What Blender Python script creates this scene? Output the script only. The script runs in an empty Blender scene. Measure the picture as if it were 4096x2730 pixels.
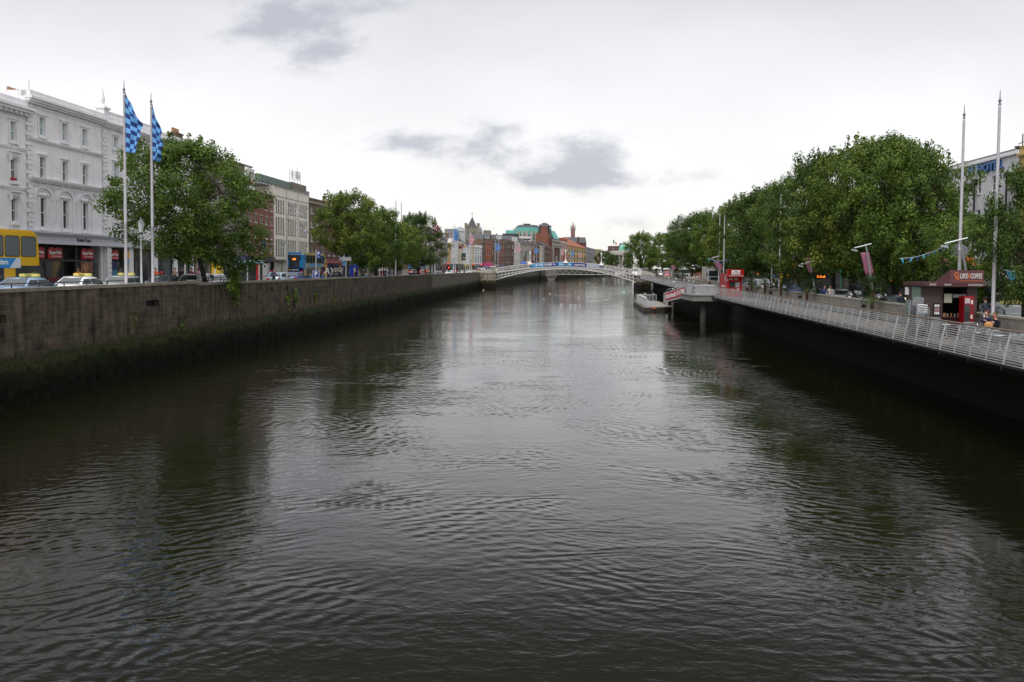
import bpy, bmesh, math, random
from mathutils import Vector, Matrix
rad=math.radians
random.seed(7)
sc=bpy.context.scene
COL=sc.collection
# ---------------------------------------------------------------- camera model (photo is 4096 x 2730)
FPX=3306.; PIT=rad(2.4); ROL=rad(0.5); CAMZ=7.0
PYC=1062+FPX*math.tan(PIT)
_F=Vector((0,math.cos(PIT),-math.sin(PIT))); _U0=Vector((0,math.sin(PIT),math.cos(PIT))); _R0=Vector((1,0,0))
_R=_R0*math.cos(ROL)+_U0*math.sin(ROL); _U=_U0*math.cos(ROL)-_R0*math.sin(ROL)
def ray(px,py): return _F+_R*((px-2048)/FPX)-_U*((py-PYC)/FPX)
def at(px,py,Y):
    d=ray(px,py); return Vector((0,0,CAMZ))+d*(Y/d.y)
def zat(px,py,Y): return at(px,py,Y).z
# ---------------------------------------------------------------- banks of the river (x as function of y)
def interp(pts,y):
    for (y0,x0),(y1,x1) in zip(pts,pts[1:]):
        if y<=y1 or (y1,x1)==pts[-1]: return x0+(x1-x0)*(y-y0)/(y1-y0)
WL=[(-20,-28.2),(251,-9.8),(300,-4),(350,4),(400,14),(450,25.5),(500,37),(600,59),(760,92),(1000,150)]     # left quay wall
FL=[(20,-39.5),(91,-34.7),(126,-36.3),(143,-35.1),(250,-24.5),(300,-18.5),(350,-10.5),(400,-1),(450,10.5),(500,22),(600,44),(760,80),(1000,145)]  # left facades
WR=[(-20,15.2),(105,25.06),(247,38.27),(300,45),(350,54),(400,64.5),(450,76),(600,109),(760,142),(1000,200)]  # right boardwalk rail
def xl(y,o=0): return interp(WL,y)-o
def xr(y,o=0): return interp(WR,y)+o
def hit(pts,px,py=1060,o=0.):
    """where the sight line through a photo column meets a bank line"""
    d=ray(px,py); k=d.x/d.y
    for (y0,x0),(y1,x1) in zip(pts,pts[1:]):
        x0+=o; x1+=o
        m=(x1-x0)/(y1-y0); den=(k-m)
        if abs(den)<1e-9: continue
        y=(x0-m*y0)/den
        if y0-1e-6<=y<=y1+1e-6 and y>0: return y*k,y
    return k*300,300.
def zL(y): # left quay pavement level
    return 4.78-0.0034*max(0,min(y,260)-45)
def zLtop(y): return (5.66 if y<59.5 else 5.52)-0.0034*max(0,min(y,260)-59.5)
ZR=3.7; ZDECK=3.5; ZRAIL=4.66
# ---------------------------------------------------------------- materials
MATS={}
def N(nt,t,**kw):
    n=nt.nodes.new(t)
    for k,v in kw.items(): setattr(n,k,v)
    return n
def mat(name,c,rough=.6,metal=0,var=.18,scale=3.,bump=0,bscale=20.,spec=.4,emit=None,estr=1.,alpha=1,coat=0,detail=5,streak=0):
    if name in MATS: return MATS[name]
    m=bpy.data.materials.new(name); m.use_nodes=True; nt=m.node_tree; b=nt.nodes['Principled BSDF']
    b.inputs['Roughness'].default_value=rough; b.inputs['Metallic'].default_value=metal
    b.inputs['Specular IOR Level'].default_value=spec; b.inputs['Coat Weight'].default_value=coat
    b.inputs['Coat Roughness'].default_value=.08
    if emit: 
        b.inputs['Emission Color'].default_value=(*emit,1); b.inputs['Emission Strength'].default_value=estr
    if var>0:
        tc=N(nt,'ShaderNodeTexCoord'); no=N(nt,'ShaderNodeTexNoise'); no.inputs['Scale'].default_value=scale; no.inputs['Detail'].default_value=detail
        no.inputs['Roughness'].default_value=.62
        cr=N(nt,'ShaderNodeMapRange'); cr.inputs['From Min'].default_value=.3; cr.inputs['From Max'].default_value=.7
        cr.inputs['To Min'].default_value=1-var; cr.inputs['To Max'].default_value=1+var*.6
        mx=N(nt,'ShaderNodeVectorMath',operation='SCALE'); mx.inputs[0].default_value=c[:3]
        nt.links.new(tc.outputs['Object'],no.inputs['Vector']); nt.links.new(no.outputs['Fac'],cr.inputs['Value'])
        
        src=cr.outputs['Result']
        if streak:
            mp=N(nt,'ShaderNodeMapping'); mp.inputs['Scale'].default_value=(1.7,1.7,.13); s2=N(nt,'ShaderNodeTexNoise'); s2.inputs['Scale'].default_value=1.6; s2.inputs['Detail'].default_value=8; s2.inputs['Roughness'].default_value=.65
            r2=N(nt,'ShaderNodeMapRange'); r2.inputs['From Min'].default_value=.48; r2.inputs['From Max'].default_value=.72; r2.inputs['To Min'].default_value=1; r2.inputs['To Max'].default_value=1-streak
            m2=N(nt,'ShaderNodeMath',operation='MULTIPLY'); nt.links.new(tc.outputs['Object'],mp.inputs[0]); nt.links.new(mp.outputs[0],s2.inputs['Vector']); nt.links.new(s2.outputs['Fac'],r2.inputs['Value']); nt.links.new(src,m2.inputs[0]); nt.links.new(r2.outputs[0],m2.inputs[1]); src=m2.outputs[0]
        nt.links.new(src,mx.inputs['Scale']); nt.links.new(mx.outputs[0],b.inputs['Base Color'])
        if bump:
            n2=N(nt,'ShaderNodeTexNoise'); n2.inputs['Scale'].default_value=bscale; n2.inputs['Detail'].default_value=6
            bp=N(nt,'ShaderNodeBump'); bp.inputs['Strength'].default_value=bump; bp.inputs['Distance'].default_value=.05
            nt.links.new(tc.outputs['Object'],n2.inputs['Vector']); nt.links.new(n2.outputs['Fac'],bp.inputs['Height']); nt.links.new(bp.outputs[0],b.inputs['Normal'])
    else: b.inputs['Base Color'].default_value=(*c[:3],1)
    MATS[name]=m; return m
def brickmat(name,c1,c2,mortar,bw=.22,bh=.075,ms=.012,streak=.25,rough=.85,bump=.5,green=None,weed=None):
    """coursed masonry in the local x (along) / z (up) plane with vertical weather streaks"""
    if name in MATS: return MATS[name]
    m=bpy.data.materials.new(name); m.use_nodes=True; nt=m.node_tree; b=nt.nodes['Principled BSDF']; L=nt.links.new
    b.inputs['Roughness'].default_value=rough; b.inputs['Specular IOR Level'].default_value=.25
    tc=N(nt,'ShaderNodeTexCoord'); sx=N(nt,'ShaderNodeSeparateXYZ'); cx=N(nt,'ShaderNodeCombineXYZ'); ad=N(nt,'ShaderNodeMath',operation='ADD')
    L(tc.outputs['Object'],sx.inputs[0]); L(sx.outputs['X'],ad.inputs[0]); L(sx.outputs['Y'],ad.inputs[1])
    wn=N(nt,'ShaderNodeTexNoise'); wn.inputs['Scale'].default_value=1.3; L(tc.outputs['Object'],wn.inputs['Vector'])
    wz=N(nt,'ShaderNodeMath',operation='MULTIPLY_ADD'); wz.inputs[1].default_value=bh*.35; L(wn.outputs['Fac'],wz.inputs[0]); L(sx.outputs['Z'],wz.inputs[2])
    wx=N(nt,'ShaderNodeMath',operation='MULTIPLY_ADD'); wx.inputs[1].default_value=bw*.9; L(wn.outputs['Fac'],wx.inputs[0]); L(ad.outputs[0],wx.inputs[2]); L(wx.outputs[0],cx.inputs['X']); L(wz.outputs[0],cx.inputs['Y'])
    br=N(nt,'ShaderNodeTexBrick'); br.inputs['Scale'].default_value=1; br.inputs['Brick Width'].default_value=bw; br.inputs['Row Height'].default_value=bh
    br.inputs['Mortar Size'].default_value=ms; br.inputs['Mortar Smooth'].default_value=.3; br.squash=.72; br.squash_frequency=3; br.offset_frequency=2; br.offset=.43; br.inputs['Bias'].default_value=-.1
    br.inputs['Color1'].default_value=(*c1,1); br.inputs['Color2'].default_value=(*c2,1); br.inputs['Mortar'].default_value=(*mortar,1)
    L(cx.outputs[0],br.inputs['Vector'])
    no=N(nt,'ShaderNodeTexNoise'); no.inputs['Scale'].default_value=.9; no.inputs['Detail'].default_value=8; no.inputs['Roughness'].default_value=.65; L(tc.outputs['Object'],no.inputs['Vector'])
    mp=N(nt,'ShaderNodeMapping'); mp.inputs['Scale'].default_value=(1.6,1.6,.16); L(tc.outputs['Object'],mp.inputs[0])
    st=N(nt,'ShaderNodeTexNoise'); st.inputs['Scale'].default_value=1.5; st.inputs['Detail'].default_value=7; L(mp.outputs[0],st.inputs['Vector'])
    mu=N(nt,'ShaderNodeMath',operation='ADD'); L(no.outputs['Fac'],mu.inputs[0]); L(st.outputs['Fac'],mu.inputs[1])
    mr=N(nt,'ShaderNodeMapRange'); mr.inputs['From Min'].default_value=.7; mr.inputs['From Max'].default_value=1.3; mr.inputs['To Min'].default_value=1-streak*1.6; mr.inputs['To Max'].default_value=1+streak
    L(mu.outputs[0],mr.inputs['Value'])
    sc_=N(nt,'ShaderNodeVectorMath',operation='SCALE'); L(br.outputs['Color'],sc_.inputs[0]); L(mr.outputs[0],sc_.inputs['Scale'])
    col=sc_.outputs[0]
    def band(col,c,z,soft,amp):
        g=N(nt,'ShaderNodeMath',operation='MULTIPLY_ADD'); g.inputs[1].default_value=amp; L(st.outputs['Fac'],g.inputs[0]); 
        neg=N(nt,'ShaderNodeMath',operation='MULTIPLY'); neg.inputs[1].default_value=-1; L(sx.outputs['Z'],neg.inputs[0]); L(neg.outputs[0],g.inputs[2])
        r=N(nt,'ShaderNodeMapRange'); r.interpolation_type='SMOOTHSTEP'; r.inputs['From Min'].default_value=-z+amp*.5-soft; r.inputs['From Max'].default_value=-z+amp*.5+soft
        L(g.outputs[0],r.inputs['Value'])
        n3=N(nt,'ShaderNodeTexNoise'); n3.inputs['Scale'].default_value=5; n3.inputs['Detail'].default_value=8; L(tc.outputs['Object'],n3.inputs['Vector'])
        s3=N(nt,'ShaderNodeVectorMath',operation='SCALE'); s3.inputs[0].default_value=c; m3=N(nt,'ShaderNodeMapRange'); m3.inputs['From Min'].default_value=.3; m3.inputs['From Max'].default_value=.7; m3.inputs['To Min'].default_value=.35; m3.inputs['To Max'].default_value=1.6
        L(n3.outputs['Fac'],m3.inputs['Value']); L(m3.outputs[0],s3.inputs['Scale'])
        mx=N(nt,'ShaderNodeMix',data_type='RGBA'); L(r.outputs[0],mx.inputs['Factor']); L(col,mx.inputs['A']); L(s3.outputs[0],mx.inputs['B'])
        return mx.outputs['Result']
    if green: col=band(col,green,2.35,.16,1.6)
    if weed: col=band(col,weed,1.6,.18,1.2)
    L(col,b.inputs['Base Color'])
    if bump:
        bp=N(nt,'ShaderNodeBump'); bp.inputs['Strength'].default_value=bump; bp.inputs['Distance'].default_value=.03
        hh=N(nt,'ShaderNodeMath',operation='MULTIPLY_ADD'); hh.inputs[1].default_value=-1.; n4=N(nt,'ShaderNodeTexNoise'); n4.inputs['Scale'].default_value=9; n4.inputs['Detail'].default_value=6
        L(tc.outputs['Object'],n4.inputs['Vector']); L(br.outputs['Fac'],hh.inputs[0]); L(n4.outputs['Fac'],hh.inputs[2]); L(hh.outputs[0],bp.inputs['Height']); L(bp.outputs[0],b.inputs['Normal'])
    MATS[name]=m; return m
# ---------------------------------------------------------------- mesh builder
class MB:
    def __init__(s): s.v=[]; s.f=[]; s.m=[]; s.cuts=[]
    def cut(s): s.cuts.append((len(s.v),len(s.f))); return s
    def build_pieces(s,name,mats,parent=None,**k):
        """one object for every piece ended by cut()"""
        v0=f0=0; out=[]
        for v1,f1 in s.cuts:
            if f1==f0: continue
            p=MB(); p.v=s.v[v0:v1]; p.f=[tuple(i-v0 for i in f) for f in s.f[f0:f1]]; p.m=s.m[f0:f1]
            out.append(p.build(name,mats,parent,**k)); v0,f0=v1,f1
        return out
    def add(s,vs,fs,m=0):
        o=len(s.v); s.v+= [tuple(v) for v in vs]; s.f+=[tuple(i+o for i in f) for f in fs]; s.m+=[m]*len(fs); return s
    def box(s,x0,x1,y0,y1,z0,z1,m=0):
        return s.add([(x0,y0,z0),(x1,y0,z0),(x1,y1,z0),(x0,y1,z0),(x0,y0,z1),(x1,y0,z1),(x1,y1,z1),(x0,y1,z1)],
          [(0,3,2,1),(4,5,6,7),(0,1,5,4),(1,2,6,5),(2,3,7,6),(3,0,4,7)],m)
    def obox(s,c,ax,ay,az,m=0):
        c=Vector(c);ax=Vector(ax);ay=Vector(ay);az=Vector(az)
        vs=[c+ax*i+ay*j+az*k for k in(-1,1) for j in(-1,1) for i in (-1,1)]
        return s.add(vs,[(0,2,3,1),(4,5,7,6),(0,1,5,4),(1,3,7,5),(3,2,6,7),(2,0,4,6)],m)
    def quad(s,a,b,c,d,m=0): return s.add([a,b,c,d],[(0,1,2,3)],m)
    def poly(s,pts,m=0): return s.add(pts,[tuple(range(len(pts)))],m)
    def tube(s,p0,p1,r0,r1=None,n=8,m=0,cap=True):
        r1=r0 if r1 is None else r1; p0=Vector(p0);p1=Vector(p1); d=(p1-p0)
        if d.length<1e-9: return s
        d.normalize(); a=Vector((0,0,1)) if abs(d.z)<.9 else Vector((1,0,0)); u=d.cross(a).normalized(); w=d.cross(u)
        vs=[]
        for p,r in((p0,r0),(p1,r1)):
            for i in range(n):
                t=2*math.pi*i/n; vs.append(p+u*(r*math.cos(t))+w*(r*math.sin(t)))
        fs=[(i,(i+1)%n,n+(i+1)%n,n+i) for i in range(n)]
        if cap: fs+=[tuple(range(n-1,-1,-1)),tuple(range(n,2*n))]
        return s.add(vs,fs,m)
    def path(s,pts,r,n=6,m=0):
        for i in range(len(pts)-1):
            ra=r[i] if isinstance(r,(list,tuple)) else r; rb=r[i+1] if isinstance(r,(list,tuple)) else r
            s.tube(pts[i],pts[i+1],ra,rb,n,m)
        return s
    def lathe(s,prof,c=(0,0,0),n=12,m=0):
        vs=[];fs=[]
        for r,z in prof:
            for i in range(n):
                t=2*math.pi*i/n; vs.append((c[0]+r*math.cos(t),c[1]+r*math.sin(t),c[2]+z))
        for k in range(len(prof)-1):
            for i in range(n): fs.append((k*n+i,k*n+(i+1)%n,(k+1)*n+(i+1)%n,(k+1)*n+i))
        fs.append(tuple(range(n-1,-1,-1))); fs.append(tuple((len(prof)-1)*n+i for i in range(n)))
        return s.add(vs,fs,m)
    def prism(s,prof,a,b,axis='y',m=0):
        """closed profile [(u,z)] extruded along axis from a to b"""
        n=len(prof)
        if axis=='y': vs=[(u,a,z) for u,z in prof]+[(u,b,z) for u,z in prof]
        elif axis=='x': vs=[(a,u,z) for u,z in prof]+[(b,u,z) for u,z in prof]
        else: vs=[(u,z,a) for u,z in prof]+[(u,z,b) for u,z in prof]
        fs=[(i,(i+1)%n,n+(i+1)%n,n+i) for i in range(n)]+[tuple(range(n-1,-1,-1)),tuple(range(n,2*n))]
        return s.add(vs,fs,m)
    def mesh(s,name,mats,smooth=False,bevel=0,weld=False):
        me=bpy.data.meshes.new(name); me.from_pydata(s.v,[],s.f)
        for m in (mats if isinstance(mats,(list,tuple)) else [mats]): me.materials.append(m)
        me.polygons.foreach_set('material_index',s.m)
        bm=bmesh.new(); bm.from_mesh(me)
        if bevel or weld: bmesh.ops.remove_doubles(bm,verts=bm.verts,dist=1e-4)
        if bevel:
            bmesh.ops.bevel(bm,geom=[e for e in bm.edges if e.calc_face_angle(0)>.6],offset=bevel,segments=2,affect='EDGES',clamp_overlap=True)
        bmesh.ops.recalc_face_normals(bm,faces=bm.faces)
        if smooth:
            for f_ in bm.faces: f_.smooth=True
        bm.to_mesh(me); bm.free()
        return me
    def build(s,name,mats,parent=None,loc=(0,0,0),rot=(0,0,0),**k):
        return obj(name,s.mesh(name,mats,**k),parent,loc,rot)
def obj(name,me,parent=None,loc=(0,0,0),rot=(0,0,0)):
    o=bpy.data.objects.new(name,me); COL.objects.link(o); o.location=loc; o.rotation_euler=rot
    if parent: o.parent=parent
    return o
def tag(o,label=None,cat=None,group=None,kind=None):
    if label: o['label']=label
    if cat: o['category']=cat
    if group: o['group']=group
    if kind: o['kind']=kind
    return o
def thing(name,label,cat,loc=(0,0,0),rz=0,group=None):
    o=bpy.data.objects.new(name,None); COL.objects.link(o); o.location=loc; o.rotation_euler=(0,0,rz); o.empty_display_size=.3
    return tag(o,label,cat,group)
def kids(o): return [c for c in list(COL.objects) if c.parent==o]
KIDS={}
def copy_tree(o,parent=None,loc=None,rz=None,label=None,group=None):
    c=o.copy(); COL.objects.link(c); c.parent=parent
    if loc is not None: c.location=loc
    if rz is not None: c.rotation_euler[2]=rz
    if label: c['label']=label
    if group: c['group']=group
    for ch in o.children: copy_tree(ch,c)
    return c
def textmesh(body,size,ext=.01,font=None,align='CENTER',bold=0,sx=1.,shear=0):
    cu=bpy.data.curves.new('lettering','FONT'); cu.body=body; cu.size=size; cu.extrude=ext; cu.align_x=align; cu.align_y='CENTER'; cu.offset=bold; cu.shear=shear; cu.resolution_u=3
    o=bpy.data.objects.new('lettering',cu); COL.objects.link(o); bpy.context.view_layer.update()
    me=bpy.data.meshes.new_from_object(o.evaluated_get(bpy.context.evaluated_depsgraph_get())); bpy.data.objects.remove(o); bpy.data.curves.remove(cu)
    for v in me.vertices: v.co.x*=sx
    return me
def text(body,size,m,parent,loc,rz=0,ext=.012,align='CENTER',bold=0,name='lettering',sx=1.,ry=0,shear=0):
    """upright lettering, read from local -y side after rz"""
    me=textmesh(body,size,ext,None,align,bold,sx,shear); me.materials.clear(); me.materials.append(m)
    me.transform(Matrix.Rotation(rad(90),4,'X'))
    if ry: me.transform(Matrix.Rotation(ry,4,'Y'))
    return obj(name,me,parent,loc,(0,0,rz))
# shared palette
W=dict(
 white=mat('white_paint',(.79,.785,.80),.6,var=.1,scale=1.2,streak=.15), offwhite=mat('offwhite_paint',(.62,.61,.57),.6,var=.12,scale=1.3,streak=.3),
 stone=mat('pale_stone',(.36,.34,.30),.8,var=.28,scale=1.5,bump=.4), darkstone=mat('dark_stone',(.13,.12,.105),.85,var=.35,scale=2,bump=.5),
 steel=mat('grey_steel',(.34,.36,.37),.4,.5,var=.15,scale=6), galv=mat('galvanised_steel',(.56,.58,.60),.45,.35,var=.12,scale=5),
 black=mat('black_paint',(.012,.012,.013),.4,var=.1), dark=mat('dark_metal',(.04,.04,.042),.5,.2,var=.2),
 asphalt=mat('asphalt',(.055,.055,.058),.9,var=.3,scale=.8,bump=.4,bscale=60), paving=mat('paving',(.2,.195,.185),.85,var=.25,scale=1.4,bump=.3),
 slate=mat('slate_roof',(.075,.075,.085),.7,var=.3,scale=2.5), lead=mat('lead_grey',(.2,.21,.23),.6,var=.15,scale=2),
 glass=mat('window_glass',(.035,.045,.05),.06,0,var=0,spec=.9), glasslight=mat('window_glass_pale',(.36,.44,.44),.12,0,var=.15,scale=.7,spec=.9),
 curtain=mat('net_curtain',(.32,.31,.29),.7,var=.45,scale=2.2,spec=.6), tyre=mat('tyre_rubber',(.012,.012,.012),.85,var=.1),
 chrome=mat('chrome',(.62,.63,.65),.2,1.,var=.05), wood=mat('weathered_wood',(.16,.12,.09),.75,var=.3,scale=4,bump=.3),
 red=mat('red_paint',(.45,.012,.018),.45,var=.1,scale=2), orange=mat('orange_cloth',(.75,.14,.02),.7,var=.15),
 clay=mat('clay_pot',(.42,.22,.12),.8,var=.2), skin=mat('skin',(.46,.25,.18),.6,var=.06), hair=mat('dark_hair',(.03,.02,.015),.8,var=.2),
 teal=mat('green_copper',(.13,.42,.37),.6,var=.22,scale=.5), gold=mat('yellow_paint',(.70,.42,.02),.4,var=.06,coat=.3),
 blue=mat('blue_panel',(.02,.05,.28),.45,var=.05), cyan=mat('light_blue_panel',(.05,.33,.62),.45,var=.08), pinkc=mat('pink_cloth',(.36,.13,.20),.7,var=.25,scale=1.5),
)
FG=(.9,.9,.92)
# ================================================================ SETTING
# ---- world: overcast daylight
w=bpy.data.worlds.new("World"); sc.world=w; w.use_nodes=True; nt=w.node_tree; nt.nodes.clear(); L=nt.links.new
SUN_EL,SUN_AZ=rad(48),rad(200)
sky=N(nt,'ShaderNodeTexSky',sky_type='NISHITA'); sky.sun_disc=False; sky.sun_elevation=SUN_EL; sky.sun_rotation=SUN_AZ
geo=N(nt,'ShaderNodeTexCoord'); sp=N(nt,'ShaderNodeSeparateXYZ'); L(geo.outputs['Generated'],sp.inputs[0])
def mth(op,a,b=None,c=None):
    n=N(nt,'ShaderNodeMath',operation=op)
    for i,x in enumerate((a,b,c)):
        if x is None: continue
        if isinstance(x,(int,float)): n.inputs[i].default_value=x
        else: L(x,n.inputs[i])
    return n.outputs[0]
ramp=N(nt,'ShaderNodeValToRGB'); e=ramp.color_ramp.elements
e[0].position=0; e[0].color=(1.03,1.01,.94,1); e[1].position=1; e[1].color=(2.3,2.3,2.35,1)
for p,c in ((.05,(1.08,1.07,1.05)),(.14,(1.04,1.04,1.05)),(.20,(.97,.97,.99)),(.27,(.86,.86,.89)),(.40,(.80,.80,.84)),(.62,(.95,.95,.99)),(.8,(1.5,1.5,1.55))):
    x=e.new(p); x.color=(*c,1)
ramp2=N(nt,'ShaderNodeValToRGB'); e=ramp2.color_ramp.elements      # upriver sky with an added dark band above the view, darkening water reflections
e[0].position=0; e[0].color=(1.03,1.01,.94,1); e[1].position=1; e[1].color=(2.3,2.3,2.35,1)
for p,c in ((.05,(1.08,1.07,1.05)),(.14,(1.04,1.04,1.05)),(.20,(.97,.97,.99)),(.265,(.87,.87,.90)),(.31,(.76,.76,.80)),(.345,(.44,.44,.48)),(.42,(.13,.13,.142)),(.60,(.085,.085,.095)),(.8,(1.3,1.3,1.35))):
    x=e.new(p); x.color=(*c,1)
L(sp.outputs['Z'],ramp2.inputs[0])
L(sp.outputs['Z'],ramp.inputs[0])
# cloud puffs: noise in direction space
yy=mth('MAXIMUM',sp.outputs['Y'],.05); u=mth('DIVIDE',sp.outputs['X'],yy); v=mth('DIVIDE',sp.outputs['Z'],yy)
cb=N(nt,'ShaderNodeCombineXYZ'); L(u,cb.inputs[0]); L(mth('MULTIPLY',v,1.9),cb.inputs[1])
cn=N(nt,'ShaderNodeTexNoise'); cn.inputs['Scale'].default_value=15; cn.inputs['Detail'].default_value=10; cn.inputs['Roughness'].default_value=.6; L(cb.outputs[0],cn.inputs['Vector'])
acc=None
for cu_,cv_,ru,rv,amp in ((-.118,.147,.058,.013,.95),(-.025,.154,.034,.018,.72),(-.04,.123,.04,.014,.5),(.083,.126,.052,.026,1.15),(.05,.104,.06,.011,.95),(.17,.107,.07,.012,.4),(-.26,.285,.06,.03,.7),(-.22,.32,.09,.04,.5),(-.235,.25,.035,.02,.7),(-.33,.275,.05,.02,.4),(.10,.045,.03,.01,.15),(-.05,.0425,.04,.012,.22),(.155,.052,.05,.01,.18)):
    du=mth('DIVIDE',mth('SUBTRACT',u,cu_),ru); dv=mth('DIVIDE',mth('SUBTRACT',v,cv_),rv)
    d2=mth('ADD',mth('MULTIPLY',du,du),mth('MULTIPLY',dv,dv))
    g=mth('MULTIPLY',mth('EXPONENT',mth('MULTIPLY',d2,-.9)),amp)
    acc=g if acc is None else mth('ADD',acc,g)
mk=mth('MULTIPLY',acc,mth('MULTIPLY',mth('GREATER_THAN',sp.outputs['Y'],.05),1.))
nr=N(nt,'ShaderNodeMapRange'); nr.inputs['From Min'].default_value=.36; nr.inputs['From Max'].default_value=.62; L(cn.outputs['Fac'],nr.inputs['Value'])
thr=mth('ADD',mth('MULTIPLY',mk,1.0),mth('MULTIPLY',mth('SUBTRACT',nr.outputs[0],.62),.75))
pr=N(nt,'ShaderNodeMapRange'); pr.interpolation_type='SMOOTHSTEP'; pr.inputs['From Min'].default_value=-.08; pr.inputs['From Max'].default_value=1.1; L(thr,pr.inputs['Value'])
pm=mth('MULTIPLY',pr.outputs[0],mth('MINIMUM',mth('MULTIPLY',mk,4.),1.))
bigm=N(nt,'ShaderNodeTexNoise'); bigm.inputs['Scale'].default_value=2.2; bigm.inputs['Detail'].default_value=6; L(cb.outputs[0],bigm.inputs['Vector'])
bm_=N(nt,'ShaderNodeMapRange'); bm_.inputs['From Min'].default_value=.3; bm_.inputs['From Max'].default_value=.7; bm_.inputs['To Min'].default_value=.90; bm_.inputs['To Max'].default_value=1.08; L(bigm.outputs['Fac'],bm_.inputs['Value'])
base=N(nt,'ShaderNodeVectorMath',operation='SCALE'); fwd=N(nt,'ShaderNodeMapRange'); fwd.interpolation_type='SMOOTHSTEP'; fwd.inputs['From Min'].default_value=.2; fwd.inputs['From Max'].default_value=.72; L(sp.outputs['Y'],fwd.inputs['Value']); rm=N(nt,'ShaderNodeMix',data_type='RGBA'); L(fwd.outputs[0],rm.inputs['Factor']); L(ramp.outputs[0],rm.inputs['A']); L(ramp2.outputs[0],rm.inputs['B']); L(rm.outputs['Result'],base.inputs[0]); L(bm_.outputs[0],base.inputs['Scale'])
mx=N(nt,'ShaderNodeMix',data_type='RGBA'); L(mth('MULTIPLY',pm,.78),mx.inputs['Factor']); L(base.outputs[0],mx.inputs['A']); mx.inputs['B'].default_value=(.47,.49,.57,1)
b1=N(nt,'ShaderNodeBackground'); b1.inputs['Strength'].default_value=.1; L(sky.outputs[0],b1.inputs['Color'])
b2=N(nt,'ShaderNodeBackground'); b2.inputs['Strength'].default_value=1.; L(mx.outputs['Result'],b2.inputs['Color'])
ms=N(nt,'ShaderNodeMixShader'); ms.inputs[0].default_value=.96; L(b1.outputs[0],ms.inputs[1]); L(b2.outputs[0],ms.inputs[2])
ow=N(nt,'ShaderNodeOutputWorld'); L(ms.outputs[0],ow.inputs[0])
sd=bpy.data.lights.new('sun','SUN'); sd.energy=1.4; sd.angle=rad(22); sd.color=(1,.96,.9); so=bpy.data.objects.new('sun',sd); COL.objects.link(so)
dirv=Vector((math.sin(SUN_AZ)*math.cos(SUN_EL),math.cos(SUN_AZ)*math.cos(SUN_EL),math.sin(SUN_EL))); so.rotation_euler=dirv.to_track_quat('Z','Y').to_euler()
so.location=(0,-20,60)
cam=bpy.data.cameras.new('camera'); co=bpy.data.objects.new('camera',cam); COL.objects.link(co); sc.camera=co
M3=Matrix((( _R.x,_U.x,-_F.x),(_R.y,_U.y,-_F.y),(_R.z,_U.z,-_F.z))); co.matrix_world=Matrix.Translation((0,0,CAMZ))@M3.to_4x4()
cam.sensor_width=36; cam.sensor_fit='HORIZONTAL'; cam.lens=36*FPX/4096; cam.shift_x=0; cam.shift_y=(PYC-1365)/4096; cam.clip_end=6000; cam.clip_start=.1
sc.view_settings.view_transform='Standard'; sc.view_settings.look='None'; sc.view_settings.exposure=0; sc.view_settings.gamma=1
sc.render.resolution_x=1024; sc.render.resolution_y=682
sc.cycles.max_bounces=6; sc.cycles.diffuse_bounces=3; sc.cycles.glossy_bounces=3; sc.cycles.transmission_bounces=4; sc.cycles.transparent_max_bounces=6
# ---- water
m=bpy.data.materials.new('river_water'); m.use_nodes=True; nt=m.node_tree; b=nt.nodes['Principled BSDF']
b.inputs['Base Color'].default_value=(.0075,.0075,.0030,1); b.inputs['Roughness'].default_value=.012; b.inputs['IOR'].default_value=1.45; b.inputs['Specular IOR Level'].default_value=.75
L=nt.links.new
tc=N(nt,'ShaderNodeTexCoord')
def nz(sx_,sy_,rot,scale,det,rough=.55,typ='ShaderNodeTexNoise',dist=0.):
    mp=N(nt,'ShaderNodeMapping'); mp.inputs['Scale'].default_value=(sx_,sy_,1); mp.inputs['Rotation'].default_value=(0,0,rad(rot)); L(tc.outputs['Object'],mp.inputs[0])
    n=N(nt,typ); n.inputs['Scale'].default_value=scale; n.inputs['Detail'].default_value=det; n.inputs['Roughness'].default_value=rough; n.inputs['Distortion'].default_value=dist; L(mp.outputs[0],n.inputs['Vector']); return n.outputs['Fac']
def mt(op,a,b_=None,c=None):
    n=N(nt,'ShaderNodeMath',operation=op)
    for i,x in enumerate((a,b_,c)):
        if x is None: continue
        if isinstance(x,(int,float)): n.inputs[i].default_value=x
        else: L(x,n.inputs[i])
    return n.outputs[0]
swell=nz(.5,1.1,8,.55,2,.5)            # long slow undulation
chop=nz(.85,1.5,-14,1.6,3,.5,dist=.6)   # wavelets
chop2=nz(.95,1.4,22,3.0,3,.5,dist=.4)
fine=nz(.8,1.7,5,8.,4,.6)
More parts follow.
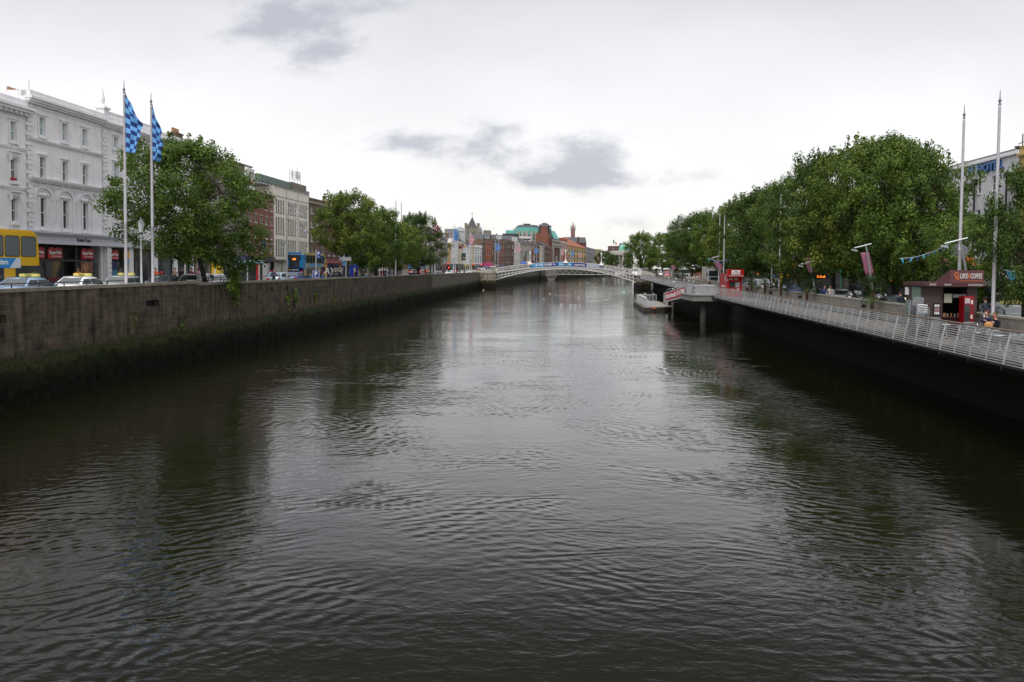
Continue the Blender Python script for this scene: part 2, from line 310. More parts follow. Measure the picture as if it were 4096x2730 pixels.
# two families of ring ripples drifting out from the left bank and from midstream
def rings(cx_,cy_,k,amp,r0,r1):
    sx_=N(nt,'ShaderNodeSeparateXYZ'); L(tc.outputs['Object'],sx_.inputs[0])
    dx=mt('SUBTRACT',sx_.outputs['X'],cx_); dy=mt('SUBTRACT',sx_.outputs['Y'],cy_)
    r=mt('SQRT',mt('ADD',mt('MULTIPLY',dx,dx),mt('MULTIPLY',dy,dy)))
    rn=mt('ADD',r,mt('MULTIPLY',swell,2.5))
    wv=mt('SINE',mt('MULTIPLY',rn,k))
    fa=N(nt,'ShaderNodeMapRange'); fa.interpolation_type='SMOOTHSTEP'; fa.inputs['From Min'].default_value=r0; fa.inputs['From Max'].default_value=r0+3; L(r,fa.inputs['Value'])
    fb=N(nt,'ShaderNodeMapRange'); fb.interpolation_type='SMOOTHSTEP'; fb.inputs['From Min'].default_value=r1; fb.inputs['From Max'].default_value=r1-6; L(r,fb.inputs['Value'])
    pn=nz(1,1,0,.16,2); pm2=N(nt,'ShaderNodeMapRange'); pm2.inputs['From Min'].default_value=.42; pm2.inputs['From Max'].default_value=.6; L(pn,pm2.inputs['Value'])
    return mt('MULTIPLY',mt('MULTIPLY',mt('MULTIPLY',wv,amp),pm2.outputs[0]),mt('MULTIPLY',fa.outputs[0],fb.outputs[0]))
patch=nz(.6,1.,10,.09,3); pr_=N(nt,'ShaderNodeMapRange'); pr_.inputs['From Min'].default_value=.38; pr_.inputs['From Max'].default_value=.62; pr_.inputs['To Min'].default_value=.45; pr_.inputs['To Max'].default_value=1.35; L(patch,pr_.inputs['Value'])
h=mt('ADD',mt('MULTIPLY',swell,.018),mt('MULTIPLY',mt('MULTIPLY',chop,.0135),pr_.outputs[0]))
h=mt('ADD',h,mt('MULTIPLY',mt('MULTIPLY',chop2,.0066),pr_.outputs[0]))
h=mt('ADD',h,mt('MULTIPLY',mt('MULTIPLY',fine,.0011),pr_.outputs[0]))
h=mt('ADD',h,rings(-17,36,10.5,.0042,2,26)); h=mt('ADD',h,rings(2,14,13.,.0030,3,24)); h=mt('ADD',h,rings(20,52,9.,.0042,4,34)); h=mt('ADD',h,rings(-6,58,11,.0038,3,24)); h=mt('ADD',h,rings(10,30,15,.0018,2,20))
bp=N(nt,'ShaderNodeBump'); bp.inputs['Strength'].default_value=1; bp.inputs['Distance'].default_value=1.; L(h,bp.inputs['Height']); L(bp.outputs[0],b.inputs['Normal'])
water=MB(); water.quad((-60,-60,0),(60,-60,0),(260,900,0),(-60,900,0)); tag(water.build('river_water',m),kind='structure')
# ---- left quay: ground sheet, road, kerb
def strip(pts,o0,o1,zf,sgn=-1,base=None,dz=0):
    mb=MB()
    ys=[]
    for (y0,_),(y1,_) in zip(pts,pts[1:]):
        n=max(1,int((y1-y0)/20)); ys+=[y0+(y1-y0)*i/n for i in range(n)]
    ys.append(pts[-1][0])
    for y0,y1 in zip(ys,ys[1:]):
        a0,a1=interp(pts,y0),interp(pts,y1)
        mb.quad((a0+sgn*o0,y0,zf(y0)+dz),(a0+sgn*o1,y0,zf(y0)+dz),(a1+sgn*o1,y1,zf(y1)+dz),(a1+sgn*o0,y1,zf(y1)+dz))
    return mb
tag(strip(WL,.5,1900,lambda y:zL(y)-.12).build('ground',W['paving']),kind='structure')
tag(strip(WR,3.9,1900,lambda y:ZR-.12,1).build('ground',W['paving']),kind='structure')
tag(strip(WL,2.0,10.6,lambda y:zL(y)-.116).build('road',W['asphalt']),kind='structure')
tag(strip(WR,6.4,16.5,lambda y:ZR-.116,1).build('road',W['asphalt']),kind='structure')
def slab(pts,o0,o1,zf,sgn):
    mb=strip(pts,o0,o1,zf,sgn); k=strip(pts,o0,o0+.001,zf,sgn)
    n=len(mb.v)
    for q in list(mb.f):
        a,b_,c,d=[Vector(mb.v[i]) for i in q]; dn=Vector((0,0,-.13))
        mb.quad(a,d,d+dn,a+dn); mb.quad(b_,c,c+dn,b_+dn)
    return mb
tag(slab(WL,.45,1.98,zL,-1).build('pavement',W['paving']),kind='structure')
tag(slab(WL,10.7,30,zL,-1).build('pavement',W['paving']),kind='structure')
tag(slab(WR,4.0,6.3,lambda y:ZR,1).build('pavement',W['paving']),kind='structure')
tag(slab(WR,16.6,40,lambda y:ZR,1).build('pavement',W['paving']),kind='structure')
# ---- left quay wall
stoneL=brickmat('quay_stone',(.060,.048,.033),(.098,.079,.054),(.125,.104,.076),.78,.31,.018,.5,bump=.9,green=(.026,.034,.007),weed=(.006,.0055,.0035))
def quay_wall(P0,P1,zt0,zt1,label,cop=True,stone=stoneL,holes=(),thick=.45,name='quay_wall'):
    d=Vector((P1[0]-P0[0],P1[1]-P0[1],0)); ln=d.length; a=math.atan2(d.y,d.x)
    t=thing(name,label,'wall',(P0[0],P0[1],0),a)
    mb=MB(); m0=zt0-.18;m1=zt1-.18
    # wall face on the river side (local -y), with recesses
    xs=sorted({0,ln,*[h[0] for h in holes],*[h[1] for h in holes]}|{ln*i/24 for i in range(25)}); 
    def top(x): return m0+(m1-m0)*x/ln
    for x0,x1 in zip(xs,xs[1:]):
        hs=[h for h in holes if h[0]<=x0+1e-6 and x1<=h[1]+1e-6]
        zs=[-.5,1.2,2.6]+[z for h in hs for z in h[2:4]]; zs=sorted(zs)
        for z0,z1 in zip(zs,zs[1:]+[None]):
            if any(abs(z0-h[2])<1e-6 for h in hs): 
                h=hs[0]; mb.quad((x0,.3,h[2]),(x1,.3,h[2]),(x1,.3,h[3]),(x0,.3,h[3]),1); mb.quad((x0,0,h[2]),(x1,0,h[2]),(x1,.3,h[2]),(x0,.3,h[2])); mb.quad((x0,0,h[3]),(x1,0,h[3]),(x1,.3,h[3]),(x0,.3,h[3])); continue
            mb.quad((x0,0,z0),(x1,0,z0),(x1,0,top(x1) if z1 is None else z1),(x0,0,top(x0) if z1 is None else z1))
    for h in holes: mb.quad((h[0],0,h[2]),(h[0],.3,h[2]),(h[0],.3,h[3]),(h[0],0,h[3])); mb.quad((h[1],0,h[2]),(h[1],.3,h[2]),(h[1],.3,h[3]),(h[1],0,h[3]))
    mb.quad((0,thick,-.5),(ln,thick,-.5),(ln,thick,m1),(0,thick,m0)); mb.quad((0,0,m0),(ln,0,m1),(ln,thick,m1),(0,thick,m0))
    mb.quad((0,0,-.5),(0,thick,-.5),(0,thick,m0),(0,0,m0)); mb.quad((ln,0,-.5),(ln,thick,-.5),(ln,thick,m1),(ln,0,m1))
    mb.build('wall_face',[stone,W['black']],t)
    if cop:
        c=MB(); x=0; rr=random.Random(3)
        while x<ln:
            l=rr.uniform(1.1,1.7); x1=min(ln,x+l); z0=m0+(m1-m0)*x/ln; z1=m0+(m1-m0)*x1/ln; j=rr.uniform(-.022,.022); z0+=rr.uniform(-.012,.012); z1+=rr.uniform(-.012,.012)
            c.add([(x+.008,-.05+j,z0),(x1-.008,-.05+j,z1),(x1-.008,thick+.05,z1),(x+.008,thick+.05,z0),(x+.008,-.05+j,z0+.18),(x1-.008,-.05+j,z1+.18),(x1-.008,thick+.05,z1+.18),(x+.008,thick+.05,z0+.18)],
              [(0,3,2,1),(4,5,6,7),(0,1,5,4),(1,2,6,5),(2,3,7,6),(3,0,4,7)]); x=x1
        c.build('coping',mat('coping_stone',(.21,.195,.15),.85,var=.4,scale=1.2,bump=.5),t)
    return t
def wl(y): return (xl(y),y)
quay_wall(wl(4),wl(59.7),zLtop(0),zLtop(59.4),'dark stone quay wall below the near flagpoles, one step taller than the stretch beyond',holes=[(34.6,35.5,4.0,4.42),(48.6,50.3,4.15,4.55)])
quay_wall(wl(59.7),wl(163),zLtop(59.9),zLtop(163),'long mossy stone quay wall running under the left bank trees',holes=[(6.5,7.1,4.5,4.85),(15,15.5,4.45,4.8),(19,19.6,4.5,4.8),(48,48.4,4.4,4.7)])
quay_wall(wl(163),wl(249.5),zLtop(163),zLtop(249),'smooth grey rendered quay wall next to the white footbridge',stone=brickmat('quay_render',(.115,.105,.078),(.14,.128,.096),(.10,.09,.068),2.4,.62,.015,.4,bump=.4,green=(.024,.032,.007),weed=(.006,.0055,.0035)))
prev=250
for yb in (300,350,400,450,500,600,758):
    quay_wall(wl(prev+(5.5 if prev==250 else 0)),wl(yb),4.9,4.9,'far stone quay wall seen under the footbridge on the left bank',stone=MATS['quay_render'],cop=True); 
    o=[x for x in COL.objects if x.parent is None and x.name.startswith('quay_wall')][-1]; o['group']='far left bank wall stretches beyond the footbridge'; prev=yb
# seaweed fringe hanging on the left wall foot
rr=random.Random(11); mb=MB()
ys=[8+i*.33 for i in range(735)]
rows=[(-.3,.30),(.25,.28),(.7,.24),(1.1,.18),(1.45,.08),(1.7,.0)]
grid=[]
for y in ys:
    k=.5+.5*math.sin(y*.35)+rr.random()*.5
    grid.append([(xl(y)+o*(.5+.55*rr.random())*(.7+.3*k)+.002,y+rr.uniform(-.08,.08),z+(rr.uniform(-.3,.32)+.22*math.sin(y*.9+math.sin(y*.23)*4) if z>1 else rr.uniform(-.1,.1))) for z,o in rows])
for g0,g1 in zip(grid,grid[1:]):
    for j in range(len(rows)-1): mb.quad(g0[j],g1[j],g1[j+1],g0[j+1])
weed=mat('seaweed',(.0060,.0052,.0030),.9,var=.7,scale=3.5,bump=.9,bscale=12,spec=.12)
nt=weed.node_tree; b=nt.nodes['Principled BSDF']; old=b.inputs['Base Color'].links[0].from_socket; tc=N(nt,'ShaderNodeTexCoord'); sz=N(nt,'ShaderNodeSeparateXYZ'); nt.links.new(tc.outputs['Object'],sz.inputs[0])
gn=N(nt,'ShaderNodeTexNoise'); gn.inputs['Scale'].default_value=1.1; gn.inputs['Detail'].default_value=7; nt.links.new(tc.outputs['Object'],gn.inputs['Vector'])
ga=N(nt,'ShaderNodeMath',operation='MULTIPLY_ADD'); ga.inputs[1].default_value=1.5; nt.links.new(gn.outputs['Fac'],ga.inputs[0]); nt.links.new(sz.outputs['Z'],ga.inputs[2])
gr=N(nt,'ShaderNodeMapRange'); gr.interpolation_type='SMOOTHSTEP'; gr.inputs['From Min'].default_value=1.55; gr.inputs['From Max'].default_value=2.5; nt.links.new(ga.outputs[0],gr.inputs['Value'])
gx=N(nt,'ShaderNodeMix',data_type='RGBA'); nt.links.new(gr.outputs[0],gx.inputs['Factor']); nt.links.new(old,gx.inputs['A']); gx.inputs['B'].default_value=(.012,.017,.0045,1); nt.links.new(gx.outputs['Result'],b.inputs['Base Color'])
tag(mb.build('seaweed',weed),label='dark wet seaweed hanging along the foot of the left quay wall',cat='seaweed',kind='stuff')
# ---- right quay wall, parapet, boardwalk
stoneR=brickmat('right_quay_stone',(.26,.25,.225),(.42,.40,.37),(.26,.25,.22),.7,.34,.02,.6,bump=.6,green=(.010,.013,.004),weed=(.005,.0045,.0035))
def seg_wall(y0,y1,o,label,zt,group=None):
    P0=(xr(y1,o),y1);P1=(xr(y0,o),y0)
    t=quay_wall(P0,P1,zt,zt,label,cop=False,stone=stoneR)
    if group: t['group']=group
    return t
seg_wall(5,105,3.86,'dark stained quay wall in the shade under the near boardwalk',ZR-.05)
seg_wall(105,247,3.86,'dark quay wall under the far boardwalk beside the footbridge',ZR-.05)
for a_,b_ in ((247,300),(300,350),(350,400),(400,450),(450,600),(600,758)): seg_wall(a_,b_,.5,'distant quay wall on the right bank beyond the footbridge',4.6,'right bank wall stretches beyond the footbridge')
def frame_at(y,o,sgn=1,dy=1.):
    """position and heading of the right bank line at y"""
    a=Vector((xr(y,o),y)); b_=Vector((xr(y+dy,o),y+dy)); d=b_-a; return a,math.atan2(d.y,d.x)
conc=mat('parapet_concrete',(.235,.22,.19),.85,var=.3,scale=1.2,bump=.4)
for y0,y1,lb in ((8,105,'low concrete parapet along the near boardwalk with round lamps on it'),(105,244,'low concrete parapet behind the far boardwalk railing')):
    a,ang=frame_at(y0,4.0); ln=(Vector((xr(y1),y1))-Vector((xr(y0),y0))).length
    t=thing('parapet',lb,'wall',(a.x,a.y,ZDECK-.02),ang)
    mb=MB(); x=0
    while x<ln: 
        x1=min(ln,x+3.); mb.box(x+.01,x1-.01,-.28,0,0,1.16); x=x1
    mb.build('parapet_body',conc,t)
    mb=MB(); x=0
    while x<ln: x1=min(ln,x+1.5); mb.box(x+.006,x1-.006,.0-.31,.03,1.163,1.27); x=x1
    mb.build('coping',mat('parapet_coping',(.30,.285,.25),.8,var=.3,scale=2,bump=.3),t)
# boardwalk decks
decking=mat('boardwalk_decking',(.15,.13,.115),.8,var=.35,scale=5,bump=.3)
def boardwalk(y0,y1,lb,lbr):
    a,ang=frame_at(y0,0); ln=(Vector((xr(y1),y1))-Vector((xr(y0),y0))).length
    t=thing('boardwalk',lb,'boardwalk',(a.x,a.y,ZDECK),ang)
    mb=MB(); n=int(ln/.15)
    # local x along river, local y points to water (left of direction)?  heading +y => local y = -x : water side
    for i in range(int(ln/.6)): mb.box(i*.6+.01,i*.6+.59,-3.72,.12,-.05,0)
    mb.build('deck',decking,t)
    mb=MB(); mb.box(0,ln,.02,.12,-.30,-.052); mb.box(0,ln,-1.6,-1.45,-.3,-.052); mb.build('edge_beam',W['dark'],t)
    k=MB()
    for i in range(int(ln/2.8)):
        x=i*2.8+.5; k.prism([(.1,-.31),(.1,-.42),(-3.7,-1.5),(-3.7,-.31)],x,x+.12,'x'); k.cut()
    k.build_pieces('support_bracket',W['dark'],t)
    # railing: panels of slats leaning out at the foot
    r=thing('boardwalk_railing',lbr,'railing',(a.x,a.y,ZDECK),ang)
    top=ZRAIL-ZDECK; PL=5.6; 
    def P(x,h): # point on the raking plane; h 0..1 bottom to top
        z=-.16+h*(top+.12); return (x,.30-.26*h**1.3,z)
    pm=MB(); q=MB()
    for i in range(13):
        h=.02+.96*i/12.5; A=P(0,h); pm.box(0,PL,A[1]-.012,A[1]+.012,A[2]-.02,A[2]+.02)
    for j in (1,2,3):
        for h0,h1 in ((0,.5),(.5,1)):
            A=Vector(P(j*1.4,h0)); B=Vector(P(j*1.4,h1)); pm.obox((A+B)/2,(.013,0,0),(0,.022,0),(B-A)/2)
    for h0,h1 in ((0,.5),(.5,1.02)):
        A=Vector(P(0,h0)); B=Vector(P(0,h1)); q.obox((A+B)/2,(.024,0,0),(0,.035,0),(B-A)/2)
    rs_=mat('railing_steel',(.55,.565,.57),.45,.35,var=.2,scale=4); pme=pm.mesh('railing_panel',rs_); qme=q.mesh('post',rs_)
    npan=int(ln/PL)
    for i in range(npan):
        obj('railing_panel',pme,r,(i*PL,0,0)); obj('post',qme,r,(i*PL,0,0))
    obj('post',qme,r,(npan*PL,0,0))
    h=MB(); h.box(0,npan*PL,-.09,.09,top-.045,top); h.build('handrail',W['wood'],r)
    return t,r
boardwalk(15,103,'timber boardwalk hanging over the river in front of the coffee kiosk','slatted galvanised railing along the near boardwalk in front of the coffee kiosk')
boardwalk(109.5,244,'timber boardwalk running from the landing stage to the footbridge','slatted grey railing running from the landing stage to the footbridge')
# ================================================================ BUILDINGS
def wall_with_openings(ln,z0,z1,ops,depth,rec=.16,m=0,mrev=0):
    """front wall at local y=0 with real recessed openings; closed box behind"""
    mb=MB(); xs=sorted({0,ln}|{round(v,4) for o in ops for v in o[:2]}); zs=sorted({z0,z1}|{round(v,4) for o in ops for v in o[2:4]})
    for x0,x1 in zip(xs,xs[1:]):
        for a,b in zip(zs,zs[1:]):
            cx=(x0+x1)/2;cz=(a+b)/2
            if any(o[0]<cx<o[1] and o[2]<cz<o[3] for o in ops): continue
            mb.quad((x0,0,a),(x1,0,a),(x1,0,b),(x0,0,b),m)
    for o_ in ops:
        x0,x1,a,b=o_[:4]
        mb.quad((x0,0,a),(x0,rec,a),(x0,rec,b),(x0,0,b),mrev); mb.quad((x1,0,a),(x1,rec,a),(x1,rec,b),(x1,0,b),mrev)
        mb.quad((x0,0,a),(x1,0,a),(x1,rec,a),(x0,rec,a),mrev); mb.quad((x0,0,b),(x1,0,b),(x1,rec,b),(x0,rec,b),mrev)
        if len(o_)<5: mb.quad((x0,rec+.05,a),(x1,rec+.05,a),(x1,rec+.05,b),(x0,rec+.05,b),mrev)
    mb.quad((0,0,z0),(0,depth,z0),(0,depth,z1),(0,0,z1),m); mb.quad((ln,0,z0),(ln,depth,z0),(ln,depth,z1),(ln,0,z1),m)
    mb.quad((0,depth,z0),(ln,depth,z0),(ln,depth,z1),(0,depth,z1),m); mb.quad((0,0,z1),(ln,0,z1),(ln,depth,z1),(0,depth,z1),m)
    return mb
def window_mesh(w,h,fm,gm,style='sash',cm=None,fw=.055):
    """window filling an opening, origin at its lower left; the glass is in the recess"""
    mb=MB(); y=.09
    mb.box(0,fw,y,y+.05,0,h,0); mb.box(w-fw,w,y,y+.05,0,h,0); mb.box(fw,w-fw,y,y+.05,0,fw*1.3,0); mb.box(fw,w-fw,y,y+.05,h-fw,h,0)
    if style=='sash': mb.box(fw,w-fw,y-.012,y+.045,h*.5-fw*.5,h*.5+fw*.5,0)
    if style=='grid':
        for k in (1,2): mb.box(fw,w-fw,y,y+.045,h*k/3-.02,h*k/3+.02,0)
        mb.box(w/2-.02,w/2+.02,y-.003,y+.042,fw,h-fw,0)
    if style=='vert': mb.box(w/2-.02,w/2+.02,y,y+.045,fw,h-fw,0)
    mb.box(-.07,w+.07,-.09,y,-.1,-.003,0)     # sill
    if cm is not None:   # curtains hanging inside, seen in the glass
        for a,b in ((fw,w*.36),(w*.64,w-fw)):
            n=4
            for i in range(n):
                x0=a+(b-a)*i/n;x1=a+(b-a)*(i+1)/n; mb.quad((x0,y+.028+(.008 if i%2 else 0),fw*1.3),(x1,y+.028+(.008 if i%2==0 else 0),fw*1.3),(x1,y+.028+(.008 if i%2==0 else 0),h-fw),(x0,y+.028+(.008 if i%2 else 0),h-fw),2)
    mb.quad((fw,y+.04,fw),(w-fw,y+.04,fw),(w-fw,y+.04,h-fw),(fw,y+.04,h-fw),1)
    return mb.mesh('window',[fm,gm,cm or gm])
def chimney(parent,x,y,z,h=1.6,w=1.4,d=.7,m=None,pots=3,name='chimney'):
    mb=MB(); mb.box(x-w/2,x+w/2,y-d/2,y+d/2,z,z+h); mb.box(x-w/2-.08,x+w/2+.08,y-d/2-.08,y+d/2+.08,z+h,z+h+.15); o=mb.build(name,m or brick_brown,parent)
    p=MB()
    for i in range(pots): p.lathe([(.13,0),(.15,.06),(.11,.4),(.14,.5)],(x-w/2+w*(i+.5)/pots,y,z+h+.15),8)
    p.build('chimney_pots',W['clay'],o); return o
brick_red=brickmat('red_brick',(.30,.085,.05),(.22,.06,.04),(.22,.16,.13),.23,.08,.012,.22,bump=.3)
brick_brown=brickmat('brown_brick',(.15,.095,.062),(.11,.07,.048),(.16,.13,.1),.23,.08,.012,.22,bump=.3)
brick_dark=brickmat('dark_brick',(.16,.06,.045),(.11,.045,.035),(.12,.09,.08),.23,.08,.012,.2,bump=.3)
brick_orange=brickmat('orange_brick',(.42,.10,.045),(.34,.08,.04),(.3,.15,.1),.23,.08,.012,.15,bump=.3)
WALLS=dict(red=brick_red,brown=brick_brown,darkred=brick_dark,orange=brick_orange,white=W['white'],cream=mat('cream_paint',(.62,.56,.42),.65,var=.14,scale=1),
 grey=mat('grey_render',(.33,.33,.32),.75,var=.2,scale=1,bump=.2),tan=mat('tan_paint',(.58,.38,.16),.65,var=.12,scale=1),buff=mat('buff_stone',(.50,.40,.26),.75,var=.2,scale=1,bump=.2),
 stone=W['stone'],yellow=mat('yellow_render',(.62,.44,.17),.7,var=.15,scale=1),offwhite=W['offwhite'],greybrown=mat('grey_brown_render',(.20,.17,.14),.85,var=.3,scale=1.4,bump=.3),glassy=mat('curtain_wall',(.17,.2,.24),.25,.2,var=.3,scale=.6))
SHOPCOL=[(.05,.06,.1),(.25,.03,.03),(.04,.12,.08),(.30,.26,.18),(.03,.03,.035),(.08,.1,.22),(.35,.2,.05)]
BLD=[]
def building(name,label,P0,P1,zg,zt,wallk,cols,rows,depth=11,cat='building',group=None,wfrac=.36,wh=.62,shop=3.4,fm='offwhite',gm='glass',style='sash',roof='flat',chim=0,cornice=True,shopc=None,shopmat='grey',attic=0,cm=None,surround=None,seed=0,party=0):
    P0=Vector(P0);P1=Vector(P1); d=P1-P0; ln=d.length; a=math.atan2(d.y,d.x); rr=random.Random(seed or hash(label)%9999)
    rr=random.Random(sum(map(ord,label)))
    t=thing(name,label,cat,(P0.x,P0.y,zg),a,group); H=zt-zg; wm=WALLS[wallk] if isinstance(wallk,str) else wallk
    ops=[];wins=[]
    par=.75 if H>8 else .3
    fh=(H-shop-par)/max(rows,1); bay=ln/max(cols,1)
    for r in range(rows):
        hh=fh*wh*(1-.09*r); 
        for c in range(cols):
            w_=bay*wfrac; x=bay*(c+.5)-w_/2; z=shop+fh*r+fh*.24
            ops.append((x,x+w_,z,z+hh)); wins.append((x,z,w_,hh,r))
    if shop>0:
        nb=max(1,round(ln/4.2)); sb=ln/nb
        for i in range(nb): ops.append((sb*i+.3,sb*(i+1)-.3,.35,shop-.85))
    wall_with_openings(ln,0,H,ops,depth).build('wall',[wm,wm],t)
    cache={}
    for x,z,w_,hh,r in wins:
        k=r
        if k not in cache: cache[k]=window_mesh(w_,hh,W[fm],W[gm],style,cm)
        obj('window',cache[k],t,(x,0,z))
    if surround:
        s=MB()
        for x,z,w_,hh,r in wins: s.box(x-.12,x-.005,-.06,-.002,z,z+hh+.002); s.box(x+w_+.005,x+w_+.12,-.06,-.002,z,z+hh+.002); s.box(x-.18,x+w_+.18,-.12,-.002,z+hh+.002,z+hh+.2); s.cut()
        s.build_pieces('window_surround',WALLS[surround],t)
    if shop>0:
        c=shopc or rr.choice(SHOPCOL); sm=mat('shop_%d_%d_%d'%tuple(int(q*99) for q in c),c,.45,var=.1)
        f=MB(); f.box(.1,ln-.1,-.22,-.003,shop-.75,shop-.15); f.box(.05,ln-.05,-.3,-.003,shop-.148,shop-.05)
        for i in range(nb+1):
            x=min(max(sb*i,.25),ln-.25); f.box(x-.22,x+.22,-.12,-.003,0,shop-.752)
        f.build('shopfront',sm,t)
        g=MB()
        for i in range(nb): 
            g.quad((sb*i+.3,.12,.35),(sb*(i+1)-.3,.12,.35),(sb*(i+1)-.3,.12,shop-.85),(sb*i+.3,.12,shop-.85)); g.cut()
        g.build_pieces('shop_window',W['glass'],t)
    if cornice:
        f=MB(); f.box(-.02,ln+.02,-.28,-.003,H-par,H-par+.16); f.box(0,ln,-.16,-.003,H-par-.12,H-par-.003); f.box(0,ln,-.08,.3,H+.002,H+.1); f.build('cornice',W['stone'] if wallk in('red','brown','darkred','orange','stone','greybrown') else wm,t)
    if roof=='pitch':
        mb=MB(); hr=2.3; mb.prism([(.35,H-.05),(depth-.3,H-.05),(depth/2,H+hr)],.1,ln-.1,'x'); mb.build('roof',W['slate'],t)
    if roof=='hip':
        hr=3; mb=MB(); e=.4; mb.add([(-e,-e,H+.1),(ln+e,-e,H+.1),(ln+e,depth+e,H+.1),(-e,depth+e,H+.1),(ln*.3,depth/2,H+hr),(ln*.7,depth/2,H+hr)],[(0,1,5,4),(1,2,5),(2,3,4,5),(3,0,4),(0,3,2,1)]); mb.build('roof',W['slate'],t)
    if attic:
        mb=MB(); mb.box(.3,ln-.3,1.2,depth-1,H-.02,H+attic); mb.build('attic_storey',W['lead'],t)
        g=MB(); n=max(2,int(ln/1.6))
        for i in range(n): g.box(.6+(ln-1.2)*i/n,.6+(ln-1.2)*(i+.7)/n,1.16,1.197,H+.5,H+attic-.3)
        g.build('attic_windows',W['glasslight'],t)
    for i in range(chim): chimney(t,.8 if i==0 else ln-.8,depth*.5,H-.1,2.1+rr.random(),1.2,.7,brick_brown if rr.random()<.6 else brick_red,3)
    BLD.append(t); return t,ln,H
def facade_px(x0,x1,yt,pts=FL,off=0.,zg=None,left=True):
    a=hit(pts,x0,o=-off if left else off); b=hit(pts,x1,o=-off if left else off)
    return Vector(a),Vector(b),zat((x0+x1)/2,yt,(a[1]+b[1])/2)
# ---------------- the white supermarket terrace (near left)
def fpos(y,o=14.): return Vector((-26.86+.068*y-o,y))
def white_block(name,label,y0,y1,zt,bays,rows,quoin=True,group=None):
    P0=fpos(y0);P1=fpos(y1); d=P1-P0; ln=d.length; a=math.atan2(d.y,d.x); k=ln/(y1-y0)
    zg=zL(y0); t=thing(name,label,'building',(P0.x,P0.y,zg),a,group); H=zt-zg
    wp=W['white']; ops=[];W_=[]
    for yc in bays:
        for (za,zb,w_,cur) in rows:
            x=(yc-y0)*k-w_/2; ops.append((x,x+w_,za-zg,zb-zg)); W_.append((x,za-zg,w_,zb-za,cur))
    return t,ln,H,ops,W_,zg,k
RB=[(16.7,18.1,.72,0),(13.43,15.06,.72,1),(9.62,11.93,.74,2)]
def finish_white(t,ln,H,ops,W_,shopspec,zg,k,corn=True):
    wall_with_openings(ln,0,H,ops+shopspec,12,.2).build('wall',[W['white'],W['white']],t)
    cache={}
    for x,z,w_,h_,cur in W_:
        key=(round(w_,2),round(h_,2),cur)
        if key not in cache:
            cache[key]=window_mesh(w_,h_,W['white'],W['glasslight'] if cur==0 else W['glass'],'sash',W['curtain'] if cur==1 else mat('dark_drape',(.10,.095,.09),.7,var=.5,scale=2) if cur else None,.06)
        obj('window',cache[key],t,(x,.04,z))
    s=MB()
    for x,z,w_,h_,cur in W_:
        s.box(x-.16,x-.004,-.07,-.002,z,z+h_+.002); s.box(x+w_+.004,x+w_+.16,-.07,-.002,z,z+h_+.002); s.box(x-.16,x+w_+.16,-.07,-.002,z+h_+.004,z+h_+.14); s.box(x-.24,x+w_+.24,-.16,-.002,z+h_+.144,z+h_+.23)
        s.box(x-.2,x+w_+.2,-.18,-.002,z-.24,z-.11); s.box(x-.14,x-.02,-.12,-.002,z-.5,z-.244); s.box(x+w_+.02,x+w_+.14,-.12,-.002,z-.5,z-.244); s.cut()
    s.build_pieces('window_surround',W['white'],t)
def quoins(t,x,z0,z1,w0=.42,w1=.26):
    q=MB(); z=z0; i=0
    while z<z1-.3: ww=w0 if i%2 else w1; q.box(x-ww,x+ww,-.09,-.002,z,z+.30); z+=.36; i+=1
    q.build('quoins',W['white'],t)
def mould(t,ln,z,name='string_course',p=.2,h=.16):
    m_=MB(); m_.box(0,ln,-p,-.002,z,z+h*.5); m_.box(0,ln,-p*.6,-.002,z-h*.6,z-.002); m_.box(0,ln,-p*1.15,-.002,z+h*.5+.002,z+h*.8); m_.build(name,W['white'],t)
# A: ornate terrace at the frame edge
t,ln,H,ops,W_,zg,k=white_block('terrace_building','ornate white terrace at the left frame edge with bracketed window hoods',48,62.5,18.95,[49.7,52.5,55.4,58.2,61.05],[(15.8,17.2,.7,0),(12.87,14.5,.72,1),(9.87,11.6,.72,1)])
finish_white(t,ln,H,ops,W_,[(.6,4.6,.3,3.6,1),(5.4,9.6,.3,3.6,1),(10.4,14,.3,3.6,1)],zg,k)
mould(t,ln,12.35-zg,p=.12); mould(t,ln,15.3-zg,p=.12)
c=MB(); c.box(-.1,ln+.35,-.75,-.002,H-.75,H-.55); c.box(-.1,ln+.25,-.6,-.002,H-.95,H-.752); c.box(-.1,ln+.15,-.35,-.002,H-1.15,H-.952); c.box(0,ln,-.2,.3,H-.548,H+.02)
for i in range(int(ln/.55)): c.box(i*.55+.1,i*.55+.25,-.5,-.36,H-1.12,H-.953)
c.build('cornice',W['white'],t)
hd=MB()
for x,z,w_,h_,cur in W_:
    if cur: hd.box(x-.32,x+w_+.32,-.3,-.161,z+h_+.45,z+h_+.56); hd.box(x-.22,x-.06,-.2,-.08,z+h_-.15,z+h_+.448); hd.box(x+w_+.06,x+w_+.22,-.2,-.08,z+h_-.15,z+h_+.448); hd.box(x-.3,x+w_+.3,-.16,-.002,z+h_+.25,z+h_+.448); hd.cut()
hd.build_pieces('window_hood',W['white'],t)
g=MB(); g.box(.2,ln-.2,.25,.3,.1,3.8); g.build('shop_window',W['glass'],t)
f=MB(); f.box(0,ln,-.3,-.004,3.75,4.35); f.box(0,ln,-.4,-.004,4.352,4.5); f.build('shop_fascia',W['offwhite'],t)
mb=MB(); mb.prism([(.5,H-.9),(11,H-.9),(6,H+.9)],.1,ln-.2,'x'); mb.build('roof',W['slate'],t)
# flower box
fb=MB()
for i in range(26): fb.lathe([(.02,-.06),(.09,0),(.02,.06)],(60.97-48-.35+.7*random.random(),-.12+.1*random.random(),12.95-zg+.1*random.random()),5)
fb.build('flower_box',mat('red_flowers',(.35,.01,.02),.7,var=.3),t,)
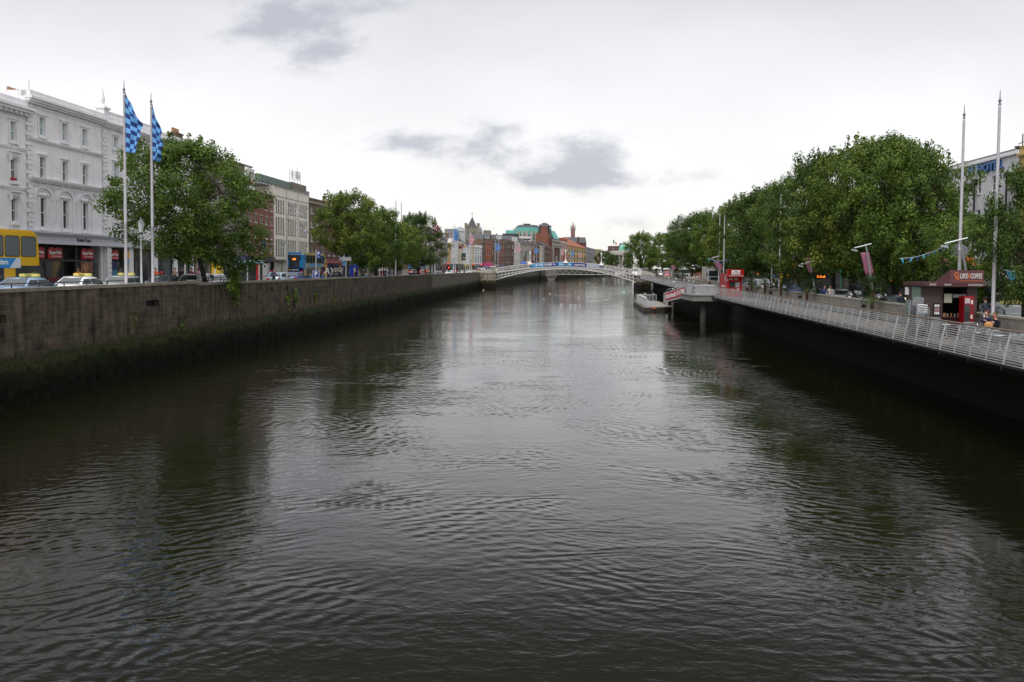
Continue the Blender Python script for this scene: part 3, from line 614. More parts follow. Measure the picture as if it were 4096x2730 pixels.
# B: supermarket
t,ln,H,ops,W_,zg,k=white_block('supermarket_building','white stucco terrace over the supermarket, with round arches on its first floor',62.62,72.6,19.85,[64.4,67.25,70.0],RB)
finish_white(t,ln,H,ops,W_,[(.25,ln-.25,.1,3.7,1)],zg,k)
BZ=zg
quoins(t,.25,4.9,13.6)
mould(t,ln,16.22-zg); mould(t,ln,13.22-zg,p=.3,h=.24); mould(t,ln,12.8-zg,p=.06,h=.1); mould(t,ln,18.72-zg,p=.07,h=.12)
c=MB(); c.box(-.25,ln,-.62,-.002,H-.62,H-.45); c.box(-.2,ln,-.45,-.002,H-.78,H-.622); c.box(-.1,ln,-.28,-.002,H-.92,H-.782); c.box(0,ln,-.3,.4,H-.448,H+.02); c.build('cornice',W['white'],t)
# arches with keystones and roundels
ar=MB(); cents=[(yc-62.62)*k for yc in [64.4,67.25,70.0]]
for cx in cents:
    zc=12.0-zg-.05; r0=.98
    for i in range(16):
        t0=math.pi*i/16; t1=math.pi*(i+1)/16
        for (ra,rb,yy0) in ((r0,r0+.13,-.12),(r0-.28,r0-.2,-.06)):
            p=[(cx+ra*math.cos(t0),zc+ra*math.sin(t0)*.72),(cx+rb*math.cos(t0),zc+rb*math.sin(t0)*.72),(cx+rb*math.cos(t1),zc+rb*math.sin(t1)*.72),(cx+ra*math.cos(t1),zc+ra*math.sin(t1)*.72)]
            ar.add([(x,yy0,z) for x,z in p]+[(x,-.002,z) for x,z in p],[(0,1,2,3),(0,4,5,1),(1,5,6,2),(2,6,7,3),(3,7,4,0)])
    for s_ in (-1,1): ar.box(cx+s_*1.05-.16,cx+s_*1.05+.16,-.1,-.003,zc-.14,zc-.0)
    for s_ in (-1,1): ar.box(cx+s_*1.05-.1,cx+s_*1.05+.1,-.06,-.003,9.3-zg,zc-.142)
    ar.cut()
ar.build_pieces('window_arch',W['white'],t); ar=MB()
for cx in [cents[0]-1.42]+[(a+b)/2 for a,b in zip(cents,cents[1:])]+[cents[2]+1.42]:
    ar.lathe([(.17,0),(.17,.01)],(0,0,0),10) if False else None
    for i in range(12):
        t0=2*math.pi*i/12; t1=2*math.pi*(i+1)/12
        p=[(cx+q*math.cos(tt),12.72-zg+q*math.sin(tt)) for q,tt in ((.12,t0),(.19,t0),(.19,t1),(.12,t1))]
        ar.add([(x,-.07,z) for x,z in p]+[(x,-.002,z) for x,z in p],[(0,1,2,3),(0,4,5,1),(1,5,6,2),(2,6,7,3),(3,7,4,0)])
    ar.cut()
ar.build_pieces('roundel',W['white'],t)
f=MB(); f.box(-.6,ln+4.5,-.38,-.003,3.78,4.30); f.box(-.6,ln+4.5,-.62,-.003,4.45,4.60); f.box(-.6,ln+4.5,-.5,-.003,4.302,4.448); f.box(-.6,ln+4.5,-.48,-.003,3.62,3.778); f.build('shop_fascia',mat('grey_white_fascia',(.55,.56,.62),.5,var=.06),t)
text('SUPERVALU'[0],.46,W['black'],t,(5.55,-.40,4.04),align='LEFT',bold=.006); text('UPER',.32,W['black'],t,(5.82,-.40,4.0),align='LEFT',bold=.006); text('V',.46,W['black'],t,(6.66,-.40,4.04),align='LEFT',bold=.006); text('ALU',.32,W['black'],t,(6.98,-.40,4.0),align='LEFT',bold=.006)
sf=MB(); sf.quad((.25,.9,.1),(ln-.25,.9,.1),(ln-.25,.9,3.7),(.25,.9,3.7),0)
for x in (.3,2.3,4.45,4.5,6.3,6.4,8.2): sf.box(x,x+.1,.2,.35,.1,3.6,1)
sf.box(.3,8.9,.18,.36,2.28,2.42,1); sf.build('shopfront',[mat('dark_interior',(.03,.028,.027),.6,var=.5,scale=1.5),W['dark']],t)
gl=MB(); 
for x0,x1 in ((.4,2.3),(2.4,4.45),(6.4,8.2),(8.3,9.6)): gl.quad((x0,.27,.3),(x1,.27,.3),(x1,.27,2.28),(x0,.27,2.28)); gl.cut()
gl.build_pieces('shop_window',W['glass'],t)
def red_board(x0,x1,par=None,z0=2.5,lab='supermarket'):
    mb=MB(); n=8; top=[(x0+(x1-x0)*i/n,3.28+.12*abs(math.sin(i*math.pi/ n*2))) for i in range(n+1)]
    pts=[(x0,z0),(x1,z0)]+list(reversed(top)); mb.prism(pts,.1,.16,'y'); o=mb.build('red_sign_board',W['red'],par)
    mm=mat('white_lettering',(.8,.8,.8),.5,var=0)
    text('SuperValu',(x1-x0)*.21,mm,o,((x0+x1)/2,.08,2.98),bold=.012); text('Real Food, Real People',(x1-x0)*.075,mm,o,((x0+x1)/2+.15,.08,2.68))
for x0,x1 in ((.5,2.05),(2.5,4.3),(7.0,8.7)): red_board(x0,x1,t)
po=MB(); po.quad((7.0,.2,.2),(8.75,.2,.2),(8.75,.2,2.25),(7.0,.2,2.25)); po.build('window_poster',mat('food_poster',(.30,.13,.07),.5,var=.9,scale=2.2,detail=2),t)
po=MB(); po.quad((2.6,.2,.1),(4.3,.2,.1),(4.3,.2,1.0),(2.6,.2,1.0)); po.build('window_poster',mat('dark_red_poster',(.12,.012,.012),.5,var=.6,scale=3),t)
chimney(t,7.1,6,H-.5,1.5,1.5,.8,brick_brown,4)
an=MB(); an.tube((8.5,5.5,H-.5),(8.5,5.5,H+2.6),.035); an.build('roof_aerial',W['galv'],t)
# C: with balustrade
t,ln,H,ops,W_,zg,k=white_block('terrace_building','white terrace with a stone balustrade and an obelisk finial on its parapet',72.72,90.2,19.2,[74.8,77.5,80.2,82.9,85.6,88.3],[(17.2,18.2,.75,0),(14.2,15.9,.78,0),(10.7,12.4,.78,1)])
finish_white(t,ln,H,ops,W_,[(.8,4.2,.1,3.6,1),(5.,8.8,.1,3.6,1),(9.6,13,.1,3.6,1),(13.8,17,.1,3.6,1)],zg,k)
quoins(t,.35,4.9,14.0); mould(t,ln,18.75-zg,p=.07,h=.12)
c=MB(); c.box(0,ln+.1,-.62,-.002,H-.1,H+.07); c.box(0,ln,-.45,-.002,H-.26,H-.102); c.box(0,ln,-.28,-.002,H-.4,H-.262); c.box(0,ln,-.12,.2,H+.072,H+.3); c.build('cornice',W['white'],t)
b_=MB(); x=.95
while x<9.2:
    b_.lathe([(.09,0),(.05,.08),(.10,.22),(.045,.5),(.08,.62)],(x,.05,H+.3),8); x+=.27
b_.box(.75,9.3,-.1,.2,H+.93,H+1.08); 
for x in (4.9,9.3): b_.box(x-.2,x+.2,-.12,.22,H+.302,H+1.1)
b_.build('balustrade',W['white'],t)
c=MB(); c.box(9.5,ln,-.14,.2,H+.302,H+.62); c.box(9.5,ln,-.22,.26,H+.622,H+.74); c.build('parapet',W['white'],t)
fz=MB(); fz.box(-.1,.7,-.25,.45,H+.072,H+1.15); fz.box(-.22,.82,-.37,.57,H+1.152,H+1.3); fz.lathe([(.42,0),(.36,.12),(.2,.2),(.14,.3),(.17,.5),(.20,.7),(.05,1.55),(.01,1.75)],(.3,.1,H+1.302),10); fz.build('obelisk_finial',W['white'],t)
chimney(t,15.3,.9,H+.3,1.0,1.6,.9,brick_brown,4); chimney(t,9.2,6,H,1.3,.7,.6,brick_brown,2)
p_=MB(); p_.box(.05,.65,-.3,-.003,0,3.58); 
for i in range(8): p_.box(.02,.68,-.34,-.301,i*.44+.06,i*.44+.4)
p_.build('pilaster',W['white'],t)
g=MB(); g.box(.8,ln-.4,.3,.34,.1,3.6); g.build('shop_window',W['glass'],t)
f=MB(); f.box(4.6,ln,-.38,-.003,3.62,4.4); f.build('shop_fascia',WALLS['grey'],t)
red_board(.9,2.6,t)
po=MB(); po.quad((.9,.22,.1),(2.6,.22,.1),(2.6,.22,1.6),(.9,.22,1.6),0); po.quad((.9,.22,1.6),(2.6,.22,1.6),(2.6,.22,2.35),(.9,.22,2.35),1); po.build('window_poster',[mat('sea_poster',(.06,.2,.34),.5,var=.8,scale=4),mat('navy_poster',(.02,.03,.09),.5,var=.3)],t)
sg=MB(); sg.box(3.1,3.9,-.2,-.1,2.55,3.3,0); sg.box(3.1,3.9,-.2,-.1,2.3,2.54,1); sg.build('yellow_shop_sign',[W['gold'],W['cyan']],t)
# ---------------- middle left bank
def LB(x0,x1,yt,label,wall,cols,rows,**k):
    k.setdefault('depth',8)
    a,b,zt=facade_px(x0,x1,yt); a=a+(b-a)*.002; return building(k.pop('name','building'),label,a,b-(b-a)*.002,zL(min(a.y,260))-(.0 if a.y<260 else .1),zt,wall,cols,rows,**k)
def LBy(y0,y1,zt,label,wall,cols,rows,**k):
    a=Vector((interp(FL,y0),y0)); b=Vector((interp(FL,y1),y1)); return building(k.pop('name','building'),label,a,b,zL(y0),zt,wall,cols,rows,**k)
t,ln,H=LBy(90.6,104,19.4,'grey fronted building just past the white terrace, mostly behind the big tree','greybrown',4,4,gm='glass')
mb=MB(); mb.tube((ln-2,1,H),(ln-2,1,H+1),.12); mb.build('roof_vent',W['galv'],t)
a=MB(); [a.tube((ln-3.4+.5*math.cos(q*.5),1.5,H+.6+.5*math.sin(q*.5)),(ln-3.4+.5*math.cos(q*.5+.5),1.5,H+.6+.5*math.sin(q*.5+.5)),.12,n=6) for q in range(0,6)]; a.build('bent_vent_pipe',W['galv'],t)
t,ln,H=LBy(104,111,18.2,'dark slate grey building carrying a white roof billboard','greybrown',2,4,gm='glass')
bb=MB(); bb.box(ln-.5,ln+3.2,-.2,.1,H-1.2,H+1.6); o=bb.build('roof_billboard',W['white'],t); lg=MB(); lg.box(ln+1.3,ln+1.6,-.23,-.205,H+.6,H+1.2); lg.box(ln+1.05,ln+1.3,-.23,-.205,H+.8,H+1.0); lg.build('red_logo',W['red'],o); lg=MB(); lg.box(ln+1.9,ln+2.8,-.23,-.205,H+.75,H+1.0); lg.build('grey_marking',W['lead'],o); rb=MB(); rb.box(ln-.2,ln+2.9,-.23,-.205,H-.35,H-.05); rb.build('red_stripe',W['red'],o)
LBy(111,125.8,17.1,'red brick corner building with a heavy grey cornice','red',5,4,fm='white',surround='stone')
LBy(22,47.8,18.4,'pale terrace at the frame edge, before the ornate white one','offwhite',8,3,fm='white',roof='pitch',chim=2)
# concrete office block with ribbon of narrow windows
P0=Vector((interp(FL,126),126));P1=Vector((interp(FL,142.6),142.6)); d=P1-P0; ln=d.length; zg=zL(126)
t=thing('office_block','cream office block with rows of narrow upright windows, some tilted open','office block',(P0.x,P0.y,zg),math.atan2(d.y,d.x)); H=18.75-zg
ops=[];xs=[]
for g_ in range(3):
    for i in range(4): xs.append(ln*(g_+.14)/3+i*ln*.185/3+.1)
for z0,hh in ((3.7,2.5),(7.0,2.6),(10.3,2.0)):
    for x in xs: ops.append((x,x+.62,z0,z0+hh))
ops+= [(.5+i*4.2,4.2+i*4.2,.1,2.7) for i in range(4)]
cw=mat('cream_render',(.70,.67,.60),.7,var=.14,scale=.8)
wall_with_openings(ln,0,H,ops,14,.25).build('wall',[cw,W['stone']],t)
rr=random.Random(2); wm_={}
for (x0,x1,z0,z1) in ops[:-4]:
    h_=z1-z0
    if h_ not in wm_: wm_[h_]=window_mesh(.62,h_,W['dark'],W['glass'],'sash',None,.05)
    wv=obj('window',wm_[h_],t,(x0,.05,z0))
    if rr.random()<.25:
        q=MB(); q.obox((.31,-.22,h_*.72),(.28,0,0),(0,.012,.004),(0,-.22*1,h_*.24)); q.build('open_sash',mat('pale_sash',(.62,.63,.62),.3,var=0),wv)
m_=MB(); m_.box(0,ln,-.05,-.002,12.75,12.87); m_.box(0,ln,-.12,.3,H+.002,H+.12)
for g_ in (1,2): m_.box(ln*g_/3-.06,ln*g_/3+.06,-.04,-.002,3.2,H)
m_.box(0,ln,-.35,-.002,2.9,3.15); m_.build('mouldings',W['stone'],t)
g=MB(); g.box(.3,ln-.3,.35,.4,.1,2.8); g.build('shop_window',W['glass'],t)
text('L',.9,mat('red_letter',(.6,.04,.03),.5,var=0),t,(4.5,-.37,2.6),ext=.03)
pt=MB(); pt.box(-4.5,ln*.8,.5,4.,H+.35,H+1.35); pt.build('green_roof_fascia',mat('verdigris_fascia',(.115,.17,.145),.6,var=.15),t)
pg=MB()
for i in range(14): pg.box(-4.3+i*1.25,-4.2+i*1.25,.45,.6,H+.12,H+.349)
pg.box(-4.3,ln*.8,.62,3.6,H+.05,H+.348,1); pg.build('roof_railing',[W['black'],W['glasslight']],t)
ph=MB(); ph.box(-3,6,6,12,H,H+3.4); ph.box(-3.3,6.3,5.7,12.3,H+3.402,H+3.6); ph.tube((3.5,8,H+3.6),(3.5,8,H+5),.18); ph.tube((2,8,H+3.6),(2,8,H+4.9),.04); ph.build('lift_house',WALLS['greybrown'],t)
pb=MB(); pb.box(ln*.55,ln-.2,.3,5,H+.12,H+1.5); pb.build('roof_plant_room',WALLS['greybrown'],t)
an=MB()
for x in (.6,.68,.74,.84,.92): an.tube((ln*x,1,H+1.5),(ln*x,1,H+3.6+(.9 if x==.84 else 0)),.05)
for z in (2.2,3.0): an.tube((ln*.58,1,H+z),(ln*.95,1,H+z),.03)
for x in (.68,.8,.84,.9): an.box(ln*x-.16,ln*x+.16,.9,1.1,H+2.4,H+3.7)
an.build('roof_antennas',W['galv'],t)
LBy(142.8,152,18.3,'brown brick building with a rooftop tank, just right of the cream office block','brown',3,4,fm='white',attic=0)
tk=MB(); tk.box(4,6,2,4,13.9,15.4); tk.build('roof_tank',W['lead'],BLD[-1])
LBy(152,170,16.8,'long dark brick building hidden behind the second left bank tree','darkred',6,3,fm='white',roof='pitch',chim=2)
LBy(170,196,15.8,'brown brick terrace behind the third left bank tree','brown',8,3,fm='white',roof='pitch',chim=2)
LBy(196,212,15.6,'grey rendered building behind the left bank trees','greybrown',5,3,fm='white',roof='pitch',chim=1)
# ---------------- row of small facades from the dark tree to the bend (photo columns)
G='narrow terrace houses along the left bank beyond the last tree'
rows_=[
(1700,1767,915,'brown stone building with a bold projecting cornice beside the dark tree','greybrown',3,3,dict(fm='white',shopc=(.1,.09,.08))),
(1767.5,1790,949,'plain grey house next to the building with the bold cornice','grey',2,3,dict()),
(1790.5,1804,973,'low mustard yellow house squeezed between grey and white ones','tan',2,3,dict(wfrac=.3)),
(1804.5,1830.5,957,'pale grey flat fronted house behind the tall blue flags','white',3,3,dict(wfrac=.22)),
(1831,1853,968,'cream pub with flower boxes and a row of small flags','cream',3,2,dict(wfrac=.24,chim=1,shopc=(.05,.08,.06))),
(1853.5,1878,979,'blank white gable house with a yellow ground floor','white',2,2,dict(wfrac=.12,shopc=(.6,.5,.14),roof='pitch')),
(1878.5,1898,982,'slim cream house left of the white modern block','cream',3,2,dict(wfrac=.2)),
(1898.5,1928,983,'white modern block with big square windows','white',3,2,dict(wfrac=.6,wh=.8,gm='glasslight',fm='dark',style='vert',shopc=(.25,.26,.28))),
(1928.5,1941,962,'narrow dark brown brick house left of the orange one','brown',2,4,dict()),
(1941.5,1966,966,'bright orange red brick house','orange',3,3,dict(shopc=(.3,.03,.12))),
(1966.5,1993,957,'brown brick house right of the orange one','brown',3,3,dict()),
(1993.5,2018,964,'red brick house with a white glazed attic','red',3,3,dict(attic=2.6,chim=1)),
(2018.5,2044,960,'tall brown brick house with four pale sash windows a floor','brown',4,3,dict(fm='white',chim=1)),
(2044.5,2055,966,'thin dark brick slice of a house','darkred',1,3,dict(wfrac=.4)),
(2055.5,2080,972,'pale house with a glazed roof terrace','offwhite',3,3,dict(attic=3.2,wfrac=.3)),
(2080.5,2126,976,'cream stone theatre with one tall poster window','stone',1,1,dict(shop=0,wfrac=.14,roof='hip')),
(2126.5,2136,972,'brick red sliver beside the cream theatre','red',1,3,dict(wfrac=.35)),
(2136.5,2157,980,'dark maroon brick house behind the blue and dark flags','darkred',2,3,dict(roof='pitch')),
(2157.5,2168,985,'slim cream house with a grey shop','cream',2,3,dict(wfrac=.3)),
(2168.5,2177,985,'slim grey stone house','grey',1,3,dict(wfrac=.3)),
(2177.5,2201,984,'brown brick house with a row of red trimmed windows','brown',4,3,dict(roof='pitch',chim=2,surround='red')),
(2201.5,2208,992,'low red brick house tucked beside the grand brick hall','red',1,3,dict(wfrac=.3)),
]
for x0,x1,yt,lab,wl_,c,r,k in rows_:
    t,ln,H=LB(x0,x1,yt,lab,wl_,c,r,**k)
    if 'theatre' in lab:
        p_=MB(); p_.box(ln*.28,ln*.52,-.1,-.003,.6,H*.52); o=p_.build('tall_poster',mat('tall_poster_print',(.16,.05,.05),.5,var=.9,scale=.9,detail=2),t)
        q=MB(); q.box(ln*.26,ln*.54,-.25,-.003,H*.53,H*.56); q.box(.2,ln*.24,-.15,-.003,H*.68,H*.70); q.box(ln*.58,ln-.2,-.15,-.003,H*.68,H*.70); q.build('stone_bands',W['lead'],t)
        for i in range(4): obj('window',window_mesh(.7,1.5,W['white'],W['glass'],'sash'),t,(ln*.62+i*ln*.08,-.15,2.2)); obj('window',window_mesh(.7,2.,W['white'],W['glass'],'sash'),t,(ln*.62+i*ln*.08,-.15,6))
# grand brick hall with stone columns
a,b,zt=facade_px(2208.5,2240,957); t,ln,H=building('brick_hall','grand dark brick hall with stone corner piers and a deep stone cornice',a,b,4.,zt,'darkred',5,1,shop=0,wfrac=.4,wh=.1,depth=10,cornice=False)
s=MB()
for x0,x1 in ((0,ln*.13),(ln*.87,ln)): s.box(x0,x1,-.5,-.003,0,H*.78)
s.box(-.3,ln+.3,-1.1,-.003,H*.78,H*.83); s.box(0,ln,-.6,-.003,H*.72,H*.778); s.box(0,ln,-.5,-.003,H*.9,H*.97); s.box(0,ln,-.4,-.003,0,3.); s.box(ln*.4,ln*.6,-.3,-.003,3.01,9)
for i in range(12): s.box(ln*(i+.2)/12,ln*(i+.6)/12,-.3,-.003,H*.833,H*.88)
s.build('stone_dressings',W['stone'],t)
rf=MB(); rf.prism([(.5,H),(9.5,H),(8,H+5.5),(3.5,H+5.5)],ln*.35,ln*.98,'x'); rf.build('copper_mansard_roof',W['teal'],t); rf=MB(); rf.prism([(2,H),(2.5,H+5),(5,H+8.5),(8.5,H+8.5),(9.5,H)],.3,ln*.33,'x'); rf.build('slate_mansard_roof',W['slate'],t)
cu=MB(); cu.lathe([(1.7,0),(1.7,2.4),(1.4,3.2),(.8,3.8),(.1,4.1)],(ln*.5,5,H+4),12); cu.build('copper_turret',W['teal'],t,)
a,b,zt=facade_px(2240.5,2269,955); t,ln,H=building('brick_hall','bright red brick hall with a crenellated white trimmed top storey',a,b,4.,zt,'orange',6,3,shop=0,wfrac=.18,depth=10,cornice=False)
s=MB(); s.box(0,ln,-.3,-.003,H*.62,H*.66)
for i in range(9): s.box(ln*(i+.15)/9,ln*(i+.85)/9,-.25,-.003,H*.86,H*.9); s.box(ln*(i+.15)/9,ln*(i+.35)/9,-.2,-.003,H*.68,H*.858)
s.build('white_trim',W['offwhite'],t)
# yellow arcaded building with the orange tiled hip roof
a,b,zt=facade_px(2270,2342,990); t,ln,H=building('arcaded_building','yellow arcaded building with an orange tiled hipped roof',a,b,4.,zt,'yellow',7,3,shop=3,wfrac=.42,wh=.7,depth=20,cornice=True,fm='dark',shopc=(.2,.2,.2),surround='buff')
rf=MB(); e=.9; rf.add([(-e,-e,H+.1),(ln+e,-e,H+.1),(ln+e,20,H+.1),(-e,20,H+.1),(ln*.42,9,H+7.5),(ln*.58,10,H+7.5)],[(0,1,5,4),(1,2,5),(2,3,4,5),(3,0,4),(0,3,2,1)]); rf.build('tiled_roof',mat('orange_tiles',(.31,.11,.06),.8,var=.2,scale=.6),t)
s=MB(); s.box(0,ln,-.3,-.003,H*.47,H*.52); s.box(0,ln,-.3,-.003,H*.78,H*.81); s.build('frieze',W['lead'],t); chimney(t,ln-1,6,H,9,2.2,1.4,brick_dark,2)
a,b,zt=facade_px(2342.5,2378,994); t,ln,H=building('glass_building','grey glass fronted building right of the tiled roof one',a,b,4.,zt,'glassy',6,4,shop=3,wfrac=.6,wh=.8,gm='glasslight',fm='offwhite',style='grid',roof='pitch',depth=18)
a,b,zt=facade_px(2378.5,2411,1001); t,ln,H=building('building','beige stone building with slit windows at the end of the left row',a,b,4.,zt,'buff',6,2,shop=3,wfrac=.25,wh=.75,fm='dark',depth=20)
# ---------------- things rising behind the row
def block(px0,px1,yt,yb,Y,dep,m,name,label,cat='building',extra=None):
    Y=max(Y,hit(FL,px1)[1]+9.5+(Y%7)*.8)
    A=at(px0,yb,Y);B=at(px1,yb,Y); z1=zat((px0+px1)/2,yt,Y); t=thing(name,label,cat,(A.x,Y,2)); mb=MB(); mb.box(0,B.x-A.x,0,dep,0,z1-2); mb.build('walls',m,t); return t,B.x-A.x,z1-2
def bwin(t,ln,z0,z1,n,r,gm,wf=.6,hf=.6):
    mb=MB()
    for i in range(n):
        for j in range(r):
            x0=ln*(i+.5-wf/2)/n;x1=ln*(i+.5+wf/2)/n; dz=(z1-z0)/r; mb.box(x0,x1,-.12,-.01,z0+dz*(j+.5-hf/2),z0+dz*(j+.5+hf/2))
    mb.build('windows',gm,t)
t,ln,H=block(1778,1822,916,960,300,18,W['lead'],'roof_block','plain grey rooftop block behind the blue flags'); bwin(t,ln,H-2,H-.6,1,1,W['lead'])
t,ln,H=block(1822,1853,925,960,315,14,mat('pale_metal_roof',(.5,.52,.55),.4,.2,var=.1),'curved_roof_block','white curved roof behind the blue flags')
rf=MB(); pts=[(ln*i/8,H+1.6*math.sin(math.pi*(.15+.6*i/8))) for i in range(9)]; rf.prism([(0,H-.1)]+pts+[(ln,H-.1)],-.3,14,'y'); rf.build('roof',W['galv'],t)
t,ln,H=block(1853,1931,937,985,330,16,W['lead'],'apartment_block','long grey modern block below the cathedral tower'); bwin(t,ln,H-6,H-.5,9,1,W['glass'],.6,.5)
t,ln,H=block(1931,1958,932,960,345,14,W['lead'],'apartment_block','grey modern block with lit white windows right of the cathedral tower'); bwin(t,ln,H-4.2,H-1.6,6,1,W['glasslight'],.7,.8)
t,ln,H=block(1933,1962,922,945,380,12,WALLS['greybrown'],'roof_block','brown cube shaped rooftop block right of the cathedral tower'); bwin(t,ln,H-3,H-1,2,1,W['teal'],.3,.7)
t,ln,H=block(1866,1908,946,985,290,6,WALLS['greybrown'],'roof_terrace','dark rooftop terrace behind the red flags'); bwin(t,ln,H-3,H-1,6,1,W['glasslight'],.4,.8)
t,ln,H=block(1962,2010,941,975,340,12,W['lead'],'roof_block','grey roof storey behind the orange house'); bwin(t,ln,H-3,H-.6,8,1,W['glasslight'],.5,.6)
t,ln,H=block(2010,2075,935,975,372,18,W['slate'],'roof_block','dark slate rooftop behind the tall brown house'); bwin(t,ln,H-2.2,H-.4,10,1,W['dark'],.5,.6)
t,ln,H=block(2072,2122,946,985,395,12,mat('white_roof_edge',(.6,.6,.58),.5,var=.1),'roof_block','white edged rooftop above the cream theatre'); bwin(t,ln,H-2.4,H-.9,1,1,W['dark'],.96,.5)
# cathedral tower
Y=640; A=at(1863,930,Y);B=at(1912,930,Y); s_=B.x-A.x; z0=2; zp=zat(1888,906,Y); zapex=zat(1888,866,Y); zt_=zat(1888,853,Y)
t=thing('cathedral_tower','square stone cathedral tower with corner turrets and a pointed slate roof','tower',(A.x,Y,0))
mb=MB(); mb.box(0,s_,0,s_,z0,zp-1.5); mb.box(-.2,s_+.2,-.2,s_+.2,zp-5,zp-4.5); 
for i in range(5): mb.box(s_*(i+.1)/5,s_*(i+.7)/5,-.05,s_+.05,zp-1.5,zp)
mb.build('tower_walls',mat('cathedral_stone',(.24,.215,.175),.85,var=.3,scale=.3),t)
for i in (0,1):
    for j in (0,1):
        q=MB(); q.box(i*s_-.9,i*s_+.9,j*s_-.9,j*s_+.9,z0,zp+1.9); q.box(i*s_-1.1,i*s_+1.1,j*s_-1.1,j*s_+1.1,zp+1.902,zp+2.4); q.build('turret',MATS['cathedral_stone'],t)
rf=MB(); rf.add([(.6,.6,zp-1.4),(s_-.6,.6,zp-1.4),(s_-.6,s_-.6,zp-1.4),(.6,s_-.6,zp-1.4),(s_/2,s_/2,zapex)],[(0,1,4),(1,2,4),(2,3,4),(3,0,4)]); rf.build('roof',W['slate'],t)
v=MB(); v.tube((s_/2,s_/2,zapex-1),(s_/2,s_/2,zt_),.12,.06); v.box(s_/2-.9,s_/2+.5,s_/2-.05,s_/2+.05,zt_-.6,zt_-.1); v.build('weathervane',W['dark'],t)
bw=MB(); [bw.box(s_*(.3+.28*i)-.35,s_*(.3+.28*i)+.35,-.3,-.21,zp-9.5,zp-6) for i in (0,1)]; bw.build('belfry_windows',W['dark'],t)
Y=600; A=at(1914,945,Y);B=at(1931,945,Y); s_=B.x-A.x; t=thing('stair_turret','small stone turret with a conical roof beside the cathedral tower','tower',((A.x+B.x)/2,Y,0)); mb=MB(); mb.lathe([(s_*.4,0),(s_*.4,zat(1922,930,Y))],n=8); mb.build('turret_wall',MATS['cathedral_stone'],t); mb=MB(); mb.lathe([(s_*.5,zat(1922,930,Y)),(.05,zat(1922,905,Y))],n=8); mb.build('roof',W['lead'],t)
# green glazed civic building
Y=600; A=at(2062,940,Y);B=at(2163,940,Y); r_=(B.x-A.x)/2; cx=(A.x+B.x)/2; za=zat(2110,907,Y); zb=zat(2110,939,Y)
t=thing('green_office_building','large round fronted office building clad in green copper panels','office building',(cx,Y+12,0))
def ngon(mb,r,z0,z1,r1=None,n=16,m=0,sy=.55):
    r1=r if r1 is None else r1; vs=[(r*math.cos(2*math.pi*i/n),r*sy*math.sin(2*math.pi*i/n),z0) for i in range(n)]+[(r1*math.cos(2*math.pi*i/n),r1*sy*math.sin(2*math.pi*i/n),z1) for i in range(n)]
    mb.add(vs,[(i,(i+1)%n,n+(i+1)%n,n+i) for i in range(n)]+[tuple(range(n)),tuple(range(n,2*n))],m)
mb=MB(); ngon(mb,r_,zb,za); mb.build('copper_storeys',W['teal'],t)
mb=MB(); ngon(mb,r_*.9,2,zb); mb.build('glazed_storeys',WALLS['glassy'],t)
mb=MB(); ngon(mb,r_*1.02,za,zat(2110,898,Y),r_*.72); mb.build('roof',W['slate'],t)
mb=MB()
for px in (2091,2107,2127,2145,2075): 
    x=at(px,930,Y).x-cx; y=-r_*.55*math.sqrt(max(0,1-(x/r_)**2)); mb.box(x-.9,x+.9,y-1.1,y+1,2,zat(px,924,Y)); mb.cut()
mb.build_pieces('stone_pier',W['stone'],t)
mb=MB()
for i in range(9):
    z=zb-1-i*2.6; ngon(mb,r_*.93,z-.5,z)
mb.build('floor_bands',W['offwhite'],t)
mb=MB(); 
for px,yt in ((2108,884),(2091,886),(2098,888),(2131,893),(2169,890),(2121,890)): x=at(px,895,Y).x-cx; mb.tube((x,0,zat(px,900,Y)),(x,0,zat(px,yt,Y)),.16,.08,5)
x=at(2109,895,Y).x-cx; mb.box(x-2.5,x+2.5,-2,2,zat(2109,899,Y),zat(2109,893,Y)); mb.build('roof_masts',W['dark'],t)
t,ln,H=block(2023,2064,922,950,500,14,W['teal'],'green_wing','low green copper wing left of the round green building'); bwin(t,ln,2,4,4,1,W['teal'])
t,ln,H=block(2053,2064,915,950,512,8,W['stone'],'roof_block','small stone box on the green wing')
t,ln,H=block(2144,2196,933,985,470,14,brick_red,'brick_block','blank red brick block in front of the round green building')
t,ln,H=block(2164,2191,907,940,488,12,brick_red,'brick_block','upper red brick tower block touching the round green building'); rf=MB(); rf.add([(-.3,-.3,H),(ln+2.5,-.3,H),(ln+2.5,12,H),(-.3,12,H),(ln*.2,3,H+2.4),(ln*.8,3,H+2.4)],[(0,1,5,4),(1,2,5),(2,3,4,5),(3,0,4)]); rf.build('roof',W['slate'],t)
# church spire
Y=820; A=at(2284,960,Y);B=at(2300,960,Y); s_=B.x-A.x; t=thing('church_steeple','slender red stone church steeple with pinnacles','church tower',(A.x,Y,0)); z1=zat(2292,922,Y); 
rs=mat('red_sandstone',(.25,.135,.12),.85,var=.25,scale=.4)
mb=MB(); mb.box(0,s_,0,s_,0,z1); mb.box(-.3,s_+.3,-.3,s_+.3,z1-9,z1-8.3); mb.build('tower_walls',rs,t)
mb=MB(); mb.add([(.5,.5,z1),(s_-.5,.5,z1),(s_-.5,s_-.5,z1),(.5,s_-.5,z1),(s_/2,s_/2,zat(2292,884,Y))],[(0,1,4),(1,2,4),(2,3,4),(3,0,4)]); mb.build('spire',rs,t)
for i in (0,1):
    for j in (0,1): mb=MB(); mb.lathe([(.5,0),(.5,3),(.05,6.5)],(i*s_,j*s_,z1-.5),6); mb.build('pinnacle',W['stone'],t)
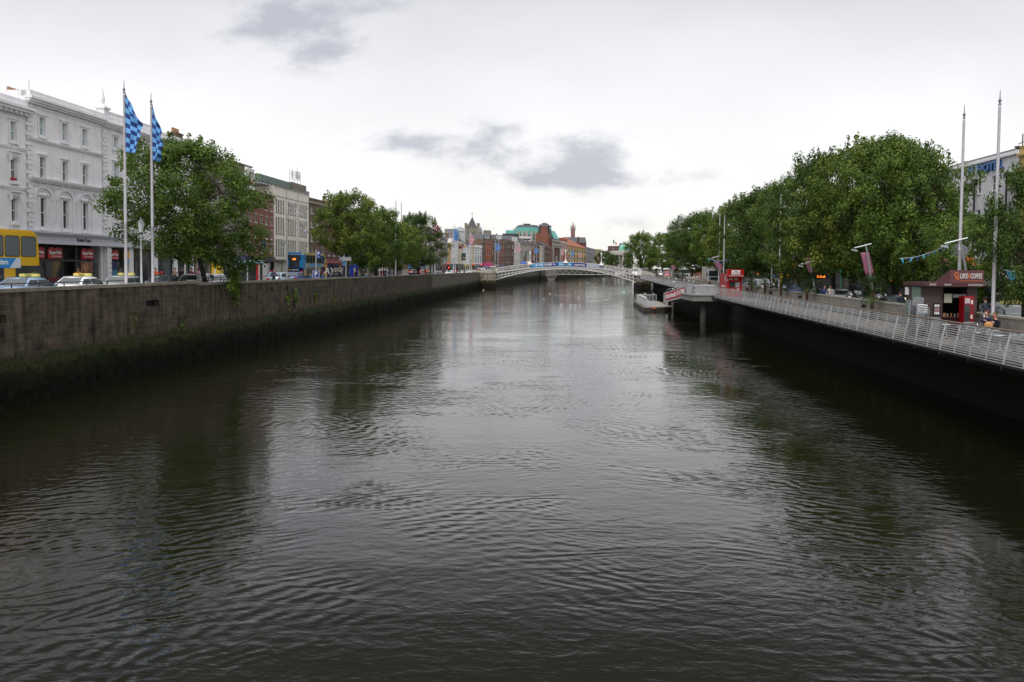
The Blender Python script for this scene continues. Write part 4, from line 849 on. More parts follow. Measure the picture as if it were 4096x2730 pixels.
mb=MB(); [mb.box(s_/2-1.1,s_/2+1.1,-.35,-.31,z1-22+i*3,z1-20.2+i*3) for i in range(3)]; mb.lathe([(1.3,0)],(0,0,0)) if 0 else None; mb.build('belfry_louvres',W['lead'],t)
# long slate church roof, green roof hall
t,ln,H=block(2262,2345,972,1000,700,20,brick_dark,'church_nave','long slate roofed church nave below the steeple'); rf=MB(); rf.prism([(-.5,H),(20,H),(10,H+5)],0,ln,'x'); rf.build('roof',W['slate'],t)
t,ln,H=block(2340,2402,998,1010,640,16,WALLS['buff'],'green_roof_hall','hall with a long pale green roof behind the glass building'); rf=MB(); zt=zat(2370,981,640)-2; rf.add([(-2,-.5,H),(ln+3,-.5,H),(ln+3,16,H),(-2,16,H),(3,8,zt),(ln-4,8,zt)],[(0,1,5,4),(1,2,5),(2,3,4,5),(3,0,4)]); rf.build('roof',mat('pale_copper',(.30,.50,.40),.6,var=.12,scale=.4),t)
# domed courthouse with portico
Y=660; A=at(2440,1060,Y);B=at(2528,1060,Y); ln=B.x-A.x; t=thing('domed_church','pale stone classical church with columns and a green dome','church',(A.x,Y,2)); zt=zat(2480,1003,Y)-2; zc=zat(2480,1021,Y)-2
pst=mat('church_stone',(.44,.42,.38),.8,var=.2,scale=.3)
mb=MB(); mb.box(0,ln,3,30,0,zc); mb.box(-.6,ln+.6,-.6,30,zc+.01,zc+1.6); mb.box(2,ln-2,2,28,zc+1.61,zt); mb.build('walls',pst,t)
mb=MB(); 
for i in range(6): mb.lathe([(1.25,0),(1.25,.8),(1.0,1.),(.9,zc-1.2),(1.25,zc-.6),(1.3,zc)],(1+(ln-2)*i/5,.8,0),10); mb.cut()
mb.build_pieces('column',pst,t)
D=at(2498,1003,Y+12); rdm=(at(2519,1003,Y).x-at(2473,1003,Y).x)/2; mb=MB(); n=9; mb.lathe([(rdm*1.03,zt),(rdm*1.03,zt+1.2)]+[(rdm*math.cos(math.pi/2*i/n),zt+1.2+rdm*.95*math.sin(math.pi/2*i/n)) for i in range(n)]+[(.05,zt+1.2+rdm*.95)],(D.x-A.x,12,0),24); mb.build('dome',mat('dome_copper',(.20,.50,.38),.55,var=.08,scale=.5),t)
mb=MB(); [mb.box(ln*(.3+.07*i),ln*(.3+.07*i)+1.2,2.85,2.99,3,zc*.35) for i in range(8)]; mb.build('windows',W['dark'],t)
for px,lb in ((2453,'tricolour flag on the roof of the domed church'),):
    x=at(px,1000,Y).x; f_=thing('flag',lb,'flag',(x,Y+2,zt+2)); m_=MB(); m_.tube((0,0,0),(0,0,9),.12); m_.build('flagpole',W['galv'],f_); m_=MB(); 
    m_.quad((0,0,6),(1.,.1,5.2),(1.,.1,8),(0,0,9),0); m_.quad((1,.1,5.2),(2.,0,4.6),(2.,0,7),(1,.1,8),1); m_.quad((2,0,4.6),(3,.1,4.2),(3,.1,6.2),(2,0,7),2); m_.build('cloth',[mat('flag_green',(.05,.3,.1),.7,var=0),W['white'],W['orange']],f_)
t,ln,H=block(2438,2532,985,1020,760,14,brick_dark,'brick_block','long dark red brick block behind the green dome'); bwin(t,ln,H-6,H-1,12,2,W['lead'],.4,.4)
t,ln,H=block(2480,2508,974,990,745,8,W['lead'],'roof_block','grey rooftop lookout box above the green dome'); sl=MB(); sl.box(-1.5,2.2+ln*.3,-.5,7,H-3.6,H-2.8); sl.build('slab',W['lead'],t)
# ---------------- right bank: hotel and a terrace behind the trees
def fr(y,o=21.6): return Vector((xr(y,o),y))
hw=mat('hotel_white',(.72,.72,.74),.6,var=.08)
WALLS['hotel']=hw
t,ln,H=building('hotel_building','white hotel on the right bank with big blue roof line letters',fr(98),fr(72.5),ZR,17.35,'hotel',9,3,wfrac=.27,wh=.55,fm='white',gm='glass',shop=3.6,depth=12,cornice=False,shopc=(.03,.05,.10))
m_=MB(); m_.box(-.1,ln,-.25,-.003,H-.25,H-.1); m_.box(0,ln,-.12,.3,H-.098,H+.12); m_.build('cornice',hw,t)
lm=mat('blue_letters',(.02,.10,.32),.4,var=.05)
x0=ln-10.6
text('N',1.12,lm,t,(ln-8.95,-.16,H-.86),align='LEFT',ext=.09,bold=.045,sx=1.1)
me=textmesh('HOTEL',1.12,.09,None,'LEFT',.045); me.materials.clear(); me.materials.append(lm); me.transform(Matrix.Rotation(rad(90),4,'X')); k_=4.75/max(v.co.x for v in me.vertices)
for v in me.vertices: v.co.x*=k_
obj('lettering',me,t,(ln-7.2,-.16,H-.86))
rf=MB(); rf.add([(-.1,.9,H),(ln,.9,H),(ln,10,H),(-.1,10,H),(2,5,H+1.7),(ln-3,5,H+1.7)],[(0,1,5,4),(1,2,5),(2,3,4,5),(3,0,4)]); rf.build('roof',W['slate'],t)
for x in (ln-7.6,ln-1.6,ln-18): q=MB(); q.box(x-.22,x+.22,-.4,-.02,H-2.2,H-1.7); q.tube((x,-.2,H-2.2),(x,-.2,3.6),.09); q.build('drainpipe',W['black'],t)
q=MB(); q.tube((ln-1.5,1,H),(ln-1.5,1,H+1.7),.05); q.tube((ln-2.2,1,H+.9),(ln-1.0,1,H+1.),.04); q.lathe([(.05,0),(.3,.2),(.32,.3)],(ln-2.2,1,H+.4),8); q.build('roof_aerial',W['dark'],t)
t,ln,H=building('building','yellow rendered building with green windows at the right frame edge',fr(72.4),fr(60),ZR,17.6,'yellow',4,3,wfrac=.3,fm='offwhite',gm='glass',shop=3.6,depth=12,roof='pitch',chim=1)
t,ln,H=building('building','dark shop building with a bright green sign at the right frame edge',fr(59.9),fr(44),ZR,16.5,'brown',5,3,wfrac=.3,fm='white',shop=3.8,depth=12)
ys_=[98.2,108,117,129,138,150,161,172,186,198,212,226,240]; wk=['red','cream','brown','darkred','offwhite','red','tan','brown','red','grey','brown','cream']
wd=['red brick','cream','brown brick','maroon brick','off white','red brick','mustard','brown brick','red brick','grey','brown brick','cream']
for i,(a_,b_) in enumerate(zip(ys_,ys_[1:])):
    nth=['first','second','third','fourth','fifth','sixth','seventh','eighth','ninth','tenth','eleventh','twelfth'][i]
    building('terrace_house','%s house behind the right bank trees, %s past the white hotel'%(wd[i],nth),fr(b_-.05),fr(a_),ZR,14.2+1.2*((i*7)%3-1),wk[i],3,3,wfrac=.3,fm='white',depth=10,group='houses behind the right bank trees',shopc=[(.3,.02,.03),(.5,.35,.05),(.04,.2,.12),(.4,.4,.42),(.05,.05,.3),(.5,.2,.02)][i%6])
ys_=[247,275,300,330,360,400,450,500,560,640,720]
for i,(a_,b_) in enumerate(zip(ys_,ys_[1:])):
    building('terrace_house','distant house on the right bank beyond the footbridge',fr(b_-.05,16),fr(a_,16),ZR,13.5+((i*5)%3)*.8,wk[i%12],4,3,wfrac=.3,fm='white',depth=10,group='distant right bank houses beyond the footbridge')
# ================================================================ FOOTBRIDGE
wp=mat('bridge_white',(.68,.67,.64),.5,var=.12,scale=2)
A=Vector((-5.2,253.2)); B=Vector((37.5,249.6)); d=B-A; ln=d.length; ang=math.atan2(d.y,d.x)
t=thing('footbridge','white cast iron arched footbridge across the river','footbridge',(A.x,A.y,0),ang)
def zdeck(s): # s 0..1
    u_=2*s-1; return 6.65-(2.05 if s<.5 else 2.3)*abs(u_)**1.9
def zlow(s):
    u_=2*s-1; return 6.12-(3.6 if s<.5 else 3.95)*abs(u_)**2.0
NP=40
def rib(y):
    mb=MB()
    for i in range(NP):
        a=i/NP;b=(i+1)/NP; xa=a*ln;xb=b*ln
        for zf in (lambda s:zdeck(s)-.12,lambda s:(zdeck(s)-.12+zlow(s))/2,zlow):
            p=Vector((xa,y,zf(a)));q=Vector((xb,y,zf(b))); th=.11 if zf is not zlow else .15
            mb.obox((p+q)/2,(q-p)/2,(0,.07,0),(0,0,th))
    for i in range(NP+1):
        a=i/NP; sl=(a-.5)*1.0; zt=zdeck(a)-.12; zb=zlow(a); dx=-sl*(zt-zb)*-.35
        p=Vector((a*ln,y,zt)); q=Vector((a*ln+dx,y,zb)); mb.obox((p+q)/2,(.085,0,0),(0,.07,0),(q-p)/2)
    return mb
for y in (0,1.8,3.6): rib(y).build('arch_rib',wp,t)
mb=MB()
for i in range(NP):
    a=i/NP;b=(i+1)/NP; mb.add([(a*ln,-.25,zdeck(a)-.1),(b*ln,-.25,zdeck(b)-.1),(b*ln,3.85,zdeck(b)-.1),(a*ln,3.85,zdeck(a)-.1),(a*ln,-.25,zdeck(a)+.1),(b*ln,-.25,zdeck(b)+.1),(b*ln,3.85,zdeck(b)+.1),(a*ln,3.85,zdeck(a)+.1)],[(0,3,2,1),(4,5,6,7),(0,1,5,4),(1,2,6,5),(2,3,7,6),(3,0,4,7)])
mb.build('deck',wp,t)
for y in (-.15,3.75):
    mb=MB(); n=150
    for i in range(n):
        a=i/n; z=zdeck(a)+.1; x=a*ln; mb.box(x-.022,x+.022,y-.022,y+.022,z,z+1.32+(.12 if i%1==0 else 0))
    for i in range(NP):
        a=i/NP;b=(i+1)/NP
        for h,th in ((.12,.03),(.75,.025),(1.3,.04)):
            p=Vector((a*ln,y,zdeck(a)+.1+h));q=Vector((b*ln,y,zdeck(b)+.1+h)); mb.obox((p+q)/2,(q-p)/2,(0,.035,0),(0,0,th))
    mb.build('railing',wp,t)
for s_ in (.115,.50,.835): 
    x=s_*ln if s_!=.5 else (2264-1980)/567*ln; s0=x/ln; z=zdeck(s0)+1.3
    if s_==.115: x=(2121-1980)/567*ln; z=zdeck(x/ln)+1.3
    if s_==.835: x=(2407-1980)/567*ln; z=zdeck(x/ln)+1.3
    mb=MB(); mb.lathe([(.85,-.1),(.45,.35),(.2,.9),(.11,1.4),(.09,2.6),(.17,2.7),(.09,2.8)],(x,-.15,z),8); 
    lp=mb.build('lamp_standard',wp,t); mb=MB(); mb.lathe([(.14,2.8),(.26,3.3),(.24,3.5),(.1,3.75),(.03,3.95)],(x,-.15,z),8); mb.build('lantern',mat('lantern_glass',(.75,.75,.68),.3,var=0),lp)
# banner on the near railing
bx0=(2120-1980)/567*ln; bx1=(2347-1980)/567*ln; bt=thing('bridge_banner','long blue supporters banner tied along the footbridge railing','banner',(A.x,A.y,0),ang)
def bstrip(x0,x1,m,name,y=-.26):
    mb=MB(); n=14
    for i in range(n):
        a=x0+(x1-x0)*i/n;b=x0+(x1-x0)*(i+1)/n; za=zdeck(a/ln);zb=zdeck(b/ln); ya=y-.02*math.sin(a*1.7); yb=y-.02*math.sin(b*1.7)
        mb.add([(a,ya,za+.2),(b,yb,zb+.2),(b,yb,zb+1.36),(a,ya,za+1.36),(a,ya+.03,za+.2),(b,yb+.03,zb+.2),(b,yb+.03,zb+1.36),(a,ya+.03,za+1.36)],[(0,1,2,3),(7,6,5,4),(0,4,5,1),(3,2,6,7)])
    return mb.build(name,m,bt)
cut=[0,.25,.5,.75,1.0]; cut=[bx0+(bx1-bx0)*c for c in cut]
lb_=mat('banner_sky_blue',(.03,.30,.58),.6,var=.06); db_=mat('banner_navy',(.03,.04,.22),.6,var=.06); wl_=mat('banner_white',(.85,.85,.87),.6,var=0)
bstrip(cut[0],cut[1],lb_,'banner_panel'); bstrip(cut[1],cut[2],db_,'banner_panel'); bstrip(cut[2],cut[3],lb_,'banner_panel'); bstrip(cut[3],cut[4],db_,'banner_panel')
def btext(s,xc,size,bold=.02,sx=1):
    z=zdeck(xc/ln)+.78; dz=(zdeck((xc+.5)/ln)-zdeck((xc-.5)/ln)); text(s,size,wl_,bt,(xc,-.31,z),bold=bold,ry=-math.atan(dz),sx=sx)
btext('UP THE',bx0+(bx1-bx0)*.163,.78,.022); btext('DUBS!',bx0+(bx1-bx0)*.327,.84,.025); btext('Dublin City',(cut[2]+cut[3])/2,.80,.012,.95); btext('supporting',(cut[3]+cut[4])/2,.80,.012,.95)
for x0 in (cut[0]+.55,cut[1]+2.95):
    lg=MB(); z=zdeck(x0/ln)+.9
    for dx,dz,r in ((-.25,-.05,.11),(.0,.25,.10),(.22,-.02,.15),(.02,-.22,.05),(.42,.12,.06)):
        lg.add([(x0+dx+r*math.cos(q),-.3,z+dz+r*math.sin(q)) for q in [i*math.pi/3 for i in range(6)]]+[(x0+dx+r*math.cos(q),-.28,z+dz+r*math.sin(q)) for q in [i*math.pi/3 for i in range(6)]],[(0,1,2,3,4,5),(6,7,8,9,10,11)])
    if x0>cut[1]: 
        for i in range(6): a_=x0+.1+i*.13; lg.quad((a_,-.3,z-.15-.22*math.sin(i*.5)),(a_+.14,-.3,z-.15-.22*math.sin(i*.5+.5)),(a_+.14,-.3,z-.08-.22*math.sin(i*.5+.5)),(a_,-.3,z-.08-.22*math.sin(i*.5)))
    lg.build('swoosh_emblem',wl_,bt)
# plain grey cloth right of the banner
g0=cut[4]+.1; g1=(2418-1980)/567*ln; gt=thing('grey_banner','plain pale grey cloth on the footbridge railing right of the blue banner','banner',(A.x,A.y,0),ang); bt_=bt; bt=gt; bstrip(g0,g1,mat('grey_cloth',(.40,.44,.52),.7,var=.15),'banner_panel'); bt=bt_
# stone abutments
ab=brickmat('abutment_stone',(.36,.32,.26),(.28,.25,.20),(.10,.09,.07),1.1,.42,.05,.3,bump=1.,green=(.045,.045,.018),weed=(.012,.011,.007))
def abut(name,label,x0,x1,y0,y1,zt,lx0,lx1):
    t=thing(name,label,'abutment',(0,0,0)); mb=MB(); mb.box(x0,x1,y0,y1,-.5,zt); mb.build('pier',ab,t)
    mb=MB(); mb.box(x0-.1,x1+.1,y0-.1,y1+.1,zt+.003,zt+.2); mb.build('string_course',W['stone'],t); return t
tL=abut('bridge_abutment','stepped stone abutment at the left end of the footbridge',-10.6,-5.0,249.4,257.5,4.55,0,0)
mb=MB(); mb.box(-6.1,-5.0,249.2,250.3,4.76,6.25); mb.box(-6.25,-4.85,249.05,250.45,6.252,6.45)
mb.build('pillar',W['stone'],tL)
mb=MB(); pr=[]; n=12
for i in range(n+1):
    s_=i/n; x=-6.1-s_*6; z=5.25+.8*(1-s_)**1.3 - .12*math.sin(s_*math.pi); pr.append((x,z))
mb.prism([(-6.1,4.76)]+pr+[(-12.1,4.76)],249.5,249.95,'y'); mb.build('curved_parapet',mat('pale_parapet',(.46,.44,.40),.75,var=.2,scale=1),tL)
tR=abut('bridge_abutment','stone abutment at the right end of the footbridge beside the boardwalk',37.4,41.6,247.2,254.5,4.1,0,0)
mb=MB(); mb.box(37.5,38.6,246.9,248.,4.32,6.1); mb.box(37.35,38.75,246.75,248.15,6.102,6.3); mb.build('pillar',W['white'],tR)
mb=MB(); pr=[(38.6+i*.5,5.9-1.5*(i/14)**.8+.15*math.sin(i/14*6.28)) for i in range(15)]; mb.prism([(38.6,4.0)]+pr+[(45.6,4.0)],247.1,247.5,'y'); mb.build('curved_parapet',MATS['pale_parapet'],tR)
# the next bridge upstream
t=thing('truss_bridge','slim truss footbridge with a concrete pier seen under the white arch','footbridge',(0,0,0)); Y=395
a=at(2160,1076,Y); b=at(2440,1076,Y)
mb=MB(); mb.box(a.x-18,b.x+25,Y,Y+4,a.z-.1,a.z+.4); mb.box(a.x-18,b.x+25,Y,Y+.1,a.z+1.3,a.z+1.4); [mb.box(a.x-18+i*1.1,a.x-17.94+i*1.1,Y,Y+.06,a.z+.4,a.z+1.3) for i in range(int((b.x-a.x+42)/1.1))]; mb.build('deck',W['lead'],t)
mb=MB(); x=at(2229,1090,Y).x; xe=b.x+14; n=14
for i in range(n):
    x0=x+(xe-x)*i/n; x1=x+(xe-x)*(i+1)/n; zb=a.z-2.6; mb.tube((x0,Y-.1,zb),((x0+x1)/2,Y-.1,a.z-.2),.09,n=5); mb.tube(((x0+x1)/2,Y-.1,a.z-.2),(x1,Y-.1,zb),.09,n=5); mb.tube((x0,Y-.1,zb),(x1,Y-.1,zb),.16,n=5)
mb.build('truss',mat('truss_paint',(.42,.44,.40),.5,.3,var=.1),t)
p0=at(2182,1100,Y).x;p1=at(2228,1100,Y).x; mb=MB(); mb.box(p0,p1,Y-.6,Y+5,a.z-3.6,a.z-.11); mb.prism([(p0+.2,a.z-3.602),(p1-.2,a.z-3.602),(p1-1.6,-.4),(p0+1.6,-.4)],Y,Y+4,'y'); mb.build('pier',W['darkstone'] if 0 else mat('pier_concrete',(.20,.19,.165),.85,var=.3,scale=.8),t)
t=thing('stone_bridge','low dark bridge closing the river in the far distance','bridge',(0,0,0)); Y=620; xa=xl(Y);xb=xr(Y); mb=MB(); mb.box(xa-6,xb+6,Y,Y+10,3.2,4.9); [mb.box(xa+(xb-xa)*(i+1)/4-1.5,xa+(xb-xa)*(i+1)/4+1.5,Y,Y+10,-.3,3.199) for i in range(3)]; mb.build('spans',W['darkstone'],t)

# ================================================================ LANDING STAGE, GANGWAY, PONTOON
t=thing('landing_stage','grey steel landing platform standing on a round pile beside the boardwalk','landing stage',(0,0,0))
X0=22.3;X1=25.35;Y0=102.2;Y1=109.2
mb=MB(); mb.box(X0,X1,Y0,Y1,3.38,3.55); mb.box(X0+.1,X1,Y0+.1,Y1,2.75,3.379); mb.build('platform',mat('platform_grey',(.26,.26,.24),.6,.2,var=.2),t)
mb=MB(); mb.tube((24.0,103.6,-.5),(24.0,103.6,2.1),.36,n=14); mb.tube((24.0,103.6,2.1),(24.0,103.6,2.75),.36,.6,14); mb.tube((25.0,107.8,-.5),(25.0,107.8,2.7),.36,n=14); mb.build('pile',mat('pile_concrete',(.06,.055,.046),.85,var=.4,scale=1.5,bump=.4),t)
mb=MB()
def rail_run(mb,p,q,h=1.15,post=.5,slats=8):
    p=Vector(p);q=Vector(q); L_=(q-p).length; n=max(1,round(L_/post)); u_=(q-p)/n
    for i in range(n+1): c=p+u_*i; mb.box(c.x-.03,c.x+.03,c.y-.03,c.y+.03,c.z,c.z+h)
    for k in range(slats): z=Vector((0,0,h*(k+.5)/slats)); mb.tube(p+z,q+z,.014,n=4)
    z=Vector((0,0,h)); mb.tube(p+z,q+z,.045,n=6)
rail_run(mb,(X0+.1,Y0+.1,3.55),(X1-.4,Y0+.1,3.55)); rail_run(mb,(X0+.1,Y0+.1,3.55),(X0+.1,105.2,3.55)); rail_run(mb,(X1-.1,Y1,3.55),(X1-.1,Y0,3.55))
mb.build('railing',W['galv'],t)
# gangway
P=Vector((23.75,107.0,3.42)); Q=Vector((24.75,130.6,1.5)); d=(Q-P); t=thing('gangway','steel gangway sloping down from the landing platform to the floating pontoon','gangway',tuple(P),math.atan2(d.y,d.x)); ln=Vector((d.x,d.y)).length; sl=d.z/ln
for y,nm in ((.75,'side_truss'),(-.75,'side_truss')):
    mb=MB()
    for h,r in ((-.12,.11),(1.25,.07)): mb.obox((ln/2,y,ln/2*sl+h),(ln/2,0,ln/2*sl),(0,.06,0),(0,0,r))
    n=26
    for i in range(n+1): x=ln*i/n; mb.box(x-.035,x+.035,y-.035,y+.035,x*sl-.1,x*sl+1.25)
    for k in range(5): h=.15+k*.2; mb.tube((0,y,h),(ln,y,ln*sl+h),.016,n=4)
    mb.build(nm,W['galv'],t)
mb=MB(); mb.obox((ln/2,0,ln/2*sl-.1),(ln/2,0,ln/2*sl),(0,.7,0),(0,0,.04)); mb.build('walkway',decking,t)
bn=thing('red_banner','red advertising banner with white lettering on the side of the gangway','banner',tuple(P),math.atan2(d.y,d.x)); mb=MB()
xa,xb=ln*.13,ln*.9
mb.add([(xa,.83,xa*sl+.02),(xb,.83,xb*sl+.02),(xb,.83,xb*sl+1.12),(xa,.83,xa*sl+1.12),(xa,.80,xa*sl+.02),(xb,.80,xb*sl+.02),(xb,.80,xb*sl+1.12),(xa,.80,xa*sl+1.12)],[(0,1,2,3),(7,6,5,4),(0,4,5,1),(3,2,6,7)]); mb.build('cloth',mat('banner_red',(.52,.035,.06),.6,var=.1,scale=1),bn)
me=textmesh('Find us Riverside / 01 473000',1.02,.01,bold=.01); me.materials.clear(); me.materials.append(wl_)
me.transform(Matrix.Rotation(rad(90),4,'X')); me.transform(Matrix.Rotation(math.pi,4,'Z')); wd_=max(v.co.x for v in me.vertices)-min(v.co.x for v in me.vertices)
for v in me.vertices: v.co.x*=(xb-xa)*.94/wd_
me.transform(Matrix.Rotation(-math.atan(sl),4,'Y')); obj('lettering',me,bn,((xa+xb)/2,.85,(xa+xb)/2*sl+.57))
# pontoon
PP=Vector((20.5,127.8)); pa=math.atan2(21,1.65); t=thing('pontoon','floating timber edged pontoon moored at the foot of the gangway','pontoon',(PP.x,PP.y,0),pa)
mb=MB(); mb.prism([(0,0),(3.4,-4.6),(25,-4.6),(25,0)],-.25,.50,'z'); mb.build('float',mat('pontoon_hull',(.07,.065,.05),.7,var=.4,scale=2),t)
mb=MB(); mb.prism([(-.05,.05),(3.35,-4.65),(25,-4.65),(25,.05)],.503,.63,'z'); mb.build('timber_edge',mat('wet_timber',(.17,.145,.11),.75,var=.3,scale=3,bump=.3),t)
mb=MB(); mb.prism([(.6,-.5),(3.7,-4.),(24.6,-4.2),(24.6,-.5)],.634,.66,'z'); mb.build('deck',mat('pontoon_deck',(.26,.245,.225),.8,var=.25,scale=3),t)
mb=MB(); rail_run(mb,(3,-.5,.66),(14,-.5,.66),1.15,.45,8); rail_run(mb,(14,-.5,.66),(24,-.5,.66),1.15,.6,8); rail_run(mb,(24,-.5,.66),(24,-4.1,.66),1.15,.6,5); rail_run(mb,(3.8,-4.,.66),(6.5,-4.,.66),1.15,.45,8); mb.build('railing',W['galv'],t)
mb=MB(); mb.box(3.2,5.,-.9,-.5,.66,1.7); mb.build('gate_panel',mat('pale_panel',(.42,.47,.50),.5,var=.1),t)
mb=MB(); mb.box(.9,1.3,-1.9,-1.1,.4,.56); mb.build('orange_marker',mat('orange_marker',(.55,.1,.03),.6,var=.1),t)
mb=MB(); mb.tube((18,-5.2,-.5),(18,-5.2,2.6),.2,n=10); mb.tube((8,-5.2,-.5),(8,-5.2,2.4),.2,n=10); mb.build('guide_pile',W['darkstone'],t)
# ================================================================ FLAGPOLES AND CHECKED FLAGS
def pole_mesh(H,r=.097):
    mb=MB(); mb.lathe([(r*1.25,0),(r*1.25,.5),(r,.52),(r*.94,H*.35),(r*.98,H*.351),(r*.98,H*.354),(r*.92,H*.355),(r*.72,H-.6),(r*.7,H-.45)],n=10)
    f=MB(); f.lathe([(r*.5,H-.45),(r*.9,H-.4),(r*.35,H-.33),(r*1.0,H-.22),(r*.3,H-.1),(.015,H+.35)],n=8)
    return mb.mesh('shaft',mat('pole_steel',(.46,.45,.48),.5,.2,var=.12,scale=3),smooth=True),f.mesh('finial',W['lead'])
PM={}
def flagpole(x,y,z,H,label,group,lean=0):
    if round(H,1) not in PM: PM[round(H,1)]=pole_mesh(H)
    a,b=PM[round(H,1)]; t=thing('flagpole',label,'flagpole',(x,y,z),0,group); obj('shaft',a,t); obj('finial',b,t); return t
fb1=mat('flag_light_blue',(.17,.46,.88),.75,var=.1,scale=2); fb2=mat('flag_navy',(.02,.055,.22),.75,var=.1,scale=2); fr1=mat('flag_red',(.55,.03,.12),.75,var=.1); fr2=mat('flag_white',(.66,.60,.64),.75,var=.1)
def flag(x,y,ztop,label,group,cols,W_=1.15,Hh=4.3,nx=5,ny=14,seed=0,swell=1.):
    """tall checked vertical flag, furled towards its pole at the top"""
    rr=random.Random(seed); mb=MB(); N_=3
    def pt(i,j):
        u_=i/(nx*N_); v=j/(ny*N_); wv=W_*(.10+.95*min(1,(v/.33))**1.0)*(1-.42*max(0,(v-.62)/.38))*swell
        k=u_*wv; 
        yy_=.22*math.sin(u_*7+v*5+seed)*min(1,v*3)*u_+.08*math.sin(v*16+seed*2)*u_
        return (x+.10+k+.05*math.sin(v*21+seed)*u_, y+yy_, ztop-Hh*v-.95*u_*(1-v*.9)*min(1,.4+v*2) )
    vs=[pt(i,j) for j in range(ny*N_+1) for i in range(nx*N_+1)]
    for j in range(ny*N_):
        for i in range(nx*N_):
            a=j*(nx*N_+1)+i; mb.f.append((a,a+1,a+nx*N_+2,a+nx*N_+1)); mb.m.append(((i//N_)+(j//N_))%2)
    mb.v=vs
    me=mb.mesh('checked_flag',list(cols),smooth=True); o=obj('checked_flag',me); o.location=(0,0,0); tag(o,label,'flag',group)
    # put origin at the top of the hoist
    me.transform(Matrix.Translation((-x,-y,-ztop))); o.location=(x,y,ztop)
    sm=o.modifiers.new('thickness','SOLIDIFY'); sm.thickness=.012
    return o
LP=[ # photo column, y-depth, top z, flag colours, labels
 (503,52.0,18.3,'b','near left flagpole flying the larger blue checked flag','large light and dark blue checked flag on the nearest left flagpole'),
 (610,55.2,18.2,'b','second left flagpole, just right of the nearest one','blue checked flag on the second left flagpole, hanging narrower'),
 (1583,133,17.4,None,'bare flagpole behind the third left bank tree, left of its pair',None),
 (1605,137.5,17.5,None,'bare flagpole behind the third left bank tree, right of its pair',None),
 (1729,167.3,17.1,'r','left flagpole of the pair rising over the dark left bank tree','narrow red and white checked flag left of its pair over the dark tree'),
 (1740,171,17.1,'r','right flagpole of the pair rising over the dark left bank tree','wider red and white checked flag right of its pair over the dark tree'),
 (1814,198.5,16.8,'b','left flagpole of the blue pair in front of the pale grey house','blue checked flag left of the pair before the pale grey house'),
 (1821,202,16.8,'b','right flagpole of the blue pair in front of the pale grey house','blue checked flag right of the pair before the pale grey house'),
 (1879,229,16.8,'r','left flagpole of the red pair in front of the slim cream house','red checked flag left of the pair before the slim cream house'),
 (1885,233,16.8,'r','right flagpole of the red pair in front of the slim cream house','red checked flag right of the pair before the slim cream house'),
]
for i,(px,Y,zt,cl,l1,l2) in enumerate(LP):
    x=at(px,1000,Y).x; zg=zL(Y); flagpole(x,Y,zg,zt-zg-.35,l1,'flagpoles along the left quay')
    if cl: flag(x,Y-.05,zt-.75,l2,'checked flags on the left quay',(fb2,fb1) if cl=='b' else (fr1,fr2),seed=i*1.7+.3,W_=(.95 if i==0 else .66 if i==1 else .95 if cl=='r' and i<6 else .62),Hh=(3.7 if i<2 else 4.2 if i<6 else 3.2),nx=3 if i<2 else 3,ny=12,swell=1)
names=['first','second','third','fourth','fifth']
for i,(pa_,pb_,yt,cl) in enumerate([(1980,1992,952,'b'),(2063,2074,964,'r'),(2137,2146,975,'b'),(2243,2249,988,'r'),(2283,2290,993,'b'),(2318,2323,1001,'r'),(2427,2432,1018,'b')]):
    for j,px in enumerate((pa_,pb_)):
        h_=hit(WL,px,o=-.9)
        x,Y=h_; zt=zat(px,yt,Y); H_=min(max(zt-4.1,9),15)
        cn={'b':'blue','r':'red'}[cl]; pos=['just past the footbridge railing start','before the brown houses','before the cream theatre end','before the crenellated brick hall','before the yellow arcaded building','before the right of the yellow arcaded building','by the far tree near the domed church'][i]
        flagpole(x,Y,4.1,H_-.35,'%s flagpole of the far %s pair %s'%(['left','right'][j],cn,pos),'flagpoles along the left quay')
        if i in(0,1,2,3,4,5,6): flag(x,Y-.1,4.1+H_-1.2,'%s checked flag, %s of the far pair %s'%(cn,['left','right'][j],pos),'checked flags on the left quay',(fb2,fb1) if cl=='b' else (fr1,fr2),seed=i+j*.6,W_=.8,Hh=H_*.27,nx=4,ny=11)
RP=[(3838,420,5.6,'tall bare flagpole behind the coffee kiosk'),(3978,362,5.6,'tallest bare flagpole, rightmost one on the right bank'),
 (2876,836,5.2,'bare flagpole just left of the red ticket kiosk, left of its pair'),(2895,829,5.2,'bare flagpole just left of the red ticket kiosk, right of its pair'),
 (2588,960,5.5,'distant bare flagpole left of the first right bank tree trunk, left of its pair'),(2593,960,5.5,'distant bare flagpole left of the first right bank tree trunk, right of its pair'),
 (2683,912,7.5,'bare pole top showing between the far right bank trees, left of its pair'),(2688,910,7.5,'bare pole top showing between the far right bank trees, right of its pair'),
 (3088,727,7.0,'pole top poking out of the right bank trees, left one'),(3118,730,7.0,'pole top poking out of the right bank trees, right one')]
for px,yt,o_,lb in RP:
    x,Y=hit(WR,px,o=o_); zt=zat(px,yt,Y); flagpole(x,Y,ZR,zt-ZR-.35,lb,'bare flagpoles on the right quay')
